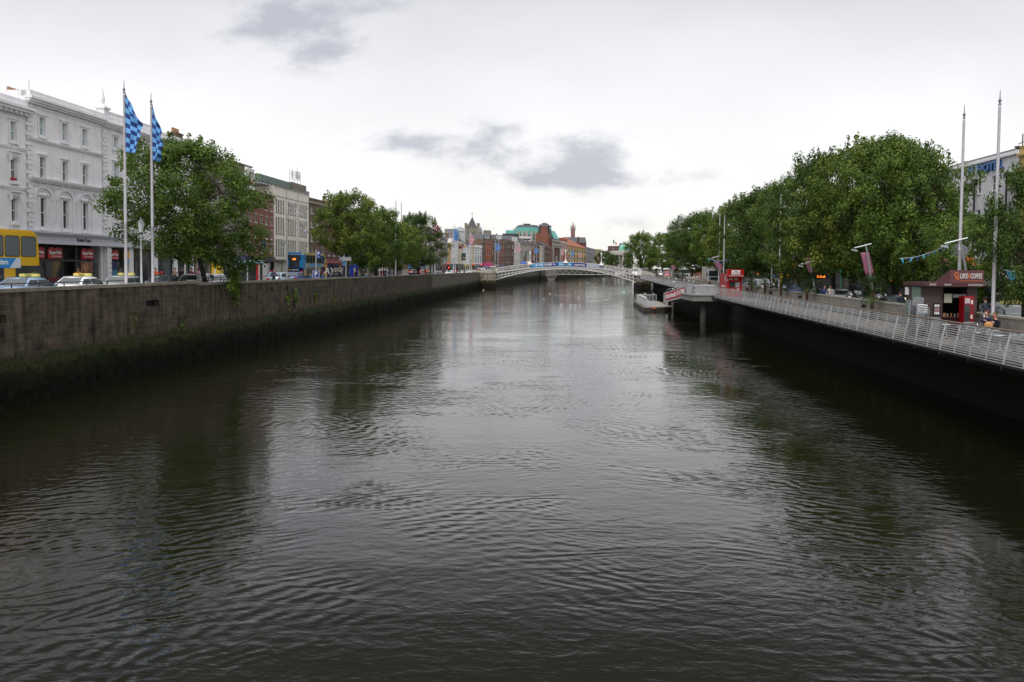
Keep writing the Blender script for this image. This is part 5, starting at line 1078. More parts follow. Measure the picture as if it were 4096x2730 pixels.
# pub flags (small, angled)
h_=hit(FL,1842,o=1.2)
for i,(c1,lb) in enumerate([((.05,.02,.03),'dark maroon pub flag'),((.30,.03,.06),'red pub flag'),((.10,.10,.12),'black and yellow pub flag'),((.45,.27,.03),'golden pub flag'),((.03,.06,.30),'royal blue pub flag')]):
    px=[1836,1842,1848,1857,1866][i]; hx=hit(FL,px,o=1.5); x,Y=hx; z=zat(px,[993,992,985,988,984][i],Y)
    f_=thing('small_flag',lb+' on an angled staff above the pub door','flag',(x,Y,z),0,'small flags over the cream pub'); mb=MB(); mb.tube((-.6,1.2,-.5),(.2,0,1.1),.03,n=5); mb.build('staff',W['wood'],f_)
    mb=MB(); mb.add([(.2,0,1.1),(-.1,.3,.3),(.3,-.2,-.4),(.8,-.1,.0)],[(0,1,2,3)]); o=mb.build('cloth',mat('pubflag_%d'%i,c1,.7,var=.1),f_); sm=o.modifiers.new('t','SOLIDIFY'); sm.thickness=.02
# ================================================================ TREES
def leafmat(name,c1,c2,c3):
    m=bpy.data.materials.new(name); m.use_nodes=True; nt=m.node_tree; b=nt.nodes['Principled BSDF']; L=nt.links.new
    g=N(nt,'ShaderNodeNewGeometry'); r=N(nt,'ShaderNodeValToRGB'); e=r.color_ramp.elements; e[0].color=(*c1,1); e[1].color=(*c3,1); x=e.new(.55); x.color=(*c2,1)
    tc=N(nt,'ShaderNodeTexCoord'); no=N(nt,'ShaderNodeTexNoise'); no.inputs['Scale'].default_value=.55; no.inputs['Detail'].default_value=4; L(tc.outputs['Object'],no.inputs['Vector'])
    mr=N(nt,'ShaderNodeMapRange'); mr.inputs['From Min'].default_value=.35; mr.inputs['From Max'].default_value=.65; L(no.outputs['Fac'],mr.inputs['Value'])
    ma=N(nt,'ShaderNodeMath',operation='MULTIPLY_ADD'); ma.inputs[1].default_value=.34; L(g.outputs['Random Per Island'],ma.inputs[0]); 
    mb_=N(nt,'ShaderNodeMath',operation='MULTIPLY'); mb_.inputs[1].default_value=.66; L(mr.outputs[0],mb_.inputs[0]); L(mb_.outputs[0],ma.inputs[2]); L(ma.outputs[0],r.inputs[0]); L(r.outputs[0],b.inputs['Base Color'])
    b.inputs['Roughness'].default_value=.55; b.inputs['Specular IOR Level'].default_value=.25
    tr=N(nt,'ShaderNodeBsdfTranslucent'); sc_=N(nt,'ShaderNodeVectorMath',operation='SCALE'); sc_.inputs['Scale'].default_value=1.1; L(r.outputs[0],sc_.inputs[0]); L(sc_.outputs[0],tr.inputs['Color'])
    mx=N(nt,'ShaderNodeMixShader'); mx.inputs[0].default_value=.28; L(b.outputs[0],mx.inputs[1]); L(tr.outputs[0],mx.inputs[2]); L(mx.outputs[0],nt.nodes['Material Output'].inputs[0]); return m
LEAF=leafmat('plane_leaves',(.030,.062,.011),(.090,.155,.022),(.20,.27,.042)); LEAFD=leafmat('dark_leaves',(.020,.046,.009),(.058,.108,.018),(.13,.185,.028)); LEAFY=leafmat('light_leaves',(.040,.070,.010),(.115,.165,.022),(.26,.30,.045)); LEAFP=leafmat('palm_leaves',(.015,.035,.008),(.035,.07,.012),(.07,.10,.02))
bark=mat('tree_bark',(.045,.038,.028),.9,var=.4,scale=4,bump=.7)
def tree_meshes(seed,H=12.,R=5.6,n_clump=150,leaves=150,lz=3.0,leaf=.27,top_sprays=9,off=(0,0),extra=()):
    """trunk + limbs reaching every leaf clump; crown as clumps of separate leaves"""
    rr=random.Random(seed); T=MB(); cz=(H+lz)/2; rz=(H-lz)/2
    tip=Vector((rr.uniform(-.3,.3),rr.uniform(-.3,.3),H*.5)); T.path([(0,0,-.1),(.03,.0,.5),(tip.x*.4,tip.y*.4,H*.27),tip],[.33,.24,.2,.14],8)
    limbs=[]
    for i in range(9):
        a=i*2.4+rr.uniform(-.4,.4); z0=H*(.22+.03*i); r_=R*rr.uniform(.45,.7); e=Vector((r_*math.cos(a),r_*math.sin(a),z0+rr.uniform(1.6,4.2))); kk=.4*z0/(.27*H) if z0<.27*H else .4+.6*(z0-.27*H)/(.23*H); s=Vector((tip.x*kk,tip.y*kk,z0)); mid=(s+e)/2+Vector((0,0,.5)); T.path([s,mid,e],[.11,.075,.045],6); limbs+= [e,mid]
    bumps=[(rr.uniform(0,6.28),rr.uniform(-1,1),rr.uniform(.14,.40)*(1 if rr.random()<.55 else -1),rr.uniform(.42,.85)) for _ in range(12)]
    cl=[]
    for i in range(n_clump):
        a=rr.uniform(0,6.28); zz=rr.uniform(-1,1); k=1.
        for ba,bz,bs,bw in bumps:
            dd=(math.atan2(math.sin(a-ba),math.cos(a-ba))**2+(zz-bz)**2*1.6)/(bw*bw); k+=bs*math.exp(-dd*2)
        prof=math.sqrt(max(0,1-abs(zz)**2.3))**.85 if zz>0 else (max(.0,1-abs(zz)**3))**.5*(.98)
        rad_=R*k*prof*rr.choice([.95,.9,.82,.7,.5,.3]); c=Vector((rad_*math.cos(a),rad_*math.sin(a),cz+rz*zz*min(1.12,.55+.45*k)))
        cl.append((c,rr.uniform(.65,1.15)))
    for i in range(top_sprays):
        a=rr.uniform(0,6.28); r_=R*rr.uniform(.1,.75); base=Vector((r_*math.cos(a),r_*math.sin(a),cz+rz*(.97-.45*(r_/R)**2))); e=base+Vector((rr.uniform(-.5,.5),rr.uniform(-.5,.5),rr.uniform(.5,1.3))); T.tube(base-Vector((0,0,1.2)),e,.035,.012,4)
        for q in range(3): cl.append((base+(e-base)*(.25+.4*q),.38-.05*q))
    for i in range(int(top_sprays*1.4)):
        a=rr.uniform(0,6.28); zz=rr.uniform(-.7,.5); r_=R*math.sqrt(1-zz*zz); s=Vector((r_*math.cos(a)*.85,r_*math.sin(a)*.85,cz+rz*zz)); e=s+Vector((math.cos(a)*1.3,math.sin(a)*1.3,rr.uniform(-.5,.5))); T.tube(s,e,.03,.012,4)
        for q in range(3): cl.append((s+(e-s)*(.5+.25*q),.42-.07*q))
    for ex in extra: cl.append((Vector(ex[:3]),ex[3])); T.tube(min(limbs,key=lambda l:(l-Vector(ex[:3])).length),ex[:3],.03,.01,4)
    F_=MB(); V=F_.v; FF=F_.f
    for c,r_ in cl:
        near=min(limbs,key=lambda l:(l-c).length)
        if r_>.6 and rr.random()<.5: T.tube(near,c,.03,.012,4,cap=False)
        n=int(leaves*(r_/.95)**2) 
        for _ in range(n):
            dv=Vector((rr.gauss(0,1),rr.gauss(0,1),rr.gauss(0,.8))); dv.normalize(); q=rr.random()**.45; p=c+dv*(r_*q)
            nrm=(dv*.9+Vector((rr.uniform(-.8,.8),rr.uniform(-.8,.8),rr.uniform(0,1.3)))).normalized(); u_=nrm.cross(Vector((rr.uniform(-1,1),rr.uniform(-1,1),rr.uniform(-1,1)))); 
            if u_.length<.05: continue
            u_.normalize(); w_=nrm.cross(u_); s_=leaf*rr.uniform(.6,1.15); o=len(V)
            V+= [tuple(p-u_*s_*.5),tuple(p+w_*s_*.36+u_*s_*.05),tuple(p+u_*s_*.55),tuple(p-w_*s_*.36+u_*s_*.05)]; FF.append((o,o+1,o+2,o+3))
    F_.m=[0]*len(FF)
    if off!=(0,0):
        sh=lambda v:(v[0]+off[0]*min(1,max(0,(v[2]-1.2)/6.5)),v[1]+off[1]*min(1,max(0,(v[2]-1.2)/6.5)),v[2])
        F_.v=[sh(v) for v in F_.v]; T.v=[sh(v) for v in T.v]
    me=bpy.data.meshes.new('crown'); me.from_pydata(F_.v,[],F_.f); me.materials.append(LEAF)
    return T.mesh('trunk',bark,smooth=True),me
TM=[tree_meshes(1,12.,6.2,215,210,2.5,.235,14,off=(-1.3,-1.2),extra=((2.2,.3,1.7,.7),(2.9,-.2,1.3,.6),(3.4,0,2.0,.8),(2.7,0,2.5,.9),(2.3,-.9,.8,.5),(4.1,0,2.5,.85),(1.6,.2,2.4,.8),(4.9,0,2.8,.9),(2.6,-1.2,.35,.42),(5.6,.4,3.6,.9),(5.9,0,5.,.9))),tree_meshes(2,11.5,5.4,165,195,2.5,.24,11),tree_meshes(3,11.,5.0,155,185,2.2,.25,10),tree_meshes(4,12.8,5.8,185,195,2.6,.245,12),tree_meshes(5,13.2,6.0,195,195,2.2,.24,13),tree_meshes(8,13.,5.3,165,190,4.6,.245,14)]
TMD=None
def tree(x,y,z,k,label,group,s=1.,rz=0,sz=1.,sxy=1.,dark=False,name='plane_tree',off=None):
    t=thing(name,label,'tree',(x,y,z),rz,group); tr,cr=TM[k]; a=obj('trunk',tr,t); b=obj('crown',cr,t); t.scale=(s*sxy,s*sxy,s*sz)
    if off: b.location=off
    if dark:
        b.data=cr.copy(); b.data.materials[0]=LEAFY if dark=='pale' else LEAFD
    return t
def bank_y(px,o,left=True): return hit(WL if left else WR,px,o=-o if left else o)
GL='trees along the left quay'; GR='trees along the right quay'
x,y=bank_y(822,1.7); tree(x,y,zL(y),0,'big bushy tree behind the two near blue flagpoles, branches hanging over the wall',GL,1.0,0,sz=.93,sxy=.9)
x,y=bank_y(1388,1.8); tree(x,y,zL(y),5,'second left bank tree, leaning top sprays, right of the cream office block',GL,.87,.7,sxy=.97,dark='pale')
x,y=bank_y(1505,1.8); tree(x,y,zL(y),2,'third left bank tree, in front of the bare flagpole pair',GL,.95,3.4)
x,y=bank_y(1585,1.8); tree(x,y,zL(y),1,'smaller pale green fourth tree on the left bank',GL,.78,1.2,sxy=1.15,dark='pale')
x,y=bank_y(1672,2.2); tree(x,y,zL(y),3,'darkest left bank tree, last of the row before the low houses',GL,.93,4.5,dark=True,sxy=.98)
# low hanging branches of the first tree
hb=MB(); rr=random.Random(5); x,y=bank_y(940,.3); 
# right bank row : photo column of the trunk, top row, offset behind the parapet
RT=[(2566,905,9.5,2,'farthest tree of the right bank row, rounded crown beside the domed church'),
(2650,930,9.5,1,'pale second tree from the far end of the right bank row'),(2712,925,9.5,3,'third tree from the far end of the right bank row'),
(2770,878,9.5,4,'fourth tree from the far end, its spray standing against the sky'),(2830,850,9.5,0,'tree right behind the white truck on the right bank'),
(2905,815,9.5,2,'tree behind the pair of bare poles left of the red ticket kiosk'),(2985,780,9.5,1,'pale leaved tree just above the red ticket kiosk'),
(3075,735,9.5,3,'tree right of the red ticket kiosk with two pole tops in it'),(3195,690,9.5,4,'full crowned tree above the left pink banner'),
(3340,600,9.5,0,'high domed tree left of the tallest tree'),(3470,540,9.5,3,'tallest tree in the middle of the near right bank clump'),
(3580,545,10,4,'tall tree with a stray top spray left of the coffee kiosk'),(3655,575,10,1,'tree directly left of the tall pole behind the coffee kiosk'),
(4100,640,7.2,2,'loose leaved tree at the right frame edge in front of the hotel'),
(3915,850,8.5,1,'low tree filling the gap between the two tall poles below the hotel')]
for i,(px,yt,o_,k,lb) in enumerate(RT):
    x,Y=hit(WR,px,o=o_); zt=zat(px,yt,Y); Hn=[12,11.5,11,12.8,13.2,13][k]+.6; s=(zt-ZR)/Hn; s=min(max(s*.97,.5),1.35)
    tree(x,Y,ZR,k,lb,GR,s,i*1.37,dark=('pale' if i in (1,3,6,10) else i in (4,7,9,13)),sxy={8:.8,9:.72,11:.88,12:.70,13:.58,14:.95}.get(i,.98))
# far trees by the church
for px,yt,Y,k,lb in ((2418,1003,560,1,'dark far tree left of the domed church'),(2448,1012,540,2,'second dark far tree in front of the domed church columns'),(2512,1030,560,2,'small far tree right of the domed church columns')):
    x=at(px,1050,Y).x; zt=zat(px,yt,Y); tree(x,Y,4,k,lb,'far trees by the domed church',(zt-4)/12.4,px,dark=True)
# palms in front of the parapet
def palm_meshes(seed):
    rr=random.Random(seed); T=MB(); T.path([(0,0,0),(.03,0,.9),(0,.03,1.75)],[.15,.13,.17],8)
    F_=MB()
    for i in range(46):
        a=rr.uniform(0,6.28); el=rr.uniform(-.7,1.25); L_=rr.uniform(.55,.9); d=Vector((math.cos(a)*math.cos(el),math.sin(a)*math.cos(el),math.sin(el))); c=Vector((0,0,1.85))+d*L_; F_.tube((0,0,1.8),c,.012,.009,3)
        u_=d.cross(Vector((0,0,1))).normalized() if abs(d.z)<.98 else Vector((1,0,0)); w_=d.cross(u_)
        for j in range(11):
            t_=(j-5)/5*1.25; v=(d*math.cos(t_)+u_*math.sin(t_)).normalized(); e=c+v*.5-Vector((0,0,.10)); s_=(v.cross(w_)).normalized()*.022; m_=c+v*.25
            F_.add([c,m_+s_,e,m_-s_],[(0,1,2,3)])
    return T.mesh('trunk',mat('palm_trunk',(.085,.045,.028),.95,var=.35,scale=9,bump=.8)),F_.mesh('fronds',LEAFP)
PMs=[palm_meshes(1),palm_meshes(2)]
for i,(px,lb) in enumerate([(3008,'first small palm right of the red ticket kiosk'),(3062,'second small palm right of the red ticket kiosk, bright fronds'),(3127,'third small palm right of the red ticket kiosk'),(3232,'bushy small palm under the left pink banner'),(3492,'thick small palm under the right pink banner'),(2600,'distant small palm by the footbridge end of the boardwalk'),(2628,'second distant small palm by the footbridge end'),(2710,'distant small palm in the middle of the far boardwalk'),(2730,'small palm behind the gulls on the far boardwalk')]):
    x,Y=hit(WR,px,o=3.35); t=thing('palm_tree',lb,'palm',(x,Y,ZDECK),i*1.1,'small palms along the boardwalk'); a,b=PMs[i%2]; obj('trunk',a,t); obj('fronds',b,t); t.scale=(.95,.95,1.05)
# ================================================================ VEHICLES
def paint(name,c): return mat(name,c,.3,.15,var=.03,coat=.7,scale=1)
def wheel_mesh(r,w_):
    a=MB(); a.lathe([(r*.62,-w_/2),(r*.95,-w_/2),(r,-w_*.3),(r,w_*.3),(r*.95,w_/2),(r*.62,w_/2)],n=16)
    b=MB(); b.lathe([(.03,-w_*.42),(r*.6,-w_*.5),(r*.62,-w_*.3),(r*.62,w_*.3),(r*.6,w_*.5),(.03,w_*.42)],n=12)
    for q in range(5): t_=q*1.256; b.obox((r*.33*math.cos(t_),r*.33*math.sin(t_),-w_*.5),(r*.25*math.cos(t_),r*.25*math.sin(t_),0),(-.03*math.sin(t_),.03*math.cos(t_),0),(0,0,.02))
    return a.mesh('tyre',W['tyre']),b.mesh('rim',W['chrome'])
WHc={}
def wheels(t,xs,half,r,w_=.2):
    if (r,w_) not in WHc: WHc[(r,w_)]=wheel_mesh(r,w_)
    a,b=WHc[(r,w_)]
    for x in xs:
        for s in (-1,1): o=obj('wheel',a,t,(x,s*(half-w_/2),r),(rad(90),0,0)); obj('rim',b,o)
lampred=mat('tail_lamp_red',(.35,.01,.01),.25,var=0); lampw=mat('headlamp',(.7,.7,.7),.12,var=0,spec=1); amber=mat('amber_lamp',(.8,.25,.02),.3,var=0)
plate=mat('number_plate_white',(.7,.7,.65),.5,var=0)
def car(name,label,loc,rz,col,kind='saloon',group=None,taxi=False,sign=(.75,.62,.05),lights=None):
    """x forward. body shell from cross sections, glazed cabin with pillars"""
    t=thing(name,label,'car',loc,rz,group); pm=paint('car_paint_%d_%d_%d'%tuple(int(c*999) for c in col),col)
    Lh=2.25 if kind!='hatch' else 2.0; 
    belt=.93 if kind!='van' else 1.05; Hr=1.43 if kind=='saloon' else 1.48 if kind=='hatch' else 1.95
    if kind=='saloon': prof=[(-Lh,.42),(-Lh,.72),(-Lh+.1,.94),(-1.55,1.0),(1.0,.96),(1.75,.86),(Lh-.12,.72),(Lh,.55),(Lh,.32)]; cab=[(-1.62,.98),(-.95,Hr-.02),(-.2,Hr),(.35,Hr-.06),(1.12,.96)]
    elif kind=='hatch': prof=[(-Lh,.42),(-Lh,.75),(-Lh+.06,.98),(-1.5,1.0),(.9,.97),(1.5,.88),(Lh-.1,.72),(Lh,.55),(Lh,.32)]; cab=[(-Lh+.1,.98),(-1.55,Hr-.04),(-.4,Hr),(.25,Hr-.05),(1.0,.96)]
    else: prof=[(-Lh-.1,.4),(-Lh-.1,1.1),(-1.5,1.1),(1.2,1.08),(1.8,.98),(Lh,.75),(Lh,.35)]; cab=[(-Lh-.08,1.08),(-Lh,Hr-.08),(-.4,Hr),(.5,Hr-.08),(1.25,1.06)]
    def wd(x,z):
        k=1-.10*(abs(x)/Lh)**4; b=.90 if z<.5 else .885 if z<.8 else .84
        return b*k
    vs=[];n=len(prof)
    mb=MB()
    ring=[(x,z) for x,z in prof]+[(prof[-1][0]-.05,.2),(1.9 if kind!='hatch' else 1.7,.2),(-1.9 if kind!='hatch' else -1.7,.2)]
    nr_=len(ring)
    for s in (-1,-.86,.86,1):
        for x,z in ring:
            zz=z if abs(s)<.9 else min(z,z-.07 if z>.6 else z+.02); vs.append((x*(1 if abs(s)<.9 else .985),s*wd(x,z),zz))
    fs=[]
    for k in range(3):
        for i in range(nr_): fs.append((k*nr_+i,k*nr_+(i+1)%nr_,(k+1)*nr_+(i+1)%nr_,(k+1)*nr_+i))
    fs+= [tuple(range(nr_)),tuple(3*nr_+i for i in range(nr_-1,-1,-1))]
    mb.add(vs,fs)
    # wheel arches as dark recess rings
    # cabin
    cn=len(cab); cv=[]
    for s in (-1,1):
        for x,z in cab: cv.append((x,s*(.80 if z<1.1 else .62 if kind!='van' else .72),z))
    mb.add(cv,[(i,i+1,cn+i+1,cn+i) for i in range(cn-1)]+[tuple(range(cn)),tuple(cn+i for i in range(cn-1,-1,-1))])
    mb.build('body',pm,t,bevel=.035,smooth=True)
    # glass
    def lerp(a,b,k): return a+(b-a)*k
    g=MB()
    def pane(a,b,h0,h1,push):
        (x0,z0),(x1,z1)=a,b
        w0=.80 if z0<1.1 else (.62 if kind!='van' else .72); w1=.80 if z1<1.1 else (.62 if kind!='van' else .72)
        P_=[(lerp(x0,x1,h0),-lerp(w0,w1,h0)+.09,lerp(z0,z1,h0)),(lerp(x0,x1,h0),lerp(w0,w1,h0)-.09,lerp(z0,z1,h0)),(lerp(x0,x1,h1),lerp(w0,w1,h1)-.09,lerp(z0,z1,h1)),(lerp(x0,x1,h1),-lerp(w0,w1,h1)+.09,lerp(z0,z1,h1))]
        dx,dz=x1-x0,z1-z0; L_=math.hypot(dx,dz); nx,nz_=-dz/L_*push,dx/L_*push
        g.add([(x+nx,y,z+nz_) for x,y,z in P_],[(0,1,2,3)])
    pane(cab[0],cab[1],.1,.88,.012); pane(cab[3],cab[4],.1,.9,.012)
    g.build('windscreen',W['glass'],t)
    g=MB()
    for s in (-1,1):
        zt=Hr-.12; zb=cab[0][1]+.03; 
        def yy(z): return s*(lerp(.80,.62 if kind!='van' else .72,(z-.97)/(Hr-.03-.97))+.014)
        def xf(z,back): 
            (x0,z0),(x1,z1)=(cab[0],cab[1]) if back else (cab[4],cab[3]); return lerp(x0,x1,min(1,(z-z0)/(z1-z0)))
        cuts=[0,.42,.46,1] if kind!='van' else [.55,.98]
        xb0,xf0=xf(zb,True)+.2,xf(zb,False)-.12; xb1,xf1=xf(zt,True)+.12,xf(zt,False)-.06
        for c0,c1 in ([(0,.45),(.48,1)] if kind!='van' else [(.6,1)]):
            g.add([(lerp(xb0,xf0,c0),yy(zb),zb),(lerp(xb0,xf0,c1),yy(zb),zb),(lerp(xb1,xf1,c1),yy(zt),zt),(lerp(xb1,xf1,c0),yy(zt),zt)],[(0,1,2,3)])
    g.build('side_windows',W['glass'],t)
    wheels(t,(-1.35,1.35) if kind!='hatch' else (-1.25,1.2),.90,.32)
    ar=MB()
    for x in ((-1.35,1.35) if kind!='hatch' else (-1.25,1.2)):
        for s in (-1,1): ar.add([(x+.39*math.cos(q),s*.905,.32+.39*math.sin(q)) for q in [math.pi*i/8 for i in range(9)]],[tuple(range(9))])
    ar.build('wheel_arches',W['black'],t)
    for s in (-1,1):
        q=MB(); q.box(-Lh-.02,-Lh+.10,s*.62-.17,s*.62+.17,.66,.86); q.build('tail_light',lampred,t); q=MB(); q.box(Lh-.16,Lh+.015,s*.6-.17,s*.6+.17,.56,.70); q.build('headlight',lights or lampw,t)
        q=MB(); q.box(.78,.95,s*.93-.09,s*.93+.09,.94,1.07); q.build('door_mirror',pm,t,bevel=.02)
    q=MB(); q.box(-Lh-.03,-Lh-.005,-.26,.26,.5,.61); q.box(Lh+.005,Lh+.03,-.26,.26,.38,.49); q.build('number_plate',plate,t)
    q=MB(); q.box(-Lh-.04,-Lh+.05,-.8,.8,.25,.42); q.box(Lh-.06,Lh+.04,-.78,.78,.22,.36); q.build('bumper',W['dark'],t)
    if taxi:
        q=MB(); q.box(-.13,.13,-.55,.55,Hr+.03,Hr+.2); sg=q.build('roof_sign',[mat('taxi_sign',(.80,.70,.22),.35,var=0)],t,bevel=.03)
        text('TAXI',.17,W['black'],sg,(-.14,0,Hr+.115),rz=rad(-90),ext=.004,bold=.004); text('TAXI',.17,W['black'],sg,(.14,0,Hr+.115),rz=rad(90),ext=.004,bold=.004)
        q=MB(); q.box(-.134,.134,-.2,.2,Hr+.035,Hr+.195) if 0 else None
    return t
def onL(px,py,o):
    x,y=bank_y(px,o); return x,y
def angL(y): return math.atan2(1,(interp(WL,y+1)-interp(WL,y)))
def angR(y): return math.atan2(1,(interp(WR,y+1)-interp(WR,y)))
def carL(px,o,**k):
    x,y=bank_y(px,o); rev=k.pop('rev',0); return car(k.pop('name','parked_car'),k.pop('label'),(x,y,zL(y)-.116),angL(y)+(math.pi if rev else 0),**k)
def carR(px,o,**k):
    x,y=hit(WR,px,o=o); rev=k.pop('rev',1); return car(k.pop('name','car'),k.pop('label'),(x,y,ZR-.116),angR(y)+(math.pi if rev else 0),**k)
GT='taxis waiting along the left quay'
carL(118,3.0,label='pale blue taxi behind the left quay wall, rear towards the frame edge',col=(.20,.30,.42),taxi=True,group=GT,name='taxi')
carL(330,3.0,label='white saloon taxi with a red tail lamp, directly in front of the supermarket',col=(.72,.73,.75),taxi=True,group=GT,name='taxi')
carL(505,3.0,label='silver grey taxi waiting behind the nearest flagpole',col=(.36,.37,.38),taxi=True,group=GT,name='taxi')
carL(670,3.0,label='dark grey saloon between the second flagpole and the big tree',col=(.08,.085,.10))
carL(795,3.2,label='white hatchback in front of the trunk of the big tree',col=(.75,.75,.76),kind='hatch')
carL(-70,5.9,label='dark saloon at the left frame edge beside the yellow bus',col=(.02,.02,.04))
carL(860,3.2,label='small white car just right of the trunk of the big tree',col=(.7,.7,.72),kind='hatch',name='car')
carL(1184,6.0,label='dark blue estate car in front of the blue bus',col=(.02,.05,.20),kind='hatch')
carL(1120,5.5,label='light blue car beside the man near the end of the metal rail',col=(.3,.42,.5),kind='hatch')
for px,o,c,lb,kd in ((1752,5,(.02,.02,.03),'black car by the first red traffic light','saloon'),(1797,4,(.75,.75,.76),'white car waiting under the red traffic light','hatch'),(1845,5,(.6,.6,.58),'silver car by the cream pub','saloon'),(1866,6,(.7,.7,.7),'white car at the junction before the red flags','saloon'),(1893,5,(.75,.75,.75),'white car turning near the footbridge parapet','saloon')):
    carL(px,o,label=lb,col=c,kind=kd,name='car',rev=1)
carL(1922,6,label='white van by the footbridge parapet, left one',col=(.75,.75,.76),kind='van',name='van'); carL(1932,9,label='white van by the footbridge parapet, right one',col=(.78,.78,.79),kind='van',name='van')
t_=carL(1975,7,label='large white minibus behind the footbridge railing',col=(.76,.76,.74),kind='van',name='minibus'); t_.scale=(1.5,1.2,1.35)
# right bank traffic
carR(4048,8.0,label='silver taxi with a yellow roof sign at the right frame edge',col=(.42,.46,.46),taxi=True,name='taxi')
carR(3362,7.2,label='white hatchback facing the camera below the dark bus',col=(.72,.73,.75),kind='hatch')
carR(3570,6.8,label='dark grey car left of the coffee kiosk',col=(.04,.04,.045))
carR(3168,7.6,label='dark blue hatchback facing the camera near the third palm',col=(.04,.06,.18),kind='hatch')
carR(3050,7.4,label='white van nosing out near the second palm',col=(.7,.71,.73),kind='van',name='van')
carR(3008,9.4,label='navy people carrier behind the first palm',col=(.015,.02,.06),kind='van')
carR(3118,10,label='black hatchback behind the third palm',col=(.02,.02,.022),kind='hatch')
carR(3475,9.6,label='grey hatchback behind the tree trunk left of the right pink banner',col=(.2,.21,.22),kind='hatch')
carR(2790,8,label='silver car in front of the white truck',col=(.55,.56,.57),kind='hatch')
carR(2742,8,label='white car with an orange clad rider beside it on the right quay',col=(.7,.7,.7),kind='hatch')
carR(2640,8,label='white van near the far palms on the right quay',col=(.72,.72,.73),kind='van',name='van')
carR(2668,9,label='red car near the far palms on the right quay',col=(.5,.02,.03),kind='van')
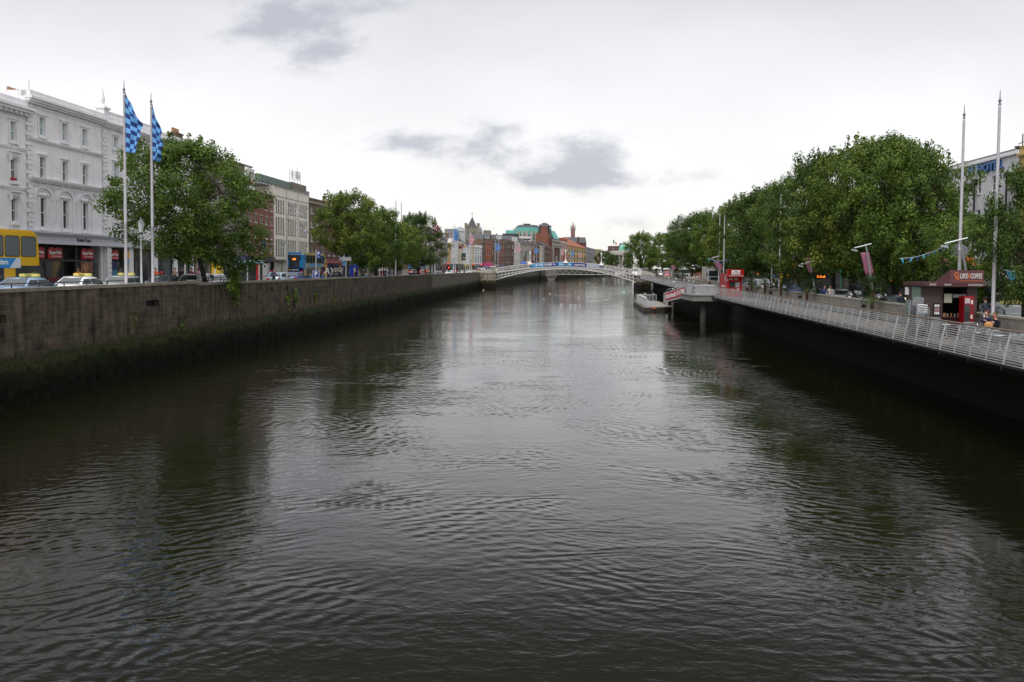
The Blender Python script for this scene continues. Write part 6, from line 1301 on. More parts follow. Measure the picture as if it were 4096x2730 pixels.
# buses
def bus(label,loc,rz,kind,group='double deck buses'):
    t=thing('double_deck_bus',label,'bus',loc,rz,group); t.scale=(1,1,.96); Lb=10.6;Wb=2.5;Hb=4.38
    yel=paint('bus_yellow',(.72,.43,.012)); blu=paint('bus_light_blue',(.02,.26,.62)); nav=paint('bus_navy',(.008,.012,.07)); cre=paint('bus_cream',(.62,.48,.20)); blk=W['black']; grn=paint('bus_green_black',(.012,.014,.012))
    body={'yellow':yel,'blue':cre,'black':grn}[kind]; 
    mb=MB(); e=.42; prof=[(-Lb/2,.3),(-Lb/2,3.9),(-Lb/2+.12,4.2),(-Lb/2+.45,Hb),(Lb/2-.75,Hb),(Lb/2-.35,4.25),(Lb/2-.14,3.5),(Lb/2,1.6),(Lb/2,.3)]
    mb.prism(prof,-Wb/2,Wb/2,'y'); mb.build('body',body,t,bevel=.11,smooth=False)
    mb=MB(); mb.box(-Lb/2+.05,Lb/2-.1,-Wb/2-.012,Wb/2+.012,.32,.78); mb.build('skirt',blu if kind!='black' else grn,t)
    # windows, each bay its own pane group per deck and side
    def panes(z0,z1,xs,nm):
        for s in (-1,1):
            g=MB(); f=MB()
            for a,b in xs:
                y=s*(Wb/2+.008); r=.12
                pts=[(a+r,z0),(b-r,z0),(b,z0+r),(b,z1-r),(b-r,z1),(a+r,z1),(a,z1-r),(a,z0+r)]
                g.add([(x,y+s*.004,z) for x,z in pts],[tuple(range(8))])
                p2=[(x+(.05 if x>(a+b)/2 else -.05),z+(.05 if z>(z0+z1)/2 else -.05)) for x,z in pts]; f.add([(x,y,z) for x,z in p2],[tuple(range(8))])
            o=g.build(nm,mat('bus_window',(.13,.14,.15),.1,var=.1,spec=.9) if (kind=='yellow' and nm=='upper_window') else W['glass'],t); f.build('rubber_seal',W['dark'],o)
    ux=[(-Lb/2+.25+i*1.42,-Lb/2+.25+i*1.42+1.22) for i in range(7)]; ux[-1]=(ux[-1][0],Lb/2-.50)
    panes(2.75,3.95,ux,'upper_window'); panes(1.15,2.05,ux[1:5],'lower_window')
    g=MB(); 
    for s in (-1,1): g.box(Lb/2-2.4,Lb/2-.12,s*(Wb/2+.006)-.006,s*(Wb/2+.006)+.006,.95,2.15); g.cut()
    g.build_pieces('cab_window',W['glass'],t)
    g=MB(); g.add([(Lb/2-.30+.02,-1.05,3.95),(Lb/2-.30+.02,1.05,3.95),(Lb/2-.02,1.05,2.75),(Lb/2-.02,-1.05,2.75)],[(0,1,2,3)]); 
    def fx(z): 
        return Lb/2-.14+(3.5-z)/1.9*.14 if z>1.6 else Lb/2
    g=MB(); g.add([(fx(z)+.03,y,z) for y,z in ((-1.05,3.48),(1.05,3.48),(1.05,2.75),(-1.05,2.75))],[(0,1,2,3)]); g.add([(fx(z)+.03,y,z) for y,z in ((-1.05,2.2),(1.05,2.2),(1.05,1.),(-1.05,1.))],[(0,1,2,3)]); g.build('windscreen',W['glass'],t)
    g=MB(); g.add([(fx(z)+.035,y,z) for y,z in ((-.95,2.72),(.95,2.72),(.95,2.24),(-.95,2.24))],[(0,1,2,3)]); dp=g.build('destination_blind',W['black'],t)
    text('25B 66',.34,mat('amber_display',(.02,.01,0),.5,var=0,emit=(1.,.22,.02),estr=2.2),dp,(fx(2.5)+.05,0,2.48),rz=rad(90),ext=.005,bold=.012)
    g=MB(); g.box(Lb/2-.02,Lb/2+.03,-1.1,-.8,.55,.75); g.box(Lb/2-.02,Lb/2+.03,.8,1.1,.55,.75); g.build('headlight',mat('lit_headlamp',(.8,.8,.7),.3,var=0,emit=(1,.85,.55),estr=1.5) if kind=='black' else lampw,t)
    if kind=='blue':
        g=MB(); g.box(-Lb/2-.03,-Lb/2+1.5,-Wb/2-.02,Wb/2+.02,1.6,Hb-.22); g.box(-Lb/2+.1,-Lb/2+1.5,-Wb/2+.1,Wb/2-.1,Hb-.22,Hb+.02); g.build('rear_blue_cowl',blu,t,bevel=.1)
        g=MB(); g.prism([(-1.02,4.0),(1.02,4.0),(1.02,3.35),(.80,3.2),(.80,2.3),(1.0,2.1),(-1.0,2.1),(-.80,2.3),(-.80,3.2),(-1.02,3.35)],-Lb/2-.06,-Lb/2-.032,'x'); r_=g.build('rear_window',W['glass'],t)
        g=MB(); g.box(-Lb/2-.05,-Lb/2+.6,-Wb/2-.03,Wb/2+.03,.4,2.1); g.build('navy_engine_cover',nav,t,bevel=.06)
        text('20B',.33,MATS['amber_display'],r_,(-Lb/2-.08,0,3.35),rz=rad(-90),ext=.005,bold=.02)
        text('Dublin Bus',.26,mat('white_lettering',(.8,.8,.8),.5,var=0),t,(-Lb/2-.06,-.1,1.72),rz=rad(-90),ext=.005,bold=.008)
        g=MB(); [g.add([(-Lb/2-.07,.75+.14*math.cos(q*math.pi/5),1.72+.14*math.sin(q*math.pi/5)) for q in range(10)],[tuple(range(10))])]; g.build('round_emblem',W['gold'],t)
        g=MB(); g.box(-Lb/2-.07,-Lb/2-.055,-.95,.95,1.05,1.4); g.build('rear_advert',mat('rear_advert_print',(.62,.50,.45),.5,var=.5,scale=3,detail=2),t)
        for s in (-1,1): g=MB(); g.box(-Lb/2-.07,-Lb/2-.052,s*1.1-.08,s*1.1+.08,1.1,1.5); g.build('tail_light',mat('lit_tail_lamp',(.5,.01,.01),.3,var=0,emit=(1,.05,.03),estr=.8),t)
        g=MB(); [g.box(-2.8,3.4,s*(Wb/2+.01)-.008,s*(Wb/2+.01)+.008,2.18,2.66) for s in (-1,1)]; g.build('side_advert',mat('side_advert_blue',(.12,.36,.58),.5,var=.25,scale=1.5),t)
    if kind=='yellow':
        s=-1; y=-(Wb/2+.018)
        g=MB(); g.box(-4.6,3.35,y-.004,y+.012,2.0,2.62); g.build('side_advert',mat('advert_sky_blue',(.02,.24,.60),.45,var=.1),t)
        g=MB(); g.poly([(2.35,y-.008,2.0),(3.34,y-.008,2.0),(3.34,y-.008,2.62),(2.95,y-.008,2.62)]); g.build('advert_corner',mat('advert_pale',(.55,.62,.70),.45,var=0),t)
        text('Amsterdam',.44,mat('white_lettering',(.8,.8,.8),.5,var=0),t,(1.2,y-.012,2.36),ext=.003,bold=.008); text('Win a trip to',.34,MATS['white_lettering'],t,(-1.6,y-.012,2.34),ext=.003)
        g=MB(); g.box(-.2,1.15,y-.006,y+.01,.82,1.99); g.build('flower_advert',mat('flower_print',(.03,.12,.16),.5,var=.4,scale=2),t)
        g=MB(); rr=random.Random(4)
        for q in range(11):
            cx,cz=rr.uniform(-.1,1.05),rr.uniform(1.25,2.12); r=rr.uniform(.09,.16); g.add([(cx+r*math.cos(k*.628),y-.012,cz+r*math.sin(k*.628)) for k in range(10)],[tuple(range(10))],q%2)
        g.build('tulip_prints',[mat('tulip_orange',(.75,.28,.10),.5,var=.1),mat('tulip_pink',(.6,.08,.2),.5,var=.1)],t)
    wheels(t,(-3.0,2.9),Wb/2+.01,.48,.28); 
    ar=MB()
    for x in (-3.0,2.9):
        for s in (-1,1): ar.add([(x+.58*math.cos(q),s*(Wb/2+.016),.48+.58*math.sin(q)) for q in [math.pi*i/8 for i in range(9)]],[tuple(range(9))])
    ar.build('wheel_arches',W['black'],t)
    for s in (-1,1): q=MB(); q.box(Lb/2-.1,Lb/2+.05,s*1.45-.08,s*1.45+.08,2.0,2.35); q.build('mirror',W['black'],t)
    return t
def busL(px_front,o,**k):
    x,y=bank_y(px_front,o); a=angL(y); y2=y-5.3; x2=xl(y2,o) ; return bus(k['label'],(x2,y2,zL(y2)-.116),a,k['kind'])
busL(88,7.3,label='yellow double deck bus with a blue Amsterdam advert at the left frame edge',kind='yellow')
def bus_at(x,y,z,a,**k): return bus(k['label'],(x,y,z),a,k['kind'])
p=at(1182,1110,122); bus_at(p.x+.3,122+5.3,zL(122)-.12,angL(122)-.02,label='blue backed double deck bus showing its route number in orange',kind='blue')
p=at(1399,1110,140); bus_at(p.x+.4,140+5.3,zL(140)-.12,angL(140),label='second blue backed bus, behind the parking arrow sign',kind='blue')
p=at(1665,1100,178); bus_at(p.x,178+5.3,zL(178)-.12,angL(178),label='third blue and yellow bus, half hidden by the dark tree',kind='blue')
def busR(px,o,**k):
    x,y=hit(WR,px,o=o); return bus(k['label'],(x,y+5.3,ZR-.116),angR(y)+math.pi,k['kind'])
busR(3178,11.5,label='yellow fronted bus with an orange display under the right bank trees',kind='yellow')
busR(3300,12.5,label='dark bus with yellow lines behind the white hatchback',kind='black')
busR(3600,13.,label='dark bus with bright green trim behind the coffee kiosk',kind='black')
busR(3035,12.8,label='yellow bus seen past the first palm, right of the red ticket kiosk',kind='yellow')
for nm,c in (('yellow_trim',(.6,.42,.01)),):
    b_=[o for o in COL.objects if o.name.startswith('double_deck_bus') and 'yellow lines' in o.get('label','')][0]; q=MB(); q.box(-5.2,5.1,-1.29,-1.262,2.3,2.4); q.box(-5.2,5.1,-1.29,-1.262,4.0,4.08); q.box(-5.2,5.1,1.262,1.29,2.3,2.4); q.box(-5.2,5.1,1.262,1.29,4.0,4.08); q.build('yellow_trim',mat('trim_yellow',(.6,.42,.01),.4,var=0),b_)
    b_=[o for o in COL.objects if o.name.startswith('double_deck_bus') and 'green trim' in o.get('label','')][0]; q=MB(); q.box(-5.2,5.1,-1.29,-1.262,2.3,2.36); q.box(-5.2,5.1,1.262,1.29,2.3,2.36); q.box(-5.2,5.1,1.262,1.29,4.0,4.05); q.box(5.2,5.36,-1.27,-1.2,.5,4); q.box(5.2,5.36,1.2,1.27,.5,4); q.build('green_trim',mat('trim_green',(.12,.5,.03),.4,var=0),b_)
# truck
x,y=hit(WR,2852,o=8.5); t=thing('white_truck','white lorry with a pale box body left of the red ticket kiosk','truck',(x,y,ZR-.116),angR(y)+math.pi)
mb=MB(); mb.prism([(0,.55),(0,2.75),(.5,2.95),(1.75,2.9),(2.05,1.7),(2.15,.5)],-1.15,1.15,'y'); mb.build('cab',paint('truck_white',(.68,.68,.69)),t,bevel=.07)
mb=MB(); mb.box(-6.2,-.15,-1.25,1.25,.95,3.5); mb.build('box_body',mat('truck_box',(.42,.40,.36),.6,var=.12),t); mb=MB(); mb.box(-6,1.9,-.9,.9,.45,.94); mb.build('chassis',W['dark'],t)
mb=MB(); mb.add([(2.09,-1.0,1.72),(2.09,1.,1.72),(1.83,1.,2.7),(1.83,-1,2.7)],[(0,1,2,3)]); mb.build('windscreen',W['glass'],t)
mb=MB(); mb.box(2.1,2.18,-.75,.75,1.0,1.45); mb.box(2.1,2.2,-.9,.9,.7,.78); mb.build('grille',W['black'],t)
for s in (-1,1): q=MB(); q.box(2.1,2.2,s*.9-.16,s*.9+.16,.55,.75); q.build('headlight',lampw,t); q=MB(); q.box(1.7,1.9,s*1.35-.1,s*1.35+.1,1.7,2.3); q.build('mirror',W['black'],t)
wheels(t,(1.0,-4.2),1.15,.45,.28)
x,y=hit(WR,2752,o=9.5); t2=copy_tree(t,None,(x+1,y+9,ZR-.116),angR(y)+math.pi,'pale delivery lorry farther up the right quay, left of the white one')
# dome covered scooters seen over the parapet
def scooter(px,o,label):
    x,y=hit(WR,px,o=o); t=thing('parked_motorcycle',label,'motorcycle',(x,y,ZR),angR(y)+2.6,'motorcycles parked behind the parapet')
    mb=MB(); mb.lathe([(.30,.55),(.42,.75),(.46,.98),(.38,1.25),(.22,1.42),(.04,1.48)],(.45,0,0),12); mb.build('fairing',mat('gloss_black',(.012,.012,.014),.12,var=0,coat=1),t,smooth=True)
    mb=MB(); mb.prism([(-.9,.75),(-.95,.95),(-.2,.98),(.2,.85),(.1,.55),(-.5,.5)],-.16,.16,'y'); mb.build('seat',W['black'],t,bevel=.04)
    mb=MB(); mb.box(.84,.92,-.12,.12,.9,1.05); mb.build('headlight',lampw,t); mb=MB(); mb.path([(.3,-.42,1.2),(.45,-.2,1.25),(.45,.2,1.25),(.3,.42,1.2)],.02,6); mb.lathe([(.07,0),(.09,.1),(.02,.16)],(.35,.45,1.25),8); mb.build('handlebar',W['chrome'],t)
    a,b=wheel_mesh(.31,.12)
    for wx in (-.75,.72): o_=obj('wheel',a,t,(wx,0,.31),(rad(90),0,0)); obj('rim',b,o_)
scooter(3413,5.6,'glossy black motorcycle behind the parapet right of the white hatchback'); scooter(3524,5.6,'glossy black motorcycle behind the parapet next to the right palm'); scooter(2996,5.4,'motorcycle parked just right of the red ticket kiosk'); scooter(3086,5.4,'motorcycle behind the parapet between two small palms'); scooter(3268,5.4,'motorcycle behind the parapet left of the white hatchback')
# ================================================================ PEOPLE
PC={}
def person_meshes(pose,shirt,trous,hairc,skinc,female=False,fingers=False):
    key=(pose,shirt,trous,hairc,skinc,female,fingers)
    if key in PC: return PC[key]
    J={}; V=[];E_=[];R_=[];Mt=[]
    def j(n,p,r): J[n]=len(V); V.append(p); R_.append(r)
    def e(a,b,m): E_.append((J[a],J[b])); Mt.append(m)
    sit=pose=='sit'; st={'stand':0,'walk':.22,'sit':0,'phone':.05}[pose]
    hz=.94 if not sit else .50
    if not sit:
        feet={1:(st,.0),-1:(-st,.0)}; 
        j('pelvis',(0,0,hz),(.15,.11)); j('waist',(0,0,hz+.17),(.135,.10)); j('chest',(.01,0,hz+.38),(.17,.115)); j('neck0',(0,0,hz+.53),(.09,.075)); 
    else:
        j('pelvis',(0,0,hz),(.16,.13)); j('waist',(.01,0,hz+.17),(.14,.11)); j('chest',(.04,0,hz+.38),(.17,.12)); j('neck0',(.05,0,hz+.53),(.09,.075))
    b=V[J['neck0']]; j('neck',(b[0]+.01,0,b[2]+.07),(.052,.055)); j('head0',(b[0]+.035,0,b[2]+.13),(.080,.092)); j('head',(b[0]+.03,0,b[2]+.22),(.096,.112)); j('crown',(b[0]+.02,0,b[2]+.285),(.068,.08)); j('nose',(b[0]+.145,0,b[2]+.18),(.016,.018))
    e('pelvis','waist',0);e('waist','chest',0);e('chest','neck0',0);e('neck0','neck',2);e('neck','head0',2);e('head0','head',2);e('head','crown',2);e('head','nose',2)
    for s in (1,-1):
        n='L' if s>0 else 'R'
        if sit:
            j('hip'+n,(.05,s*.10,hz-.02),(.095,.095)); j('kn'+n,(.46,s*.13,hz),(.062,.065)); j('an'+n,(.44,s*.13,.09),(.042,.045)); j('toe'+n,(.60,s*.14,.03),(.04,.03))
        else:
            fx=st*s; j('hip'+n,(0,s*.095,hz-.08),(.09,.10)); j('kn'+n,(fx*.6+.03,s*.10,hz*.52),(.06,.062)); j('an'+n,(fx-.02,s*.10,.09+(.06 if fx<0 else 0)),(.042,.045)); j('toe'+n,(fx+.13,s*.11,.035),(.042,.03))
        e('pelvis','hip'+n,1);e('hip'+n,'kn'+n,1);e('kn'+n,'an'+n,1);e('an'+n,'toe'+n,3)
        cb=V[J['chest']]; sw=.19 if female else .215
        j('sh'+n,(cb[0]-.01,s*sw,cb[2]+.07),(.062,.062))
        if pose=='sit': el=(cb[0]+.12,s*.27,cb[2]-.2); wr=(cb[0]+.33,s*.14,cb[2]-.16+(.12 if s>0 else 0))
        elif pose=='phone' : el=(cb[0]+.05,s*.27,cb[2]-.22); wr=(cb[0]+.27,s*.12,cb[2]-.10)
        else: el=(cb[0]-.02-st*s*.4,s*.27,cb[2]-.23); wr=(cb[0]+.05-st*s*.9,s*.27,cb[2]-.47)
        j('el'+n,el,(.043,.043)); j('wr'+n,wr,(.03,.03)); e('chest','sh'+n,0); e('sh'+n,'el'+n,0); e('el'+n,'wr'+n,0)
        d=(Vector(wr)-Vector(el)).normalized(); pl=Vector(wr)+d*.09; j('pa'+n,tuple(pl),(.034,.02)); e('wr'+n,'pa'+n,2)
        side=d.cross(Vector((0,s,0))); 
        if side.length<.1: side=Vector((1,0,0))
        side.normalize(); curl=Vector((0,-s,0))*.4+d
        for k,(off,L_) in enumerate(((-.027,.07),(-.009,.08),(.009,.076),(.027,.06))):
            a_=pl+side*off+d*.012; m_=a_+d*L_*.5; t_=m_+curl.normalized()*L_*.5
            j('f%d%s'%(k,n),tuple(m_),(.0085,.0085)); j('g%d%s'%(k,n),tuple(t_),(.007,.007)); e('pa'+n,'f%d%s'%(k,n),2); e('f%d%s'%(k,n),'g%d%s'%(k,n),2)
        th=Vector(wr)+d*.03+side*.03; th2=th+(d*.6+side).normalized()*.045; j('t'+n,tuple(th),(.011,.011)); j('u'+n,tuple(th2),(.009,.009)); e('wr'+n,'t'+n,2); e('t'+n,'u'+n,2)
    me=bpy.data.meshes.new('skel'); me.from_pydata(V,E_,[]); o=bpy.data.objects.new('skel',me); COL.objects.link(o)
    sk=o.modifiers.new('s','SKIN'); sk.use_smooth_shade=True; sub=o.modifiers.new('d','SUBSURF'); sub.levels=1
    for i,v in enumerate(me.skin_vertices[0].data): v.radius=R_[i]; v.use_root=(i==0)
    bpy.context.view_layer.update(); dg=bpy.context.evaluated_depsgraph_get(); out=bpy.data.meshes.new_from_object(o.evaluated_get(dg)); bpy.data.objects.remove(o)
    out.name='person'; out.materials.clear()
    for m in (mat('cloth_%d_%d_%d'%tuple(int(c*999) for c in shirt),shirt,.85,var=.2,scale=8),mat('cloth_%d_%d_%d'%tuple(int(c*999) for c in trous),trous,.85,var=.2,scale=8),mat('skin_%d'%int(skinc[0]*99),skinc,.6,var=.05),W['black']): out.materials.append(m)
    segs=[(Vector(V[a]),Vector(V[b]),m) for (a,b),m in zip(E_,Mt)]
    for p in out.polygons:
        c=p.center; best=9;bm_=0
        for a,b,m in segs:
            ab=b-a; k=max(0,min(1,(c-a).dot(ab)/max(ab.length_squared,1e-9))); dd=(a+ab*k-c).length
            if dd<best: best=dd;bm_=m
        p.material_index=bm_; p.use_smooth=True
    hb=MB(); hc=V[J['head']]; hv=[]; 
    hb.lathe([(.092,-.03),(.102,.03),(.094,.075),(.06,.11),(.01,.125)],(hc[0]-.024,0,hc[2]),12)
    if female: hb.lathe([(.07,-.22),(.085,-.12),(.088,0)],(hc[0]-.045,0,hc[2]),10)
    hm=hb.mesh('hair',mat('hair_%d_%d'%(int(hairc[0]*99),int(hairc[1]*99)),hairc,.8,var=.2),smooth=True)
    jk=MB()
    PC[key]=(out,hm); return PC[key]
HD=(.03,.02,.015)
def person(x,y,z,rz,label,pose='stand',shirt=(.03,.03,.035),trous=(.02,.02,.03),hairc=HD,skinc=(.46,.25,.18),female=False,group=None,s=1.):
    a,b=person_meshes(pose,shirt,trous,hairc,skinc,female); o=obj('person',a,None,(x,y,z),(0,0,rz)); tag(o,label,'person',group); obj('hair',b,o); o.scale=(s,s,s); return o
def pL(px,o,rz,label,**k):
    x,y=bank_y(px,o); return person(x,y,zL(y) if (o<2 or o>10.6) else zL(y)-.116,rz,label,**k)
bl=(.012,.012,.016)
pL(478,11.6,.5,'man in dark clothes on the pavement right of the supermarket pillar',shirt=bl,trous=(.02,.02,.03))
pL(622,11.6,-1.2,'person in a bright orange safety vest between the flagpole and the big tree',shirt=(.75,.12,.02),pose='walk')
pL(645,12.2,2.5,'woman in a red top and grey trousers beside the orange vest',shirt=(.3,.04,.05),trous=(.3,.3,.3),female=True,pose='walk')
pL(700,11.4,-1.5,'man in a beige jumper walking towards the big tree trunk',shirt=(.35,.25,.15),pose='walk')
pL(726,12.3,1.5,'person in a long black coat beside the man in beige',shirt=bl)
pL(766,11.8,1.0,'person in a dark red jacket left of the big tree trunk',shirt=(.2,.03,.04),pose='walk'); pL(794,11.5,1.0,'woman in a pink and white top left of the big tree trunk',shirt=(.6,.3,.4),female=True)
pL(312,12.1,-1.,'person in an orange jacket at the supermarket door',shirt=(.7,.2,.02))
pL(1095,1.5,-1.0,'man in a navy jumper leaning at the quay wall near the metal rail end',shirt=(.02,.03,.08),pose='phone')
pL(1081,11.5,2.,'person in a red coat near the office block entrance',shirt=(.35,.05,.08),female=True)
pL(1337,1.5,1.4,'man in a dark olive coat, left of two walking together past the graffiti',shirt=(.03,.03,.02),pose='walk'); pL(1354,1.5,1.4,'man in a black coat, right of two walking together past the graffiti',shirt=bl,pose='walk')
pL(1424,1.2,2.9,'person in a long black coat leaning on the quay wall left of the bearded man',shirt=bl,pose='phone'); pL(1453,1.2,-1.4,'bearded man in a navy jumper with an orange stripe at the quay wall',shirt=(.015,.03,.10),pose='phone')
pL(1525,1.5,1.5,'person carrying a red backpack in front of the white hoarding',shirt=(.5,.03,.05),pose='walk'); pL(1535,1.4,1.5,'person in a dark coat beside the red backpack',shirt=bl,pose='walk'); pL(1543,1.5,1.5,'person in blue jeans before the white hoarding',shirt=(.03,.035,.06),trous=(.1,.2,.4),pose='walk')
pL(1657,1.2,1.5,'person in black in front of the third blue bus',shirt=bl); pL(1703,1.2,-1.5,'person in a bright orange jacket left of the dark tree trunk',shirt=(.8,.10,.02))
pL(1823,1.1,-1.5,'person in an orange top between the blue flagpoles and the wall',shirt=(.65,.12,.08)); pL(1838,1.5,1.5,'person in black near the cream pub',shirt=bl); pL(1858,1.5,1.5,'person in a navy coat near the cream pub',shirt=(.02,.03,.06)); pL(1913,1.0,1.5,'person in an orange top at the end of the quay wall',shirt=(.7,.2,.1))
# people on the footbridge
bA=Vector((-5.2,253.2)); bD=Vector((37.5,249.6))-bA; bl_=bD.length; ba_=math.atan2(bD.y,bD.x)
for px,c,tr,lb,ps,fm_ in ((2380,(.05,.15,.3),(.1,.2,.4),'person crouching by a pushchair on the footbridge','sit',False),(2391,(.02,.10,.10),(.05,.05,.06),'person in dark green on the footbridge','stand',False),(2400,(.55,.4,.35),(.3,.3,.32),'person in a pink top on the footbridge','stand',True),(2419,bl,(.04,.04,.05),'person in black striding over the footbridge','walk',False),
 (2430,(.35,.75,.05),(.02,.02,.02),'person in a lime green jacket on the footbridge','stand',False),(2455,(.55,.02,.04),(.03,.05,.14),'person in a red top striding over the footbridge','walk',False),(2475,bl,(.02,.02,.03),'person in black near the right end of the footbridge','stand',False),(2485,(.03,.03,.04),(.15,.15,.15),'second person in black near the right end of the footbridge','walk',True),(2512,(.12,.12,.16),bl,'person in grey at the right end of the footbridge','walk',False)):
    s_=(px-1980)/567; p=bA+bD*s_; person(p.x,p.y+1.9,zdeck(s_)+.1,ba_+(0 if px%2 else math.pi),lb,pose=ps,shirt=c,trous=tr,female=fm_,s=1.0)
for i,(px,c) in enumerate([(1992,(.4,.04,.04)),(2020,(.4,.04,.06)),(2035,(.05,.06,.12)),(2082,(.1,.3,.15)),(2108,(.05,.05,.06)),(2052,(.5,.5,.5))]):
    s_=(px-1980)/567; p=bA+bD*s_; person(p.x,p.y+2.2,zdeck(s_)+.1,ba_,['person in a red coat on the left slope of the footbridge','second person in red on the left slope of the footbridge','person in navy on the left slope of the footbridge','person in green left of the bridge banner','person in black just left of the bridge banner','person in pale grey on the left slope of the footbridge'][i],pose='walk',shirt=c,female=i%2==1)
# boardwalk people
def pR(px,o,rz,label,z=ZDECK,**k):
    x,y=hit(WR,px,o=o); return person(x,y,z,rz,label,**k)
pR(2577,2.,1.4,'person in black at the footbridge end of the boardwalk',shirt=bl); 
pR(2655,1.2,2.0,'person sitting low among the gulls on the far boardwalk, left one',shirt=(.05,.04,.04),pose='sit',z=ZDECK); pR(2664,1.4,2.0,'person sitting low among the gulls on the far boardwalk, right one',shirt=(.1,.1,.12),pose='sit',z=ZDECK)
pR(2842,2.6,2.3,'person in dark clothes resting at the parapet behind the landing',shirt=(.05,.03,.025),pose='sit',z=ZDECK+.35)
pR(3300,4.6,-1.6,'man in a blue and red jacket on the pavement behind the parapet',shirt=(.03,.05,.15),z=ZR); pR(3322,5.4,-1.4,'person in a white shirt beside the white hatchback',shirt=(.6,.55,.5),z=ZR)
pR(3406,12,-1.6,'woman in a pink top on the far pavement of the right quay',shirt=(.7,.35,.4),female=True,z=ZR); pR(3428,12.4,1.6,'person in a long black coat on the far pavement of the right quay',shirt=bl,z=ZR)
pR(3607,4.7,1.8,'person in dark blue behind the parapet left of the coffee kiosk',shirt=(.02,.03,.05),z=ZR); pR(3948,5.5,1.6,'man in a navy jacket walking behind the coffee kiosk',shirt=(.05,.06,.08),trous=bl,z=ZR)
x,y=hit(WR,3956,o=3.25); person(x,y,ZDECK+.14,math.radians(215),'woman in a navy jacket drinking from a white cup beside the coffee kiosk',pose='sit',shirt=(.012,.018,.06),trous=(.02,.02,.03),hairc=(.12,.03,.015),skinc=(.55,.32,.25),female=True)
cp=MB(); cp.lathe([(.03,0),(.042,.11)],n=8); tag(cp.build('paper_cup',W['white'],None,(x-.28,y-.22,ZDECK+1.18)),'white paper cup held by the woman in navy','cup')
x,y=hit(WR,3990,o=3.25); person(x,y,ZDECK+.10,math.radians(210),'reddish faced man in a black jacket holding a cup beside the coffee kiosk',pose='sit',shirt=(.01,.01,.014),trous=(.02,.02,.025),hairc=(.10,.05,.03),skinc=(.5,.22,.15))
tag(cp.build('paper_cup',W['white'],None,(x-.25,y-.2,ZDECK+.92)),'white paper cup held by the man in the black jacket','cup')
bn_=MB(); bn_.box(-.75,.75,-.2,.2,.46,.52); bn_.box(-.7,-.6,-.18,.18,0,.459); bn_.box(.6,.7,-.18,.18,0,.459); x,y=hit(WR,3973,o=3.4); tag(bn_.build('bench',W['wood'],None,(x,y,ZDECK),(0,0,angR(y))),'low wooden bench under the two seated coffee drinkers','bench')
# ================================================================ COFFEE KIOSK
kx,ky=21.35,43.0; ka=-rad(2.)
t=thing('coffee_kiosk','dark timber coffee kiosk with a maroon roof sign on the boardwalk','kiosk',(kx,ky,ZDECK),ka); t.scale=(.89,1,1)
km=mat('kiosk_boarding',(.075,.05,.048),.7,var=.25,scale=3); kd=mat('kiosk_dark',(.02,.012,.012),.6,var=.2); kmr=mat('kiosk_maroon',(.075,.022,.026),.6,var=.12,scale=2); kg=mat('kiosk_green',(.15,.22,.17),.55,var=.08)
KW,KD,KH=3.15,1.9,2.6
mb=MB(); mb.box(0,KW,KD-.08,KD,0,KH); mb.box(0,.08,0,KD-.081,0,KH); mb.box(KW-.08,KW,0,KD-.081,0,KH)
for i in range(11):   # boarded front left panel
    mb.box(.30,1.08,-.02+(.004 if i%2 else 0),.05,i*.235,i*.235+.228)
mb.box(.081,.295,-.03,.08,0,KH); mb.box(1.09,1.16,-.04,.1,0,KH); mb.box(2.55,KW-.081,-.04,.4,0,KH); mb.build('walls',km,t)
mb=MB(); mb.box(-.03,-.003,.15,KD-.05,0.0,1.85); mb.box(-.03,-.003,.15,1.15,1.87,2.55); mb.build('green_side_panel',kg,t); mb=MB(); mb.box(-.035,-.004,1.2,KD-.05,1.87,2.55); mb.build('side_boarding',km,t)
mb=MB(); mb.box(-.12,-.036,1.5,1.8,2.1,2.5); mb.build('alarm_box',W['white'],t)
mb=MB(); mb.box(1.17,2.54,.0,.12,0,.95); mb.box(1.12,2.56,-.12,.35,.952,1.0); mb.build('counter',mat('counter_maroon',(.05,.01,.012),.6,var=.2),t)
mb=MB(); mb.box(.085,KW-.085,1.7,1.78,0,KH-.01); mb.box(.085,KW-.085,.1,1.69,KH-.08,KH-.01); mb.build('interior',kd,t)
mb=MB(); 
for i in range(4): mb.lathe([(.05,0),(.06,.16),(.02,.2)],(1.6+i*.2,.2,1.002),8,i%2)
mb.box(1.3,1.5,.15,.3,1.002,1.2,1); mb.build('counter_jars',[W['chrome'],mat('jar_brown',(.25,.12,.05),.4,var=.2)],t)
mb=MB(); mb.box(1.24,1.68,-.06,-.041+.02,1.75,2.22); mb.build('menu_board',mat('menu_cream',(.32,.30,.24),.6,var=.08),t); mb=MB(); mb.box(1.75,2.5,-.03,0,2.02,2.2); mb.build('price_board',W['lead'],t)
mb=MB(); mb.box(.62,1.0,-.05,-.022,1.05,1.75); o=mb.build('poster_window',W['black'],t); mb=MB(); 
for i in range(3):
    for k in range(3): mb.box(.7+i*.1,.77+i*.1,-.058,-.051,1.14+k*.19,1.28+k*.19,k%2)
mb.build('cup_pictures',[W['white'],mat('poster_pink',(.5,.25,.3),.6,var=0)],o)
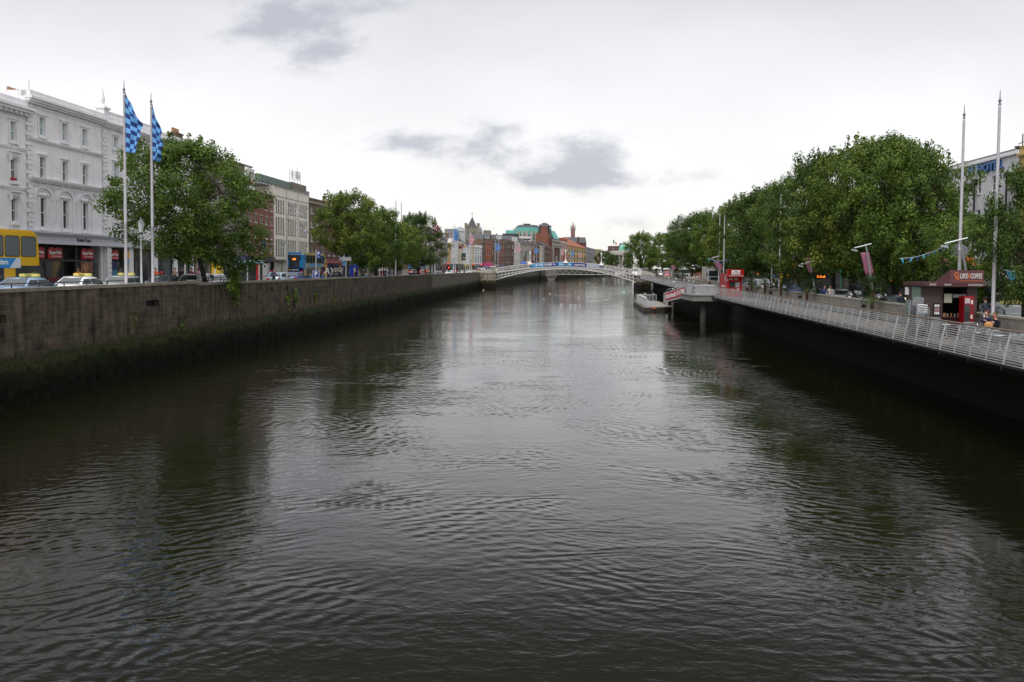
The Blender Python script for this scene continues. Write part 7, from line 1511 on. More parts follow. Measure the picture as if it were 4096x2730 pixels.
# roof slab, fascia band, sign
mb=MB(); mb.box(-.16,KW+.12,-.55,KD+.1,KH+.003,KH+.2); mb.build('canopy',kmr,t); mb=MB()
for x0,x1 in ((.1,.5),(.95,1.35),(2.3,3.15)): mb.box(x0,x1,-.565,-.551,KH+.05,KH+.15)
mb.build('fascia_labels',mat('fascia_grey',(.28,.24,.22),.6,var=.2),t)
mb=MB(); mb.box(1.30,KW+.05,-.50,-.42,KH+.21,KH+.85); mb.prism([(-.42,KH+.21),(-.42,KH+.8),(1.2,KH+.21)],1.3,1.36,'x'); mb.prism([(-.42,KH+.21),(-.42,KH+.8),(1.2,KH+.21)],KW-.01,KW+.05,'x'); sg=mb.build('roof_sign',mat('sign_maroon',(.125,.042,.048),.5,var=.05),t)
wl2=mat('sign_white',(.62,.60,.58),.5,var=0); orr=mat('sign_orange',(.65,.17,.04),.5,var=0)
text('LIKE',.36,wl2,sg,(1.84,-.51,KH+.54),align='LEFT',bold=.004,sx=.66,shear=.15); text('A',.34,orr,sg,(2.29,-.51,KH+.54),align='LEFT',bold=.006,sx=.66,shear=.15); text('COFFEE',.36,wl2,sg,(2.43,-.51,KH+.54),align='LEFT',bold=.004,sx=.53,shear=.15)
mb=MB()
for r_,cz,cx in ((.13,.62,1.66),(.10,.45,1.72)):
    for i in range(10): t0=i*.628;t1=t0+.628; mb.add([(cx+r_*math.cos(t0),-.512,KH+cz+r_*math.sin(t0)),(cx+r_*math.cos(t1),-.512,KH+cz+r_*math.sin(t1)),(cx+(r_-.05)*math.cos(t1),-.512,KH+cz+(r_-.05)*math.sin(t1)),(cx+(r_-.05)*math.cos(t0),-.512,KH+cz+(r_-.05)*math.sin(t0))],[(0,1,2,3)])
mb.box(1.9,3.1,-.512,-.505,KH+.3,KH+.32); mb.build('cup_emblem',orr,sg)
# fridge
t=thing('drinks_fridge','tall red drinks fridge standing at the coffee kiosk counter','fridge',(kx+1.85,ky-.62,ZDECK),ka); t.scale=(.68,1,1.12)
mb=MB(); mb.box(0,.75,0,.55,.05,1.9); mb.build('cabinet',mat('fridge_red',(.26,.006,.01),.35,var=.05),t,bevel=.02); mb=MB(); mb.box(.04,.42,-.02,-.003,.15,1.5); mb.build('glass_door',W['glass'],t); mb=MB(); mb.box(.05,.42,-.025,-.003,1.56,1.8); mb.build('header_panel',mat('fridge_header',(.5,.45,.45),.4,var=.3,scale=6),t)
mb=MB()
for i,zz in enumerate((1.62,1.25,.95,.6,.3)): mb.box(.5,.66,-.012,-.003,zz-.09,zz+.09,i%2)
mb.build('side_pictures',[wl2,mat('fridge_dark',(.12,.02,.02),.4,var=0)],t)
# striped road works sign & orange cloth above kiosk, grey back of sign
x,y=at(3835,1050,50).x,50; t=thing('road_sign','round grey back of a road sign over the coffee kiosk roof','sign',(x,y,ZR)); mb=MB(); mb.tube((0,0,0),(0,0,4.6),.05); mb.build('post',W['galv'],t); mb=MB(); mb.add([(.55*math.cos(q*.628),-.06,4.35+.5*math.sin(q*.628)) for q in range(10)]+[(.55*math.cos(q*.628),-.03,4.35+.5*math.sin(q*.628)) for q in range(10)],[tuple(range(10)),tuple(range(19,9,-1))]+[(q,(q+1)%10,10+(q+1)%10,10+q) for q in range(10)]); mb.build('disc',W['lead'],t)
t=thing('striped_awning','red and white striped awning seen above the coffee kiosk','awning',(at(3815,1058,56).x,56,zat(3815,1066,56)),0.2); mb=MB()
for i in range(9): mb.add([(i*.12-.6,0,0),(i*.12-.48,0,0),(i*.12-.48,.5,.7),(i*.12-.6,.5,.7)],[(0,1,2,3)],i%2)
o=mb.build('striped_cloth',[mat('awning_red',(.25,.02,.03),.7,var=.1),mat('awning_white',(.40,.38,.38),.7,var=.1)],t); mb=MB(); mb.box(-.6,.45,.51,.6,-3.5,.68); mb.build('back_panel',W['dark'],t)
t=thing('orange_awning','orange cloth awning behind the coffee kiosk sign','awning',(at(3890,1058,57).x,57,zat(3890,1060,57)),0.2); mb=MB(); mb.add([(-.5,0,0),(.55,0,-.05),(.4,.6,.62),(-.4,.6,.75)],[(0,1,2,3)]); mb.build('cloth',W['orange'],t); mb=MB(); mb.box(-.4,.45,.61,.7,-3.4,.6); mb.build('back_panel',W['dark'],t)
t=thing('white_gazebo','white pointed market tent right of the coffee kiosk','tent',(at(3995,1100,52).x,52,ZR),.1); mb=MB(); mb.add([(-1.5,-1.5,2.3),(1.5,-1.5,2.3),(1.5,1.5,2.3),(-1.5,1.5,2.3),(0,0,3.9),(-.5,-.5,2.9),(.5,-.5,2.9),(.5,.5,2.9),(-.5,.5,2.9)],[(0,1,6,5),(1,2,7,6),(2,3,8,7),(3,0,5,8),(5,6,4),(6,7,4),(7,8,4),(8,5,4)]); mb.build('canopy',mat('tent_white',(.42,.40,.42),.7,var=.1),t)
mb=MB(); [mb.tube((a*1.45,b*1.45,0),(a*1.45,b*1.45,2.3),.04) for a in(-1,1) for b in (-1,1)]; mb.build('legs',W['galv'],t)
# ================================================================ CHAIRS AND TABLES
ALU=mat('aluminium',(.40,.41,.43),.3,.9,var=.1); ch=thing('cafe_chair','tmp','chair'); mb=MB()
for s in (-1,1): mb.path([(.24,s*.24,0),(.22,s*.25,.45),(.2,s*.26,.66),(-.18,s*.26,.68),(-.24,s*.22,.82)],.013,6); mb.path([(-.26,s*.22,0),(-.2,s*.24,.44),(-.26,s*.22,.84)],.013,6)
mb.path([(-.26,-.22,.84),(-.28,0,.87),(-.26,.22,.84)],.013,6); mb.build('frame',ALU,ch)
mb=MB(); [mb.box(-.2+i*.075,-.14+i*.075,-.22,.22,.44,.455) for i in range(6)]; mb.build('seat',ALU,ch); mb=MB(); [mb.box(-.27,-.255,-.2,.2,.6+i*.09,.66+i*.09) for i in range(3)]; mb.build('backrest',ALU,ch)
tb=thing('cafe_table','tmp','table'); mb=MB(); mb.lathe([(.36,.70),(.37,.72),(.36,.735)],n=16); mb.build('table_top',W['chrome'],tb); mb=MB(); mb.tube((0,0,.03),(0,0,.7),.03); [mb.tube((0,0,.06),(.3*math.cos(a),.3*math.sin(a),.015),.02) for a in (0,1.57,3.14,4.71)]; mb.build('pedestal',W['galv'],tb)
rr=random.Random(8); fc=ft=True
tabs=[(3795,1.9),(3860,2.2),(3935,1.4),(4010,1.2),(4070,1.9),(4115,1.0),(3905,.9)]
TN=['by the kiosk left corner','in front of the kiosk counter','nearest the railing before the seated couple','between the seated couple and the railing','at the right frame edge by the parapet','at the right frame edge by the railing','close to the railing before the fridge']
for i,(px,o_) in enumerate(tabs):
    x,y=hit(WR,px,o=o_); lb='round silver cafe table '+TN[i]
    if ft: tb.location=(x,y,ZDECK); tb['label']=lb; tb['group']='silver cafe tables on the boardwalk'; ft=False
    else: copy_tree(tb,None,(x,y,ZDECK),0,lb)
    for k in range(3 if i in (1,3) else 2):
        a=rr.uniform(0,6.28)+k*2.4; cx=x+.62*math.cos(a); cy=y+.62*math.sin(a); lb='aluminium cafe chair at the table '+TN[i]
        if fc: ch.location=(cx,cy,ZDECK); ch.rotation_euler[2]=a+math.pi; ch['label']=lb; ch['group']='aluminium cafe chairs on the boardwalk'; fc=False
        else: copy_tree(ch,None,(cx,cy,ZDECK),a+math.pi,lb)
for si,px in enumerate((3640,3664,3692)):
    x,y=hit(WR,px,o=.75)
    for k in range([9,11,8][si]):
        c=copy_tree(ch,None,(x+.01*k,y,ZDECK+.115*k),math.radians(200+si*25),'stacked aluminium chair in the %s stack left of the coffee kiosk'%['left','middle','right'][si],'stacked aluminium chairs left of the coffee kiosk')
bg=MB(); bg.lathe([(.10,0),(.17,.04),(.19,.2),(.13,.3),(.05,.34)],n=10); x,y=hit(WR,3962,o=2.3); tag(bg.build('orange_bag',mat('tan_bag',(.50,.24,.09),.8,var=.3,scale=6),None,(x,y,ZDECK+.74),smooth=True),'tan orange bag on the table in front of the seated couple','bag')
copy_tree(tb,None,(x,y,ZDECK),0,'round silver cafe table with the tan bag on it')
lit=MB(); lit.box(-.2,.2,-.2,.2,0,.95); lit.box(-.22,.22,-.22,.22,.953,1.05); x,y=hit(WR,3742,o=1.3); tag(lit.build('litter_bin',W['lead'],None,(x,y,ZDECK)),'grey square litter bin at the kiosk left corner','bin')
# ================================================================ RED TICKET KIOSK
t=thing('ticket_kiosk','bright red boat tour ticket kiosk with a white sign board on its roof','kiosk',(25.45,97.8,ZDECK),-rad(2)); w_,d_,h_=1.72,4.2,2.72
mb=MB(); 
rk=mat('kiosk_red',(.36,.006,.009),.4,var=.06)
wall_with_openings(w_,0,h_,[(.25,1.5,1.1,1.75)],d_,.12).build('walls',[rk,W['black']],t)
mb=MB(); mb.box(.26,.95,.06,.08,1.12,1.74); mb.box(.97,1.49,.05,.07,1.12,1.74,1); mb.build('ticket_window',[W['glass'],mat('window_notices',(.35,.35,.4),.5,var=.5,scale=6)],t)
mb=MB(); mb.box(-.03,w_+.05,-.55,.9,2.3,2.38); mb.box(-.05,w_+.07,-.58,-.5,2.382,3.25); mb.box(-.05,.02,-.499,.6,2.382,3.25); mb.box(w_+.0,w_+.07,-.499,.6,2.382,3.25); sg=mb.build('roof_sign_box',rk,t)
mb=MB(); mb.box(.35,1.35,-.6,-.585,2.62,3.15); b_=mb.build('white_sign_board',W['white'],sg); lr=mat('letter_red',(.5,.02,.03),.5,var=0)
text('Liffey',.2,W['lead'],b_,(.85,-.61,3.0),shear=.3); text('River Cruises',.17,lr,b_,(.85,-.61,2.84),sx=1.); text('www.rivercruises',.11,W['lead'],b_,(.85,-.61,2.7))
text('45 MINUTE BOAT TOURS',.15,wl2,sg,(.87,-.6,2.49),bold=.004)
mb=MB(); [mb.box(a,b,-.012,-.003,c,d) for a,b,c,d in ((.25,.6,2.0,2.22),(.8,1.25,2.0,2.2),(.5,.85,.72,.95),(1.1,1.45,.72,.98),(.02,.12,1.85,2.1))]; mb.build('notices',mat('notice_white',(.6,.55,.55),.5,var=.2),t)
mb=MB(); mb.box(-.012,-.003,.4,1.6,1.8,2.5); mb.build('side_poster',mat('side_print',(.5,.3,.3),.5,var=.6,scale=2),t)
text('BOAT TOURS',.3,wl2,t,(-.02,2.,1.2),rz=rad(-90)); text('TICKETS',.3,wl2,t,(-.02,2.,.75),rz=rad(-90))
# ================================================================ WALL LAMPS, HIGHLIGHTS ON PARAPET
for i,(px,lb) in enumerate([(2992,'round chrome bulkhead lamp on the parapet right of the ticket kiosk'),(3086,'round chrome bulkhead lamp on the parapet by the third palm'),(3204,'round chrome bulkhead lamp on the parapet left of the bushy palm'),(3460,'round chrome bulkhead lamp on the parapet left of the thick palm')]):
    x,y=hit(WR,px,o=3.9); a=angR(y); t=thing('wall_lamp',lb,'lamp',(x,y,ZDECK+.86),a,'round lamps on the parapet')
    mb=MB(); n=14
    for r0,r1,y0,y1 in ((.26,.22,.0,.16),(.22,.12,.16,.22)):
        for k in range(n):
            q0=2*math.pi*k/n;q1=2*math.pi*(k+1)/n; mb.quad((r0*math.cos(q0),y0,r0*math.sin(q0)),(r0*math.cos(q1),y0,r0*math.sin(q1)),(r1*math.cos(q1),y1,r1*math.sin(q1)),(r1*math.cos(q0),y1,r1*math.sin(q0)))
    mb.build('rim',W['dark'],t); mb=MB(); mb.poly([(.12*math.cos(q*.628),.2,.12*math.sin(q*.628)) for q in range(10)]); mb.build('lens',mat('lamp_lens',(.5,.5,.52),.15,var=0,spec=1),t); mb=MB(); mb.obox((-.32,.12,.1),(.12,0,0),(0,.05,0),(0,0,.05)); mb.build('hood',W['chrome'],t)
# ================================================================ LEANING LAMP MASTS, PINK BANNERS, BUNTING
def mast(px,py_top,o,label,lean,H=None):
    x,y=hit(WR,px,o=o); zt=zat(px,py_top,y); t=thing('lamp_mast',label,'street lamp',(x+lean,y,ZDECK),0,'leaning lamp masts on the right quay')
    mb=MB(); top=(-lean,0,zt-ZDECK); mb.tube((0,0,0),top,.1,.06,8); mb.build('mast',W['steel'],t)
    mb=MB(); T=Vector(top); mb.tube(T+Vector((.35,-.1,.13)),T+Vector((-.75,.2,-.18)),.045,.045,6); mb.build('cross_arm',W['galv'],t)
    mb=MB(); c=T+Vector((-.75,.2,-.36)); mb.obox(c,(.2,0,-.05),(0,.09,0),(.02,0,.05)); mb.build('lamp_head',W['galv'],t,bevel=.02); return Vector((x,y,zt))
m1=mast(3838,962,4.4,'leaning lamp mast above the coffee kiosk',1.1); m2=mast(3462,983,4.4,'leaning lamp mast at the right pink banner',.9); m3=mast(3240,1050,4.4,'leaning lamp mast at the left pink banner',.8); m4=mast(2868,1028,4.2,'leaning lamp mast left of the red ticket kiosk',1.2); m5=mast(2728,1040,4.2,'leaning lamp mast at the farthest pink banner',.6); m6=mast(2582,1050,4.2,'leaning lamp mast at the footbridge end of the boardwalk',.6)
def pbanner(px0,py0,px1,py1,w_,o,label):
    x,y=hit(WR,(px0+px1)/2,o=o); a=at(px0,py0,y);b=at(px1,py1,y); t=MB(); n=8
    for i in range(n):
        k0=i/n;k1=(i+1)/n; A=a+(b-a)*k0; B=a+(b-a)*k1; wv=.012*math.sin(i*1.1); wv2=.012*math.sin((i+1)*1.1)
        t.add([(A.x,A.y+wv,A.z),(A.x+w_/2,A.y-wv-.06,A.z+.03),(A.x+w_,A.y+wv,A.z+.05),(B.x+w_,B.y+wv2,B.z+.05),(B.x+w_/2,B.y-wv2-.06,B.z+.03),(B.x,B.y+wv2,B.z)],[(0,1,4,5),(1,2,3,4)])
    me=t.mesh('street_banner',W['pinkc'],smooth=True,weld=True); me.transform(Matrix.Translation(-a)); o_=obj('street_banner',me,None,a); sm=o_.modifiers.new('t','SOLIDIFY'); sm.thickness=.015; tag(o_,label,'banner','pink street banners on the right quay')
pbanner(2852,1045,2872,1083,1.0,4.2,'pink street banner hanging askew left of the red ticket kiosk')
pbanner(3216,1034,3236,1093,.6,4.3,'left pink street banner over the bushy palm'); pbanner(3442,1012,3462,1101,.62,4.3,'right pink street banner over the thick palm'); pbanner(2682,1064,2690,1080,.9,4.2,'farthest pink street banner under the far trees')
def bunting(pts,label,n=10,sz=.42):
    mb=MB(); s_=MB(); P_=[Vector(p) for p in pts]; T0=P_[0]
    seg=[(P_[i],P_[i+1]) for i in range(len(P_)-1)]; tot=sum((b-a).length for a,b in seg)
    def pt(k):
        d=k*tot
        for a,b in seg:
            l=(b-a).length
            if d<=l+1e-6: return a+(b-a)*(d/l)-Vector((0,0,.25*math.sin(math.pi*k)))
            d-=l
        return P_[-1]
    N_=n*3; s_.path([pt(i/N_)-T0 for i in range(N_+1)],.012,4)
    t=thing('bunting',label,'bunting',T0,0,'blue bunting on the right quay'); s_.build('cord',W['white'],t)
    rr=random.Random(len(label)); cols=[mat('bunting_light',(.06,.30,.48),.7,var=0),mat('bunting_navy',(.01,.03,.14),.7,var=0)]
    for i in range(n):
        a=pt((i+.15)/n)-T0;b=pt((i+.75)/n)-T0; c=(a+b)/2+Vector((rr.uniform(-.15,.25),rr.uniform(-.2,.2),-sz*rr.uniform(.6,1))); f_=MB(); f_.add([a,b,c],[(0,1,2)]); o_=f_.build('pennant',cols[i%2],t)
bunting([m1+Vector((-.6,0,-.2)),m1+Vector((-1.3,1.5,-.55)),m1+Vector((-1.95,3,-1.0))],'blue bunting sweeping down from the lamp mast over the coffee kiosk',9,.34)
bunting([m1+Vector((1.2,-2,-1.6)),m1+Vector((4.6,-6,-1.7))],'blue bunting at the right frame edge under the loose leaved tree',5,.85)
bunting([m4+Vector((-1.4,0,-.2)),m4+Vector((0,0,-.5)),m4+Vector((2.2,0,-.1)),m4+Vector((4.8,0,-1.0))],'blue bunting draped across the pair of bare poles',12,.7)
bunting([m6+Vector((-1.5,0,-.2)),m6+Vector((0,0,-1.6)),m6+Vector((.6,0,-2.4))],'blue bunting below the farthest lamp mast',8,.7)
# ================================================================ LEFT QUAY FURNITURE
x,y=bank_y(565,1.0); t=thing('street_lamp','slim lamp post with a glass lantern between the two near flagpoles','street lamp',(x,y,zL(y)))
mb=MB(); mb.lathe([(.13,0),(.13,.5),(.07,.6),(.055,3.9),(.1,4.0),(.06,4.05)],n=10); mb.build('post',W['galv'],t,smooth=True); mb=MB(); mb.lathe([(.13,4.05),(.15,4.1),(.12,4.18)],n=10); mb.build('collar',W['black'],t)
mb=MB(); mb.lathe([(.12,4.18),(.2,4.78)],n=6); mb.build('lantern',mat('lantern_pane',(.55,.58,.6),.2,var=0,spec=.8),t); mb=MB(); mb.lathe([(.22,4.78),(.16,4.9),(.05,5.0),(.07,5.07),(.02,5.14)],n=6); mb.build('cap',W['lead'],t)
# cast posts
for px,lb in ((740,'white painted bollard post left of the big tree trunk'),(803,'white painted bollard post behind the white hatchback')):
    x,y=bank_y(px,10.9); t=MB(); t.lathe([(.12,0),(.12,.3),(.07,.4),(.06,1.9),(.1,2.),(.04,2.4)],n=8); tag(t.build('cast_post',W['white'],None,(x,y,zL(y))),lb,'post')
# shamrock lamp
x,y=bank_y(1148,1.4); t=thing('street_lamp','tall ornate lamp with a curled bracket in front of the cream office block','street lamp',(x,y,zL(y)))
zt=zat(1148,845,y)-zL(y); mb=MB(); mb.lathe([(.16,0),(.14,1.2),(.09,1.4),(.06,zt)],n=8); mb.build('post',W['steel'],t)
mb=MB(); R0=1.0; pts=[(R0+R0*math.cos(math.pi-q*math.pi*1.15/14),0,zt-1.2+R0*math.sin(math.pi-q*math.pi*1.15/14)) for q in range(15)]; mb.path(pts,.035,6); mb.path([(.1,0,zt-1.9),(.7,0,zt-1.6),(1.1,0,zt-1.0),(.8,0,zt-.6),(.6,0,zt-.9),(1.2,0,zt-1.2)],.02,5); mb.build('bracket',W['steel'],t)
mb=MB(); e_=pts[-1]; mb.lathe([(.3,-.5),(.26,-.35),(.08,-.1),(.03,0)],e_,10); mb.build('lamp_head',W['lead'],t)
# metal railings behind the wall
def quay_rail(y0,y1,o,label,h=1.0):
    x0=xl(y0,o);x1=xl(y1,o); z0=zL(y0); t=thing('metal_railing',label,'railing',(x0,y0,z0)); mb=MB(); dz=zL(y1)-z0; v=Vector((x1-x0,y1-y0,dz)); n=max(2,int(v.length/2.2))
    for i in range(n+1): p=v*(i/n); mb.tube(p,p+Vector((0,0,h)),.03,n=6)
    mb.build('posts',W['dark'],t); mb=MB(); mb.tube((0,0,h),v+Vector((0,0,h)),.03,n=6); mb.tube((0,0,h*.5),v+Vector((0,0,h*.5)),.02,n=6); mb.build('rails',W['dark'],t)
quay_rail(36,56,1.9,'dark metal railing at the kerb in front of the taxis',1.05); quay_rail(63,86,1.6,'grey metal railing from the big tree trunk to the man in navy',1.1)
# parking signs
def signpost(px,o,label,H,boards,group=None):
    x,y=bank_y(px,o); t=thing('sign_post',label,'sign',(x,y,zL(y)),0,group); mb=MB(); mb.tube((0,0,0),(0,0,H),.05); mb.build('post',W['galv'],t)
    return t,y,zL(y)
t,y,z=signpost(1264,1.1,'post with a small and a large blue P board right of the blue bus',3.9,None)
zz=zat(1272,1020,y)-z; s_=3306/y
mb=MB(); mb.box(.08,.52,-.07,-.05,zz-.42,zz+.42); o=mb.build('small_sign',W['blue'],t); text('P',.5,wl2,o,(.3,-.08,zz+.12),bold=.02); text('<',.3,wl2,o,(.3,-.08,zz-.26),bold=.01)
zz=zat(1262,1098,y)-z; mb=MB(); mb.box(-.42,.42,-.08,-.055,zz-.55,zz+.45); o=mb.build('large_sign',W['blue'],t); mb=MB(); 
for a,b,c,d in ((-.38,.38,.36,.40),(-.38,.38,-.37,-.33),(-.38,-.34,-.33,.36),(.34,.38,-.33,.36)): mb.box(a,b,-.09,-.081,zz+c,zz+d)
mb.build('white_border',wl2,o); text('P',.62,wl2,o,(0,-.09,zz+.03),bold=.03); mb=MB(); mb.box(-.18,.18,-.09,-.081,zz-.5,zz-.44); mb.build('car_symbol',wl2,o)
t,y,z=signpost(1384,1.2,'grey finger post sign pointing left with a blue parking arrow',zat(1384,1046,bank_y(1384,1.2)[1])-zL(90),None); zz=zat(1380,1037,y)-z
mb=MB(); k=y/3306; mb.prism([(-29*k,zz),(-22*k,zz+7.5*k),(22*k,zz+7.5*k),(22*k,zz-7.5*k),(-22*k,zz-7.5*k)],-.12,-.09,'y'); o=mb.build('finger_board',mat('sign_grey',(.30,.30,.30),.6,var=.05),t); mb=MB(); mb.prism([(-27*k,zz),(-21*k,zz+6*k),(-16*k,zz+6*k),(-16*k,zz-6*k),(-21*k,zz-6*k)],-.135,-.121,'y'); mb.build('blue_arrow',W['blue'],o); text('P',.33,wl2,o,(-20*k,-.14,zz),bold=.01)
mb=MB(); mb.box(-10*k,16*k,-.13,-.121,zz+1.5*k,zz+3.5*k); mb.box(-10*k,10*k,-.13,-.121,zz-3.5*k,zz-1.5*k); mb.build('white_marks',mat('sign_text_grey',(.45,.45,.45),.6,var=0),o)
# blue vertical shop sign near office block
x,y=bank_y(1053,13.0); t=thing('hanging_sign','narrow dark blue vertical sign with white lettering left of the office block','sign',(x,y,zat(1053,985,y))); mb=MB(); mb.box(-.24,.24,-.08,0,-.7,.7); o=mb.build('board',W['blue'],t); mb=MB(); [mb.box(-.1,.1,-.095,-.081,z_,z_+.13) for z_ in (.3,.05,-.2,-.45)]; mb.build('white_marks',wl2,o); mb=MB(); mb.tube((.24,0,.5),(1.2,0,.5),.04); mb.build('bracket',W['dark'],t)
# graffiti hoarding box and others
def hoard(px0,px1,yt,y,label,m,dep=2.2,z=None):
    a=at(px0,1100,y);b=at(px1,1100,y); zg=zL(y); zt=zat((px0+px1)/2,yt,y); t=thing('site_cabin' if dep>1 else 'hoarding',label,'hoarding',(a.x,y,zg)); mb=MB(); mb.box(0,b.x-a.x,0,dep,0,zt-zg); mb.build('panels',m,t); return t,b.x-a.x,zt-zg
navy=mat('hoarding_navy',(.012,.016,.07),.5,var=.15,scale=1)
t,w_,h_=hoard(1301,1364,1062,108,'navy painted site cabin covered with large white graffiti',navy)
text('AYIF!',1.05,wl2,t,(w_*.5,-.02,h_*.66),bold=.03,shear=.2); mb=MB(); mb.path([(w_*.3,-.02,h_*.42),(w_*.5,-.02,h_*.5),(w_*.8,-.02,h_*.46)],.05,4); mb.build('graffiti_stroke',wl2,t)
mb=MB()
for i in range(14): mb.add([(.02,-.012,i*.17),(.2,-.012,i*.17+.08),(.2,-.012,i*.17+.25),(.02,-.012,i*.17+.17)],[(0,1,2,3)],i%2)
for i in range(6): mb.add([(w_-.2,-.012,i*.17+1.3),(w_-.02,-.012,i*.17+1.38),(w_-.02,-.012,i*.17+1.55),(w_-.2,-.012,i*.17+1.47)],[(0,1,2,3)],i%2)
mb.build('hazard_stripes',[mat('hazard_yellow',(.7,.65,.05),.5,var=0),mat('hazard_red',(.4,.05,.04),.5,var=0)],t)
t,w_,h_=hoard(1370,1396,1066,113,'dark hoarding with grey street art behind the finger sign post',mat('street_art_dark',(.04,.045,.08),.6,var=.9,scale=2.5,detail=3),.2)
t,w_,h_=hoard(1398,1430,1063,117,'bright blue hoarding with a figure painted on it',mat('hoarding_blue',(.01,.03,.28),.5,var=.5,scale=2),.2); mb=MB(); mb.lathe([(.02,0),(.18,.3),(.22,.8),(.02,1.1)],(w_*.6,-.02,h_*.4),8) if 0 else mb.box(w_*.55,w_*.75,-.03,-.003,h_*.4,h_*.85); mb.build('painted_figure',mat('figure_cream',(.5,.42,.3),.6,var=.6,scale=3),t)
t,w_,h_=hoard(1480,1503,1060,129,'grey utility box with black graffiti letters',mat('box_grey',(.33,.33,.33),.6,var=.2),1.2); text('NE',1.2,W['black'],t,(w_/2,-.02,h_*.62),bold=.02)
t,w_,h_=hoard(1516,1551,1071,133,'white hoarding with painted figures in front of the third left bank tree',mat('hoarding_white',(.6,.58,.58),.6,var=.15),.2)
# yellow shop bits behind the tree
for px0,px1,yt,lb,c in ((846,877,1050,'yellow phone box with a white stripe right of the big tree trunk',(.72,.47,.03)),):
    t,w_,h_=hoard(px0,px1,yt,78,lb,mat('phonebox_yellow',c,.5,var=.1),1.)
    t['category']='phone box'; t.name='phone_box'; mb=MB(); mb.box(w_*.4,w_*.55,-.03,-.003,0,h_); mb.build('white_stripe',W['white'],t)
t,w_,h_=hoard(1050,1068,1055,96,'grey steel utility cabinet beside the man in the navy jumper',mat('cabinet_grey',(.38,.39,.40),.5,var=.1),1.0); t.name='utility_cabinet'; t['category']='cabinet'
# bus shelter behind (light blue canopy)
x,y=bank_y(1055,4.5); t=thing('bus_shelter','glass bus shelter with a light blue header left of the office block','bus shelter',(x-1.5,y,zL(y)-.1)); mb=MB(); mb.box(-1.3,1.3,-.6,.6,2.45,2.75); mb.build('header',mat('header_blue',(.25,.42,.52),.5,var=.1),t); mb=MB(); [mb.box(a-.05,a+.05,-.6,-.5,0,2.4) for a in (-1.2,0,1.2)]; mb.build('posts',W['galv'],t); mb=MB(); mb.box(-1.2,1.2,.5,.55,.3,2.3); mb.build('glass_back',W['glass'],t); mb=MB(); mb.box(.9,1.15,-.56,-.5,.2,2.3); mb.build('red_panel',W['red'],t)
# plants on the wall
wm_=MB(); rr=random.Random(21); wd2=MB()
def weedtuft(px,py,n=40,s=.18,label='small green weed tuft growing from the quay wall',dr=.25):
    d=ray(px,py); k=(-26.86)/(d.x-.068*d.y); p=Vector((0,0,7))+d*k; mb=MB()
    for i in range(n):
        c=Vector((rr.uniform(0,.22),rr.gauss(0,dr),rr.gauss(0,dr)-abs(rr.gauss(0,dr*.6)))); u_=Vector((rr.uniform(-1,1),rr.uniform(-1,1),rr.uniform(-1,1))).normalized(); w_=u_.cross(Vector((rr.uniform(-1,1),rr.uniform(-1,1),rr.uniform(-1,1)))).normalized(); mb.add([c-u_*s,c+w_*s*.5,c+u_*s,c-w_*s*.5],[(0,1,2,3)])
    o=mb.build('wall_weed',LEAF,None,p); tag(o,label,'plant','weeds growing on the left quay wall'); return o
o=weedtuft(935,1128,900,.13,'leafy branch hanging over the quay wall below the big tree',.62); o.scale=(1,.9,1.)
weedtuft(1150,1190); weedtuft(1177,1190); weedtuft(1180,1175); weedtuft(725,1295,30,.12); weedtuft(1258,1185); weedtuft(1330,1200,30,.12); weedtuft(540,1265,25,.1,dr=.3)
# traffic lights
for px,py,o_,lb in ((1793,1056,9,'traffic light showing red beside the mustard yellow house'),(1796,1072,3,'low traffic light showing red left of the blue flag pair'),(1821,1056,6,'traffic light showing red right of the blue flag pair'),(1893,1059,8,'traffic light showing red before the white modern block'),(1925,1060,9,'traffic light showing red at the right of the white modern block'),(1822,1088,1.5,'low red light over the quay wall by the blue flag poles')):
    x,y=bank_y(px,o_); zt=zat(px,py,y); zg=zL(y); t=thing('traffic_light',lb,'traffic light',(x,y,zg),0,'red traffic lights at the footbridge junction'); h_=zt-zg; mb=MB(); mb.tube((0,0,0),(0,0,h_-.5),.06); mb.build('post',W['dark'],t); mb=MB(); mb.box(-.2,.2,-.12,.12,h_-.85,h_+.25); mb.build('housing',W['black'],t); mb=MB(); mb.add([(.15*math.cos(q*.524),-.14,h_+.05+.15*math.sin(q*.524)) for q in range(12)],[tuple(range(12))]); mb.build('red_lens',mat('lit_red_lens',(.4,.0,.0),.4,var=0,emit=(1,.04,.02),estr=4),t)
# umbrellas, pub sign, market by the bridge
for px,c,lb in ((2096,(.03,.12,.45),'blue cafe parasol below the cream theatre'),(2112,(.6,.48,.25),'pale yellow cafe parasol below the cream theatre')):
    x,y=hit(WL,px,o=-5); t=thing('parasol',lb,'parasol',(x,y,4),0); zt=zat(px,1046,y)-4; mb=MB(); mb.tube((0,0,0),(0,0,zt),.05); mb.build('pole',W['wood'],t); mb=MB(); mb.lathe([(2.2,zt-1.0),(1.2,zt-.4),(.1,zt)],n=8); mb.build('canopy',mat('parasol_%d'%int(c[2]*99),c,.7,var=.1),t)
x,y=hit(FL,1854,o=2.2); t=thing('pub_sign','dark green hanging pub sign on the corner of the cream pub','sign',(x,y,zat(1854,1028,y))); mb=MB(); mb.box(-.75,.75,-.1,.1,-1.3,1.3); mb.build('board',mat('pub_green',(.03,.07,.06),.5,var=.2),t); mb=MB(); mb.add([(.2+.3*math.cos(q*.628),-.12,-.4+.3*math.sin(q*.628)) for q in range(10)],[tuple(range(10))]); mb.build('painted_face',mat('pub_tan',(.5,.3,.15),.5,var=.2),t)
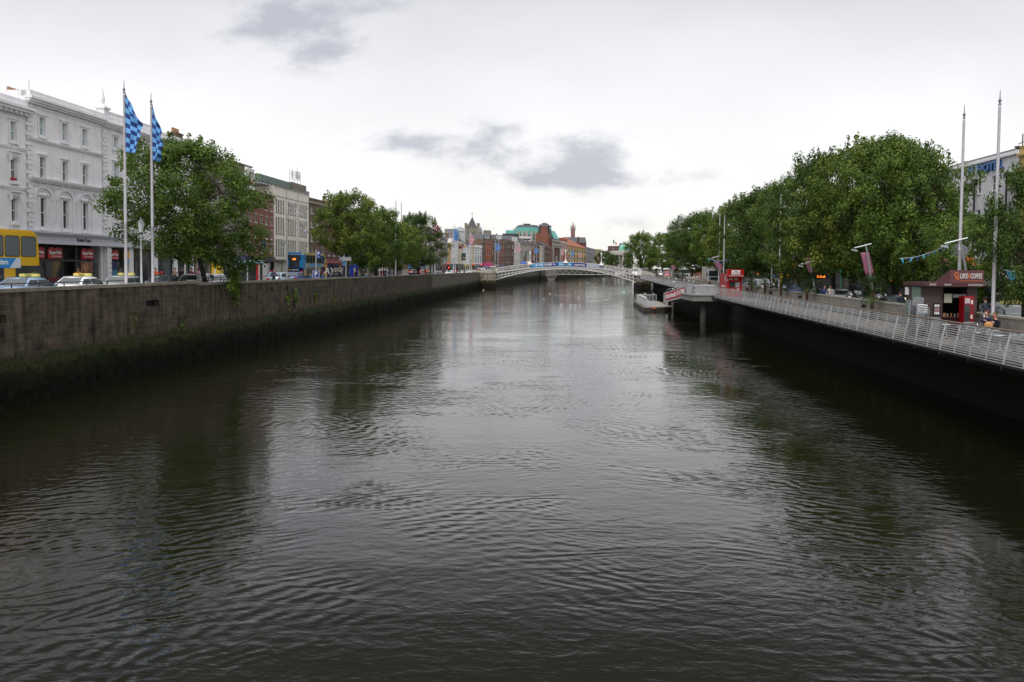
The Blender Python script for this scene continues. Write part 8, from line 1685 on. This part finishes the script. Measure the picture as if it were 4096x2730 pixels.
x,y=hit(FL,1950,o=3.); t=thing('shop_awning','magenta awning and grey kiosk in front of the orange house','awning',(x,y,4)); mb=MB(); mb.box(-2.2,2.2,0,.1,2.2,4.0); mb.build('magenta_front',mat('magenta',(.45,.06,.18),.6,var=.15),t); mb=MB(); mb.box(-1.8,.4,-1.8,-.1,0,2.6); mb.build('grey_box',W['lead'],t)
# orange road barrier behind the boardwalk
x,y=hit(WR,2768,o=6); t=thing('barrier_net','orange and white safety net and barrier on the right quay','barrier',(x,y,ZR),.3); mb=MB(); mb.box(-2.2,2.2,-.04,.04,.5,1.0,0); [mb.box(-2.2+i*.55,-2.0+i*.55,-.06,.06,0,1.25,1) for i in range(8)]; mb.build('net',[mat('net_orange',(.6,.2,.1),.7,var=.3),W['white']],t)
# ================================================================ GULLS
def gull_meshes(flying,floating=False):
    b=MB(); b.lathe([(.01,-.30),(.05,-.2),(.095,-.02),(.085,.1),(.045,.18),(.055,.23),(.035,.29),(.012,.33)],n=10)
    me=b.mesh('gull',[mat('gull_white',(.72,.72,.72),.6,var=.06)],smooth=True); me.transform(Matrix.Rotation(rad(90 if flying else 84 if floating else 68),4,'Y')); 
    wg=MB()
    if flying:
        for s in (-1,1): wg.add([(.12,s*.05,.03),(.16,s*.38,.17),(.0,s*.82,.10),(-.06,s*.80,.095),(-.02,s*.38,.15),(-.12,s*.05,.02)],[(0,1,4,5),(1,2,3,4)])
    else:
        for s in (-1,1): wg.add([(.06,s*.075,.08),(-.02,s*.10,.05),(-.30,s*.03,-.06),(-.22,s*.035,.02),(-.02,s*.075,.13)],[(0,1,2,3,4)])
    wme=wg.mesh('wings',mat('gull_grey',(.50,.52,.55),.6,var=.05)); lg=MB()
    lg.tube((-.02,.03,-.05),(0,.03,-.17),.008,n=4); lg.tube((-.02,-.03,-.05),(0,-.03,-.17),.008,n=4); lg.add([(.36,0,.06),(.29,.015,.06),(.29,-.015,.07)],[(0,1,2)])
    return me,wme,lg.mesh('legs',W['orange'])
GM=[gull_meshes(False),gull_meshes(True),gull_meshes(False,True)]
def gull(p,rz,fly,label,group,s=1.15,roll=0):
    s*=.82
    if fly: rz=1.57+(rz-3.2)*.5
    a,b,c=GM[1 if fly else 2 if p.z<.1 else 0]; o=obj('gull',a,None,p,(roll,0,rz)); o.scale=(s,s,s); tag(o,label,'gull',group); obj('wings',b,o); 
    if not fly: obj('legs',c,o)
    return o
rr=random.Random(9); co_=math.cos(pa);si_=math.sin(pa)
def pont(lx,ly,z): return Vector((PP.x+lx*co_-ly*si_,PP.y+lx*si_+ly*co_,z))
for i,(lx,ly,lb) in enumerate([(4.0,-.5,'nearest'),(5.2,-.5,'second nearest'),(6.1,-.5,'third'),(7.5,-.5,'fourth'),(9.,-.5,'fifth'),(11,-.5,'sixth'),(13.5,-.5,'seventh'),(17,-.5,'eighth'),(24,-2.0,'back rail left'),(24,-3.6,'back rail right')]):
    gull(pont(lx,ly,.66+1.15+.20),rr.uniform(0,6.28),False,'gull standing on the pontoon railing, %s one'%lb if i<8 else 'gull standing on the pontoon railing, %s one'%lb,'gulls perched on the pontoon railing')
for i,px in enumerate([2660,2676,2692,2706,2722,2738,2757,2775]):
    x,y=hit(WR,px,o=.0); gull(Vector((x,y,ZRAIL+.2)),rr.uniform(0,6.28),False,'gull perched on the far boardwalk handrail, %s from the left'%['first','second','third','fourth','fifth','sixth','seventh','eighth'][i],'gulls perched on the far boardwalk handrail')
for i,(px,py,Y,lb) in enumerate([(2755,916,95,'gull with raised wings against the tallest part of the far right trees'),(2656,1045,115,'gull gliding in front of the far right bank trees'),(2771,1064,100,'gull flapping above the landing stage'),(2777,1076,104,'gull flying just below another above the landing stage'),(2690,1130,110,'gull flying past the slatted railing near the gangway'),(2692,1157,112,'gull landing at the low end of the gangway'),(2121,1029,230,'gull flying over the left slope of the footbridge'),(2350,1134,190,'gull skimming the river below the bridge banner'),(2490,1098,225,'gull flying in front of the right arch of the footbridge'),(1973,915,200,'gull hovering by the red flags'),(2425,1202,130,'gull flying low over the middle of the river')]):
    p=at(px,py,Y); gull(p,rr.uniform(2,4.5),True,lb,'flying gulls',1.35,rr.uniform(-.4,.4))
for i,(px,py) in enumerate([(2245,1218),(2283,1221),(2300,1221),(2318,1219),(1934,1160),(2175,1196),(2200,1175),(2323,1136),(2490,1168),(2496,1166),(2315,1189)]):
    d=ray(px,py); p=Vector((0,0,7))+d*(-6.93/d.z); p.z=.06; gull(p,rr.uniform(0,6.28),False,'gull floating on the river, %s'%['leftmost of the four near mid river','second of the four near mid river','third of the four near mid river','rightmost of the four near mid river','alone by the left bridge abutment','alone left of mid river','alone below the banner','far out under the arch','left of two by the pontoon','right of two by the pontoon','alone right of mid river'][i],'gulls floating on the river',1.2)

# labels of repeats told apart by their order
def _nth(i): return (['first','second','third','fourth','fifth','sixth','seventh','eighth','ninth','tenth','eleventh','twelfth'][i])
_by={}
for o in list(COL.objects):
    if o.parent is None and 'label' in o and 'category' in o: _by.setdefault(o['label'],[]).append(o)
for lb,os_ in _by.items():
    if len(os_)<2: continue
    if 'stack' in lb: 
        os_.sort(key=lambda o:-o.location.z)
        for i,o in enumerate(os_): o['label']=lb.replace('stacked aluminium chair in','%s aluminium chair from the top of'%_nth(i))
    elif 'cafe chair' in lb:
        os_.sort(key=lambda o:o.location.y)
        for i,o in enumerate(os_): o['label']=lb.replace('aluminium cafe chair at','%s cafe chair, counted from the bridge viewer, at'%_nth(i)).replace('counted from the bridge viewer','nearest first')
    elif 'weed tuft' in lb:
        os_.sort(key=lambda o:o.location.y)
        for i,o in enumerate(os_): o['label']='small green weed tuft on the quay wall, %s one counting towards the footbridge'%_nth(i)
    else:
        os_.sort(key=lambda o:o.location.y)
        for i,o in enumerate(os_): o['label']=lb+', %s one counting away from it'%_nth(i)
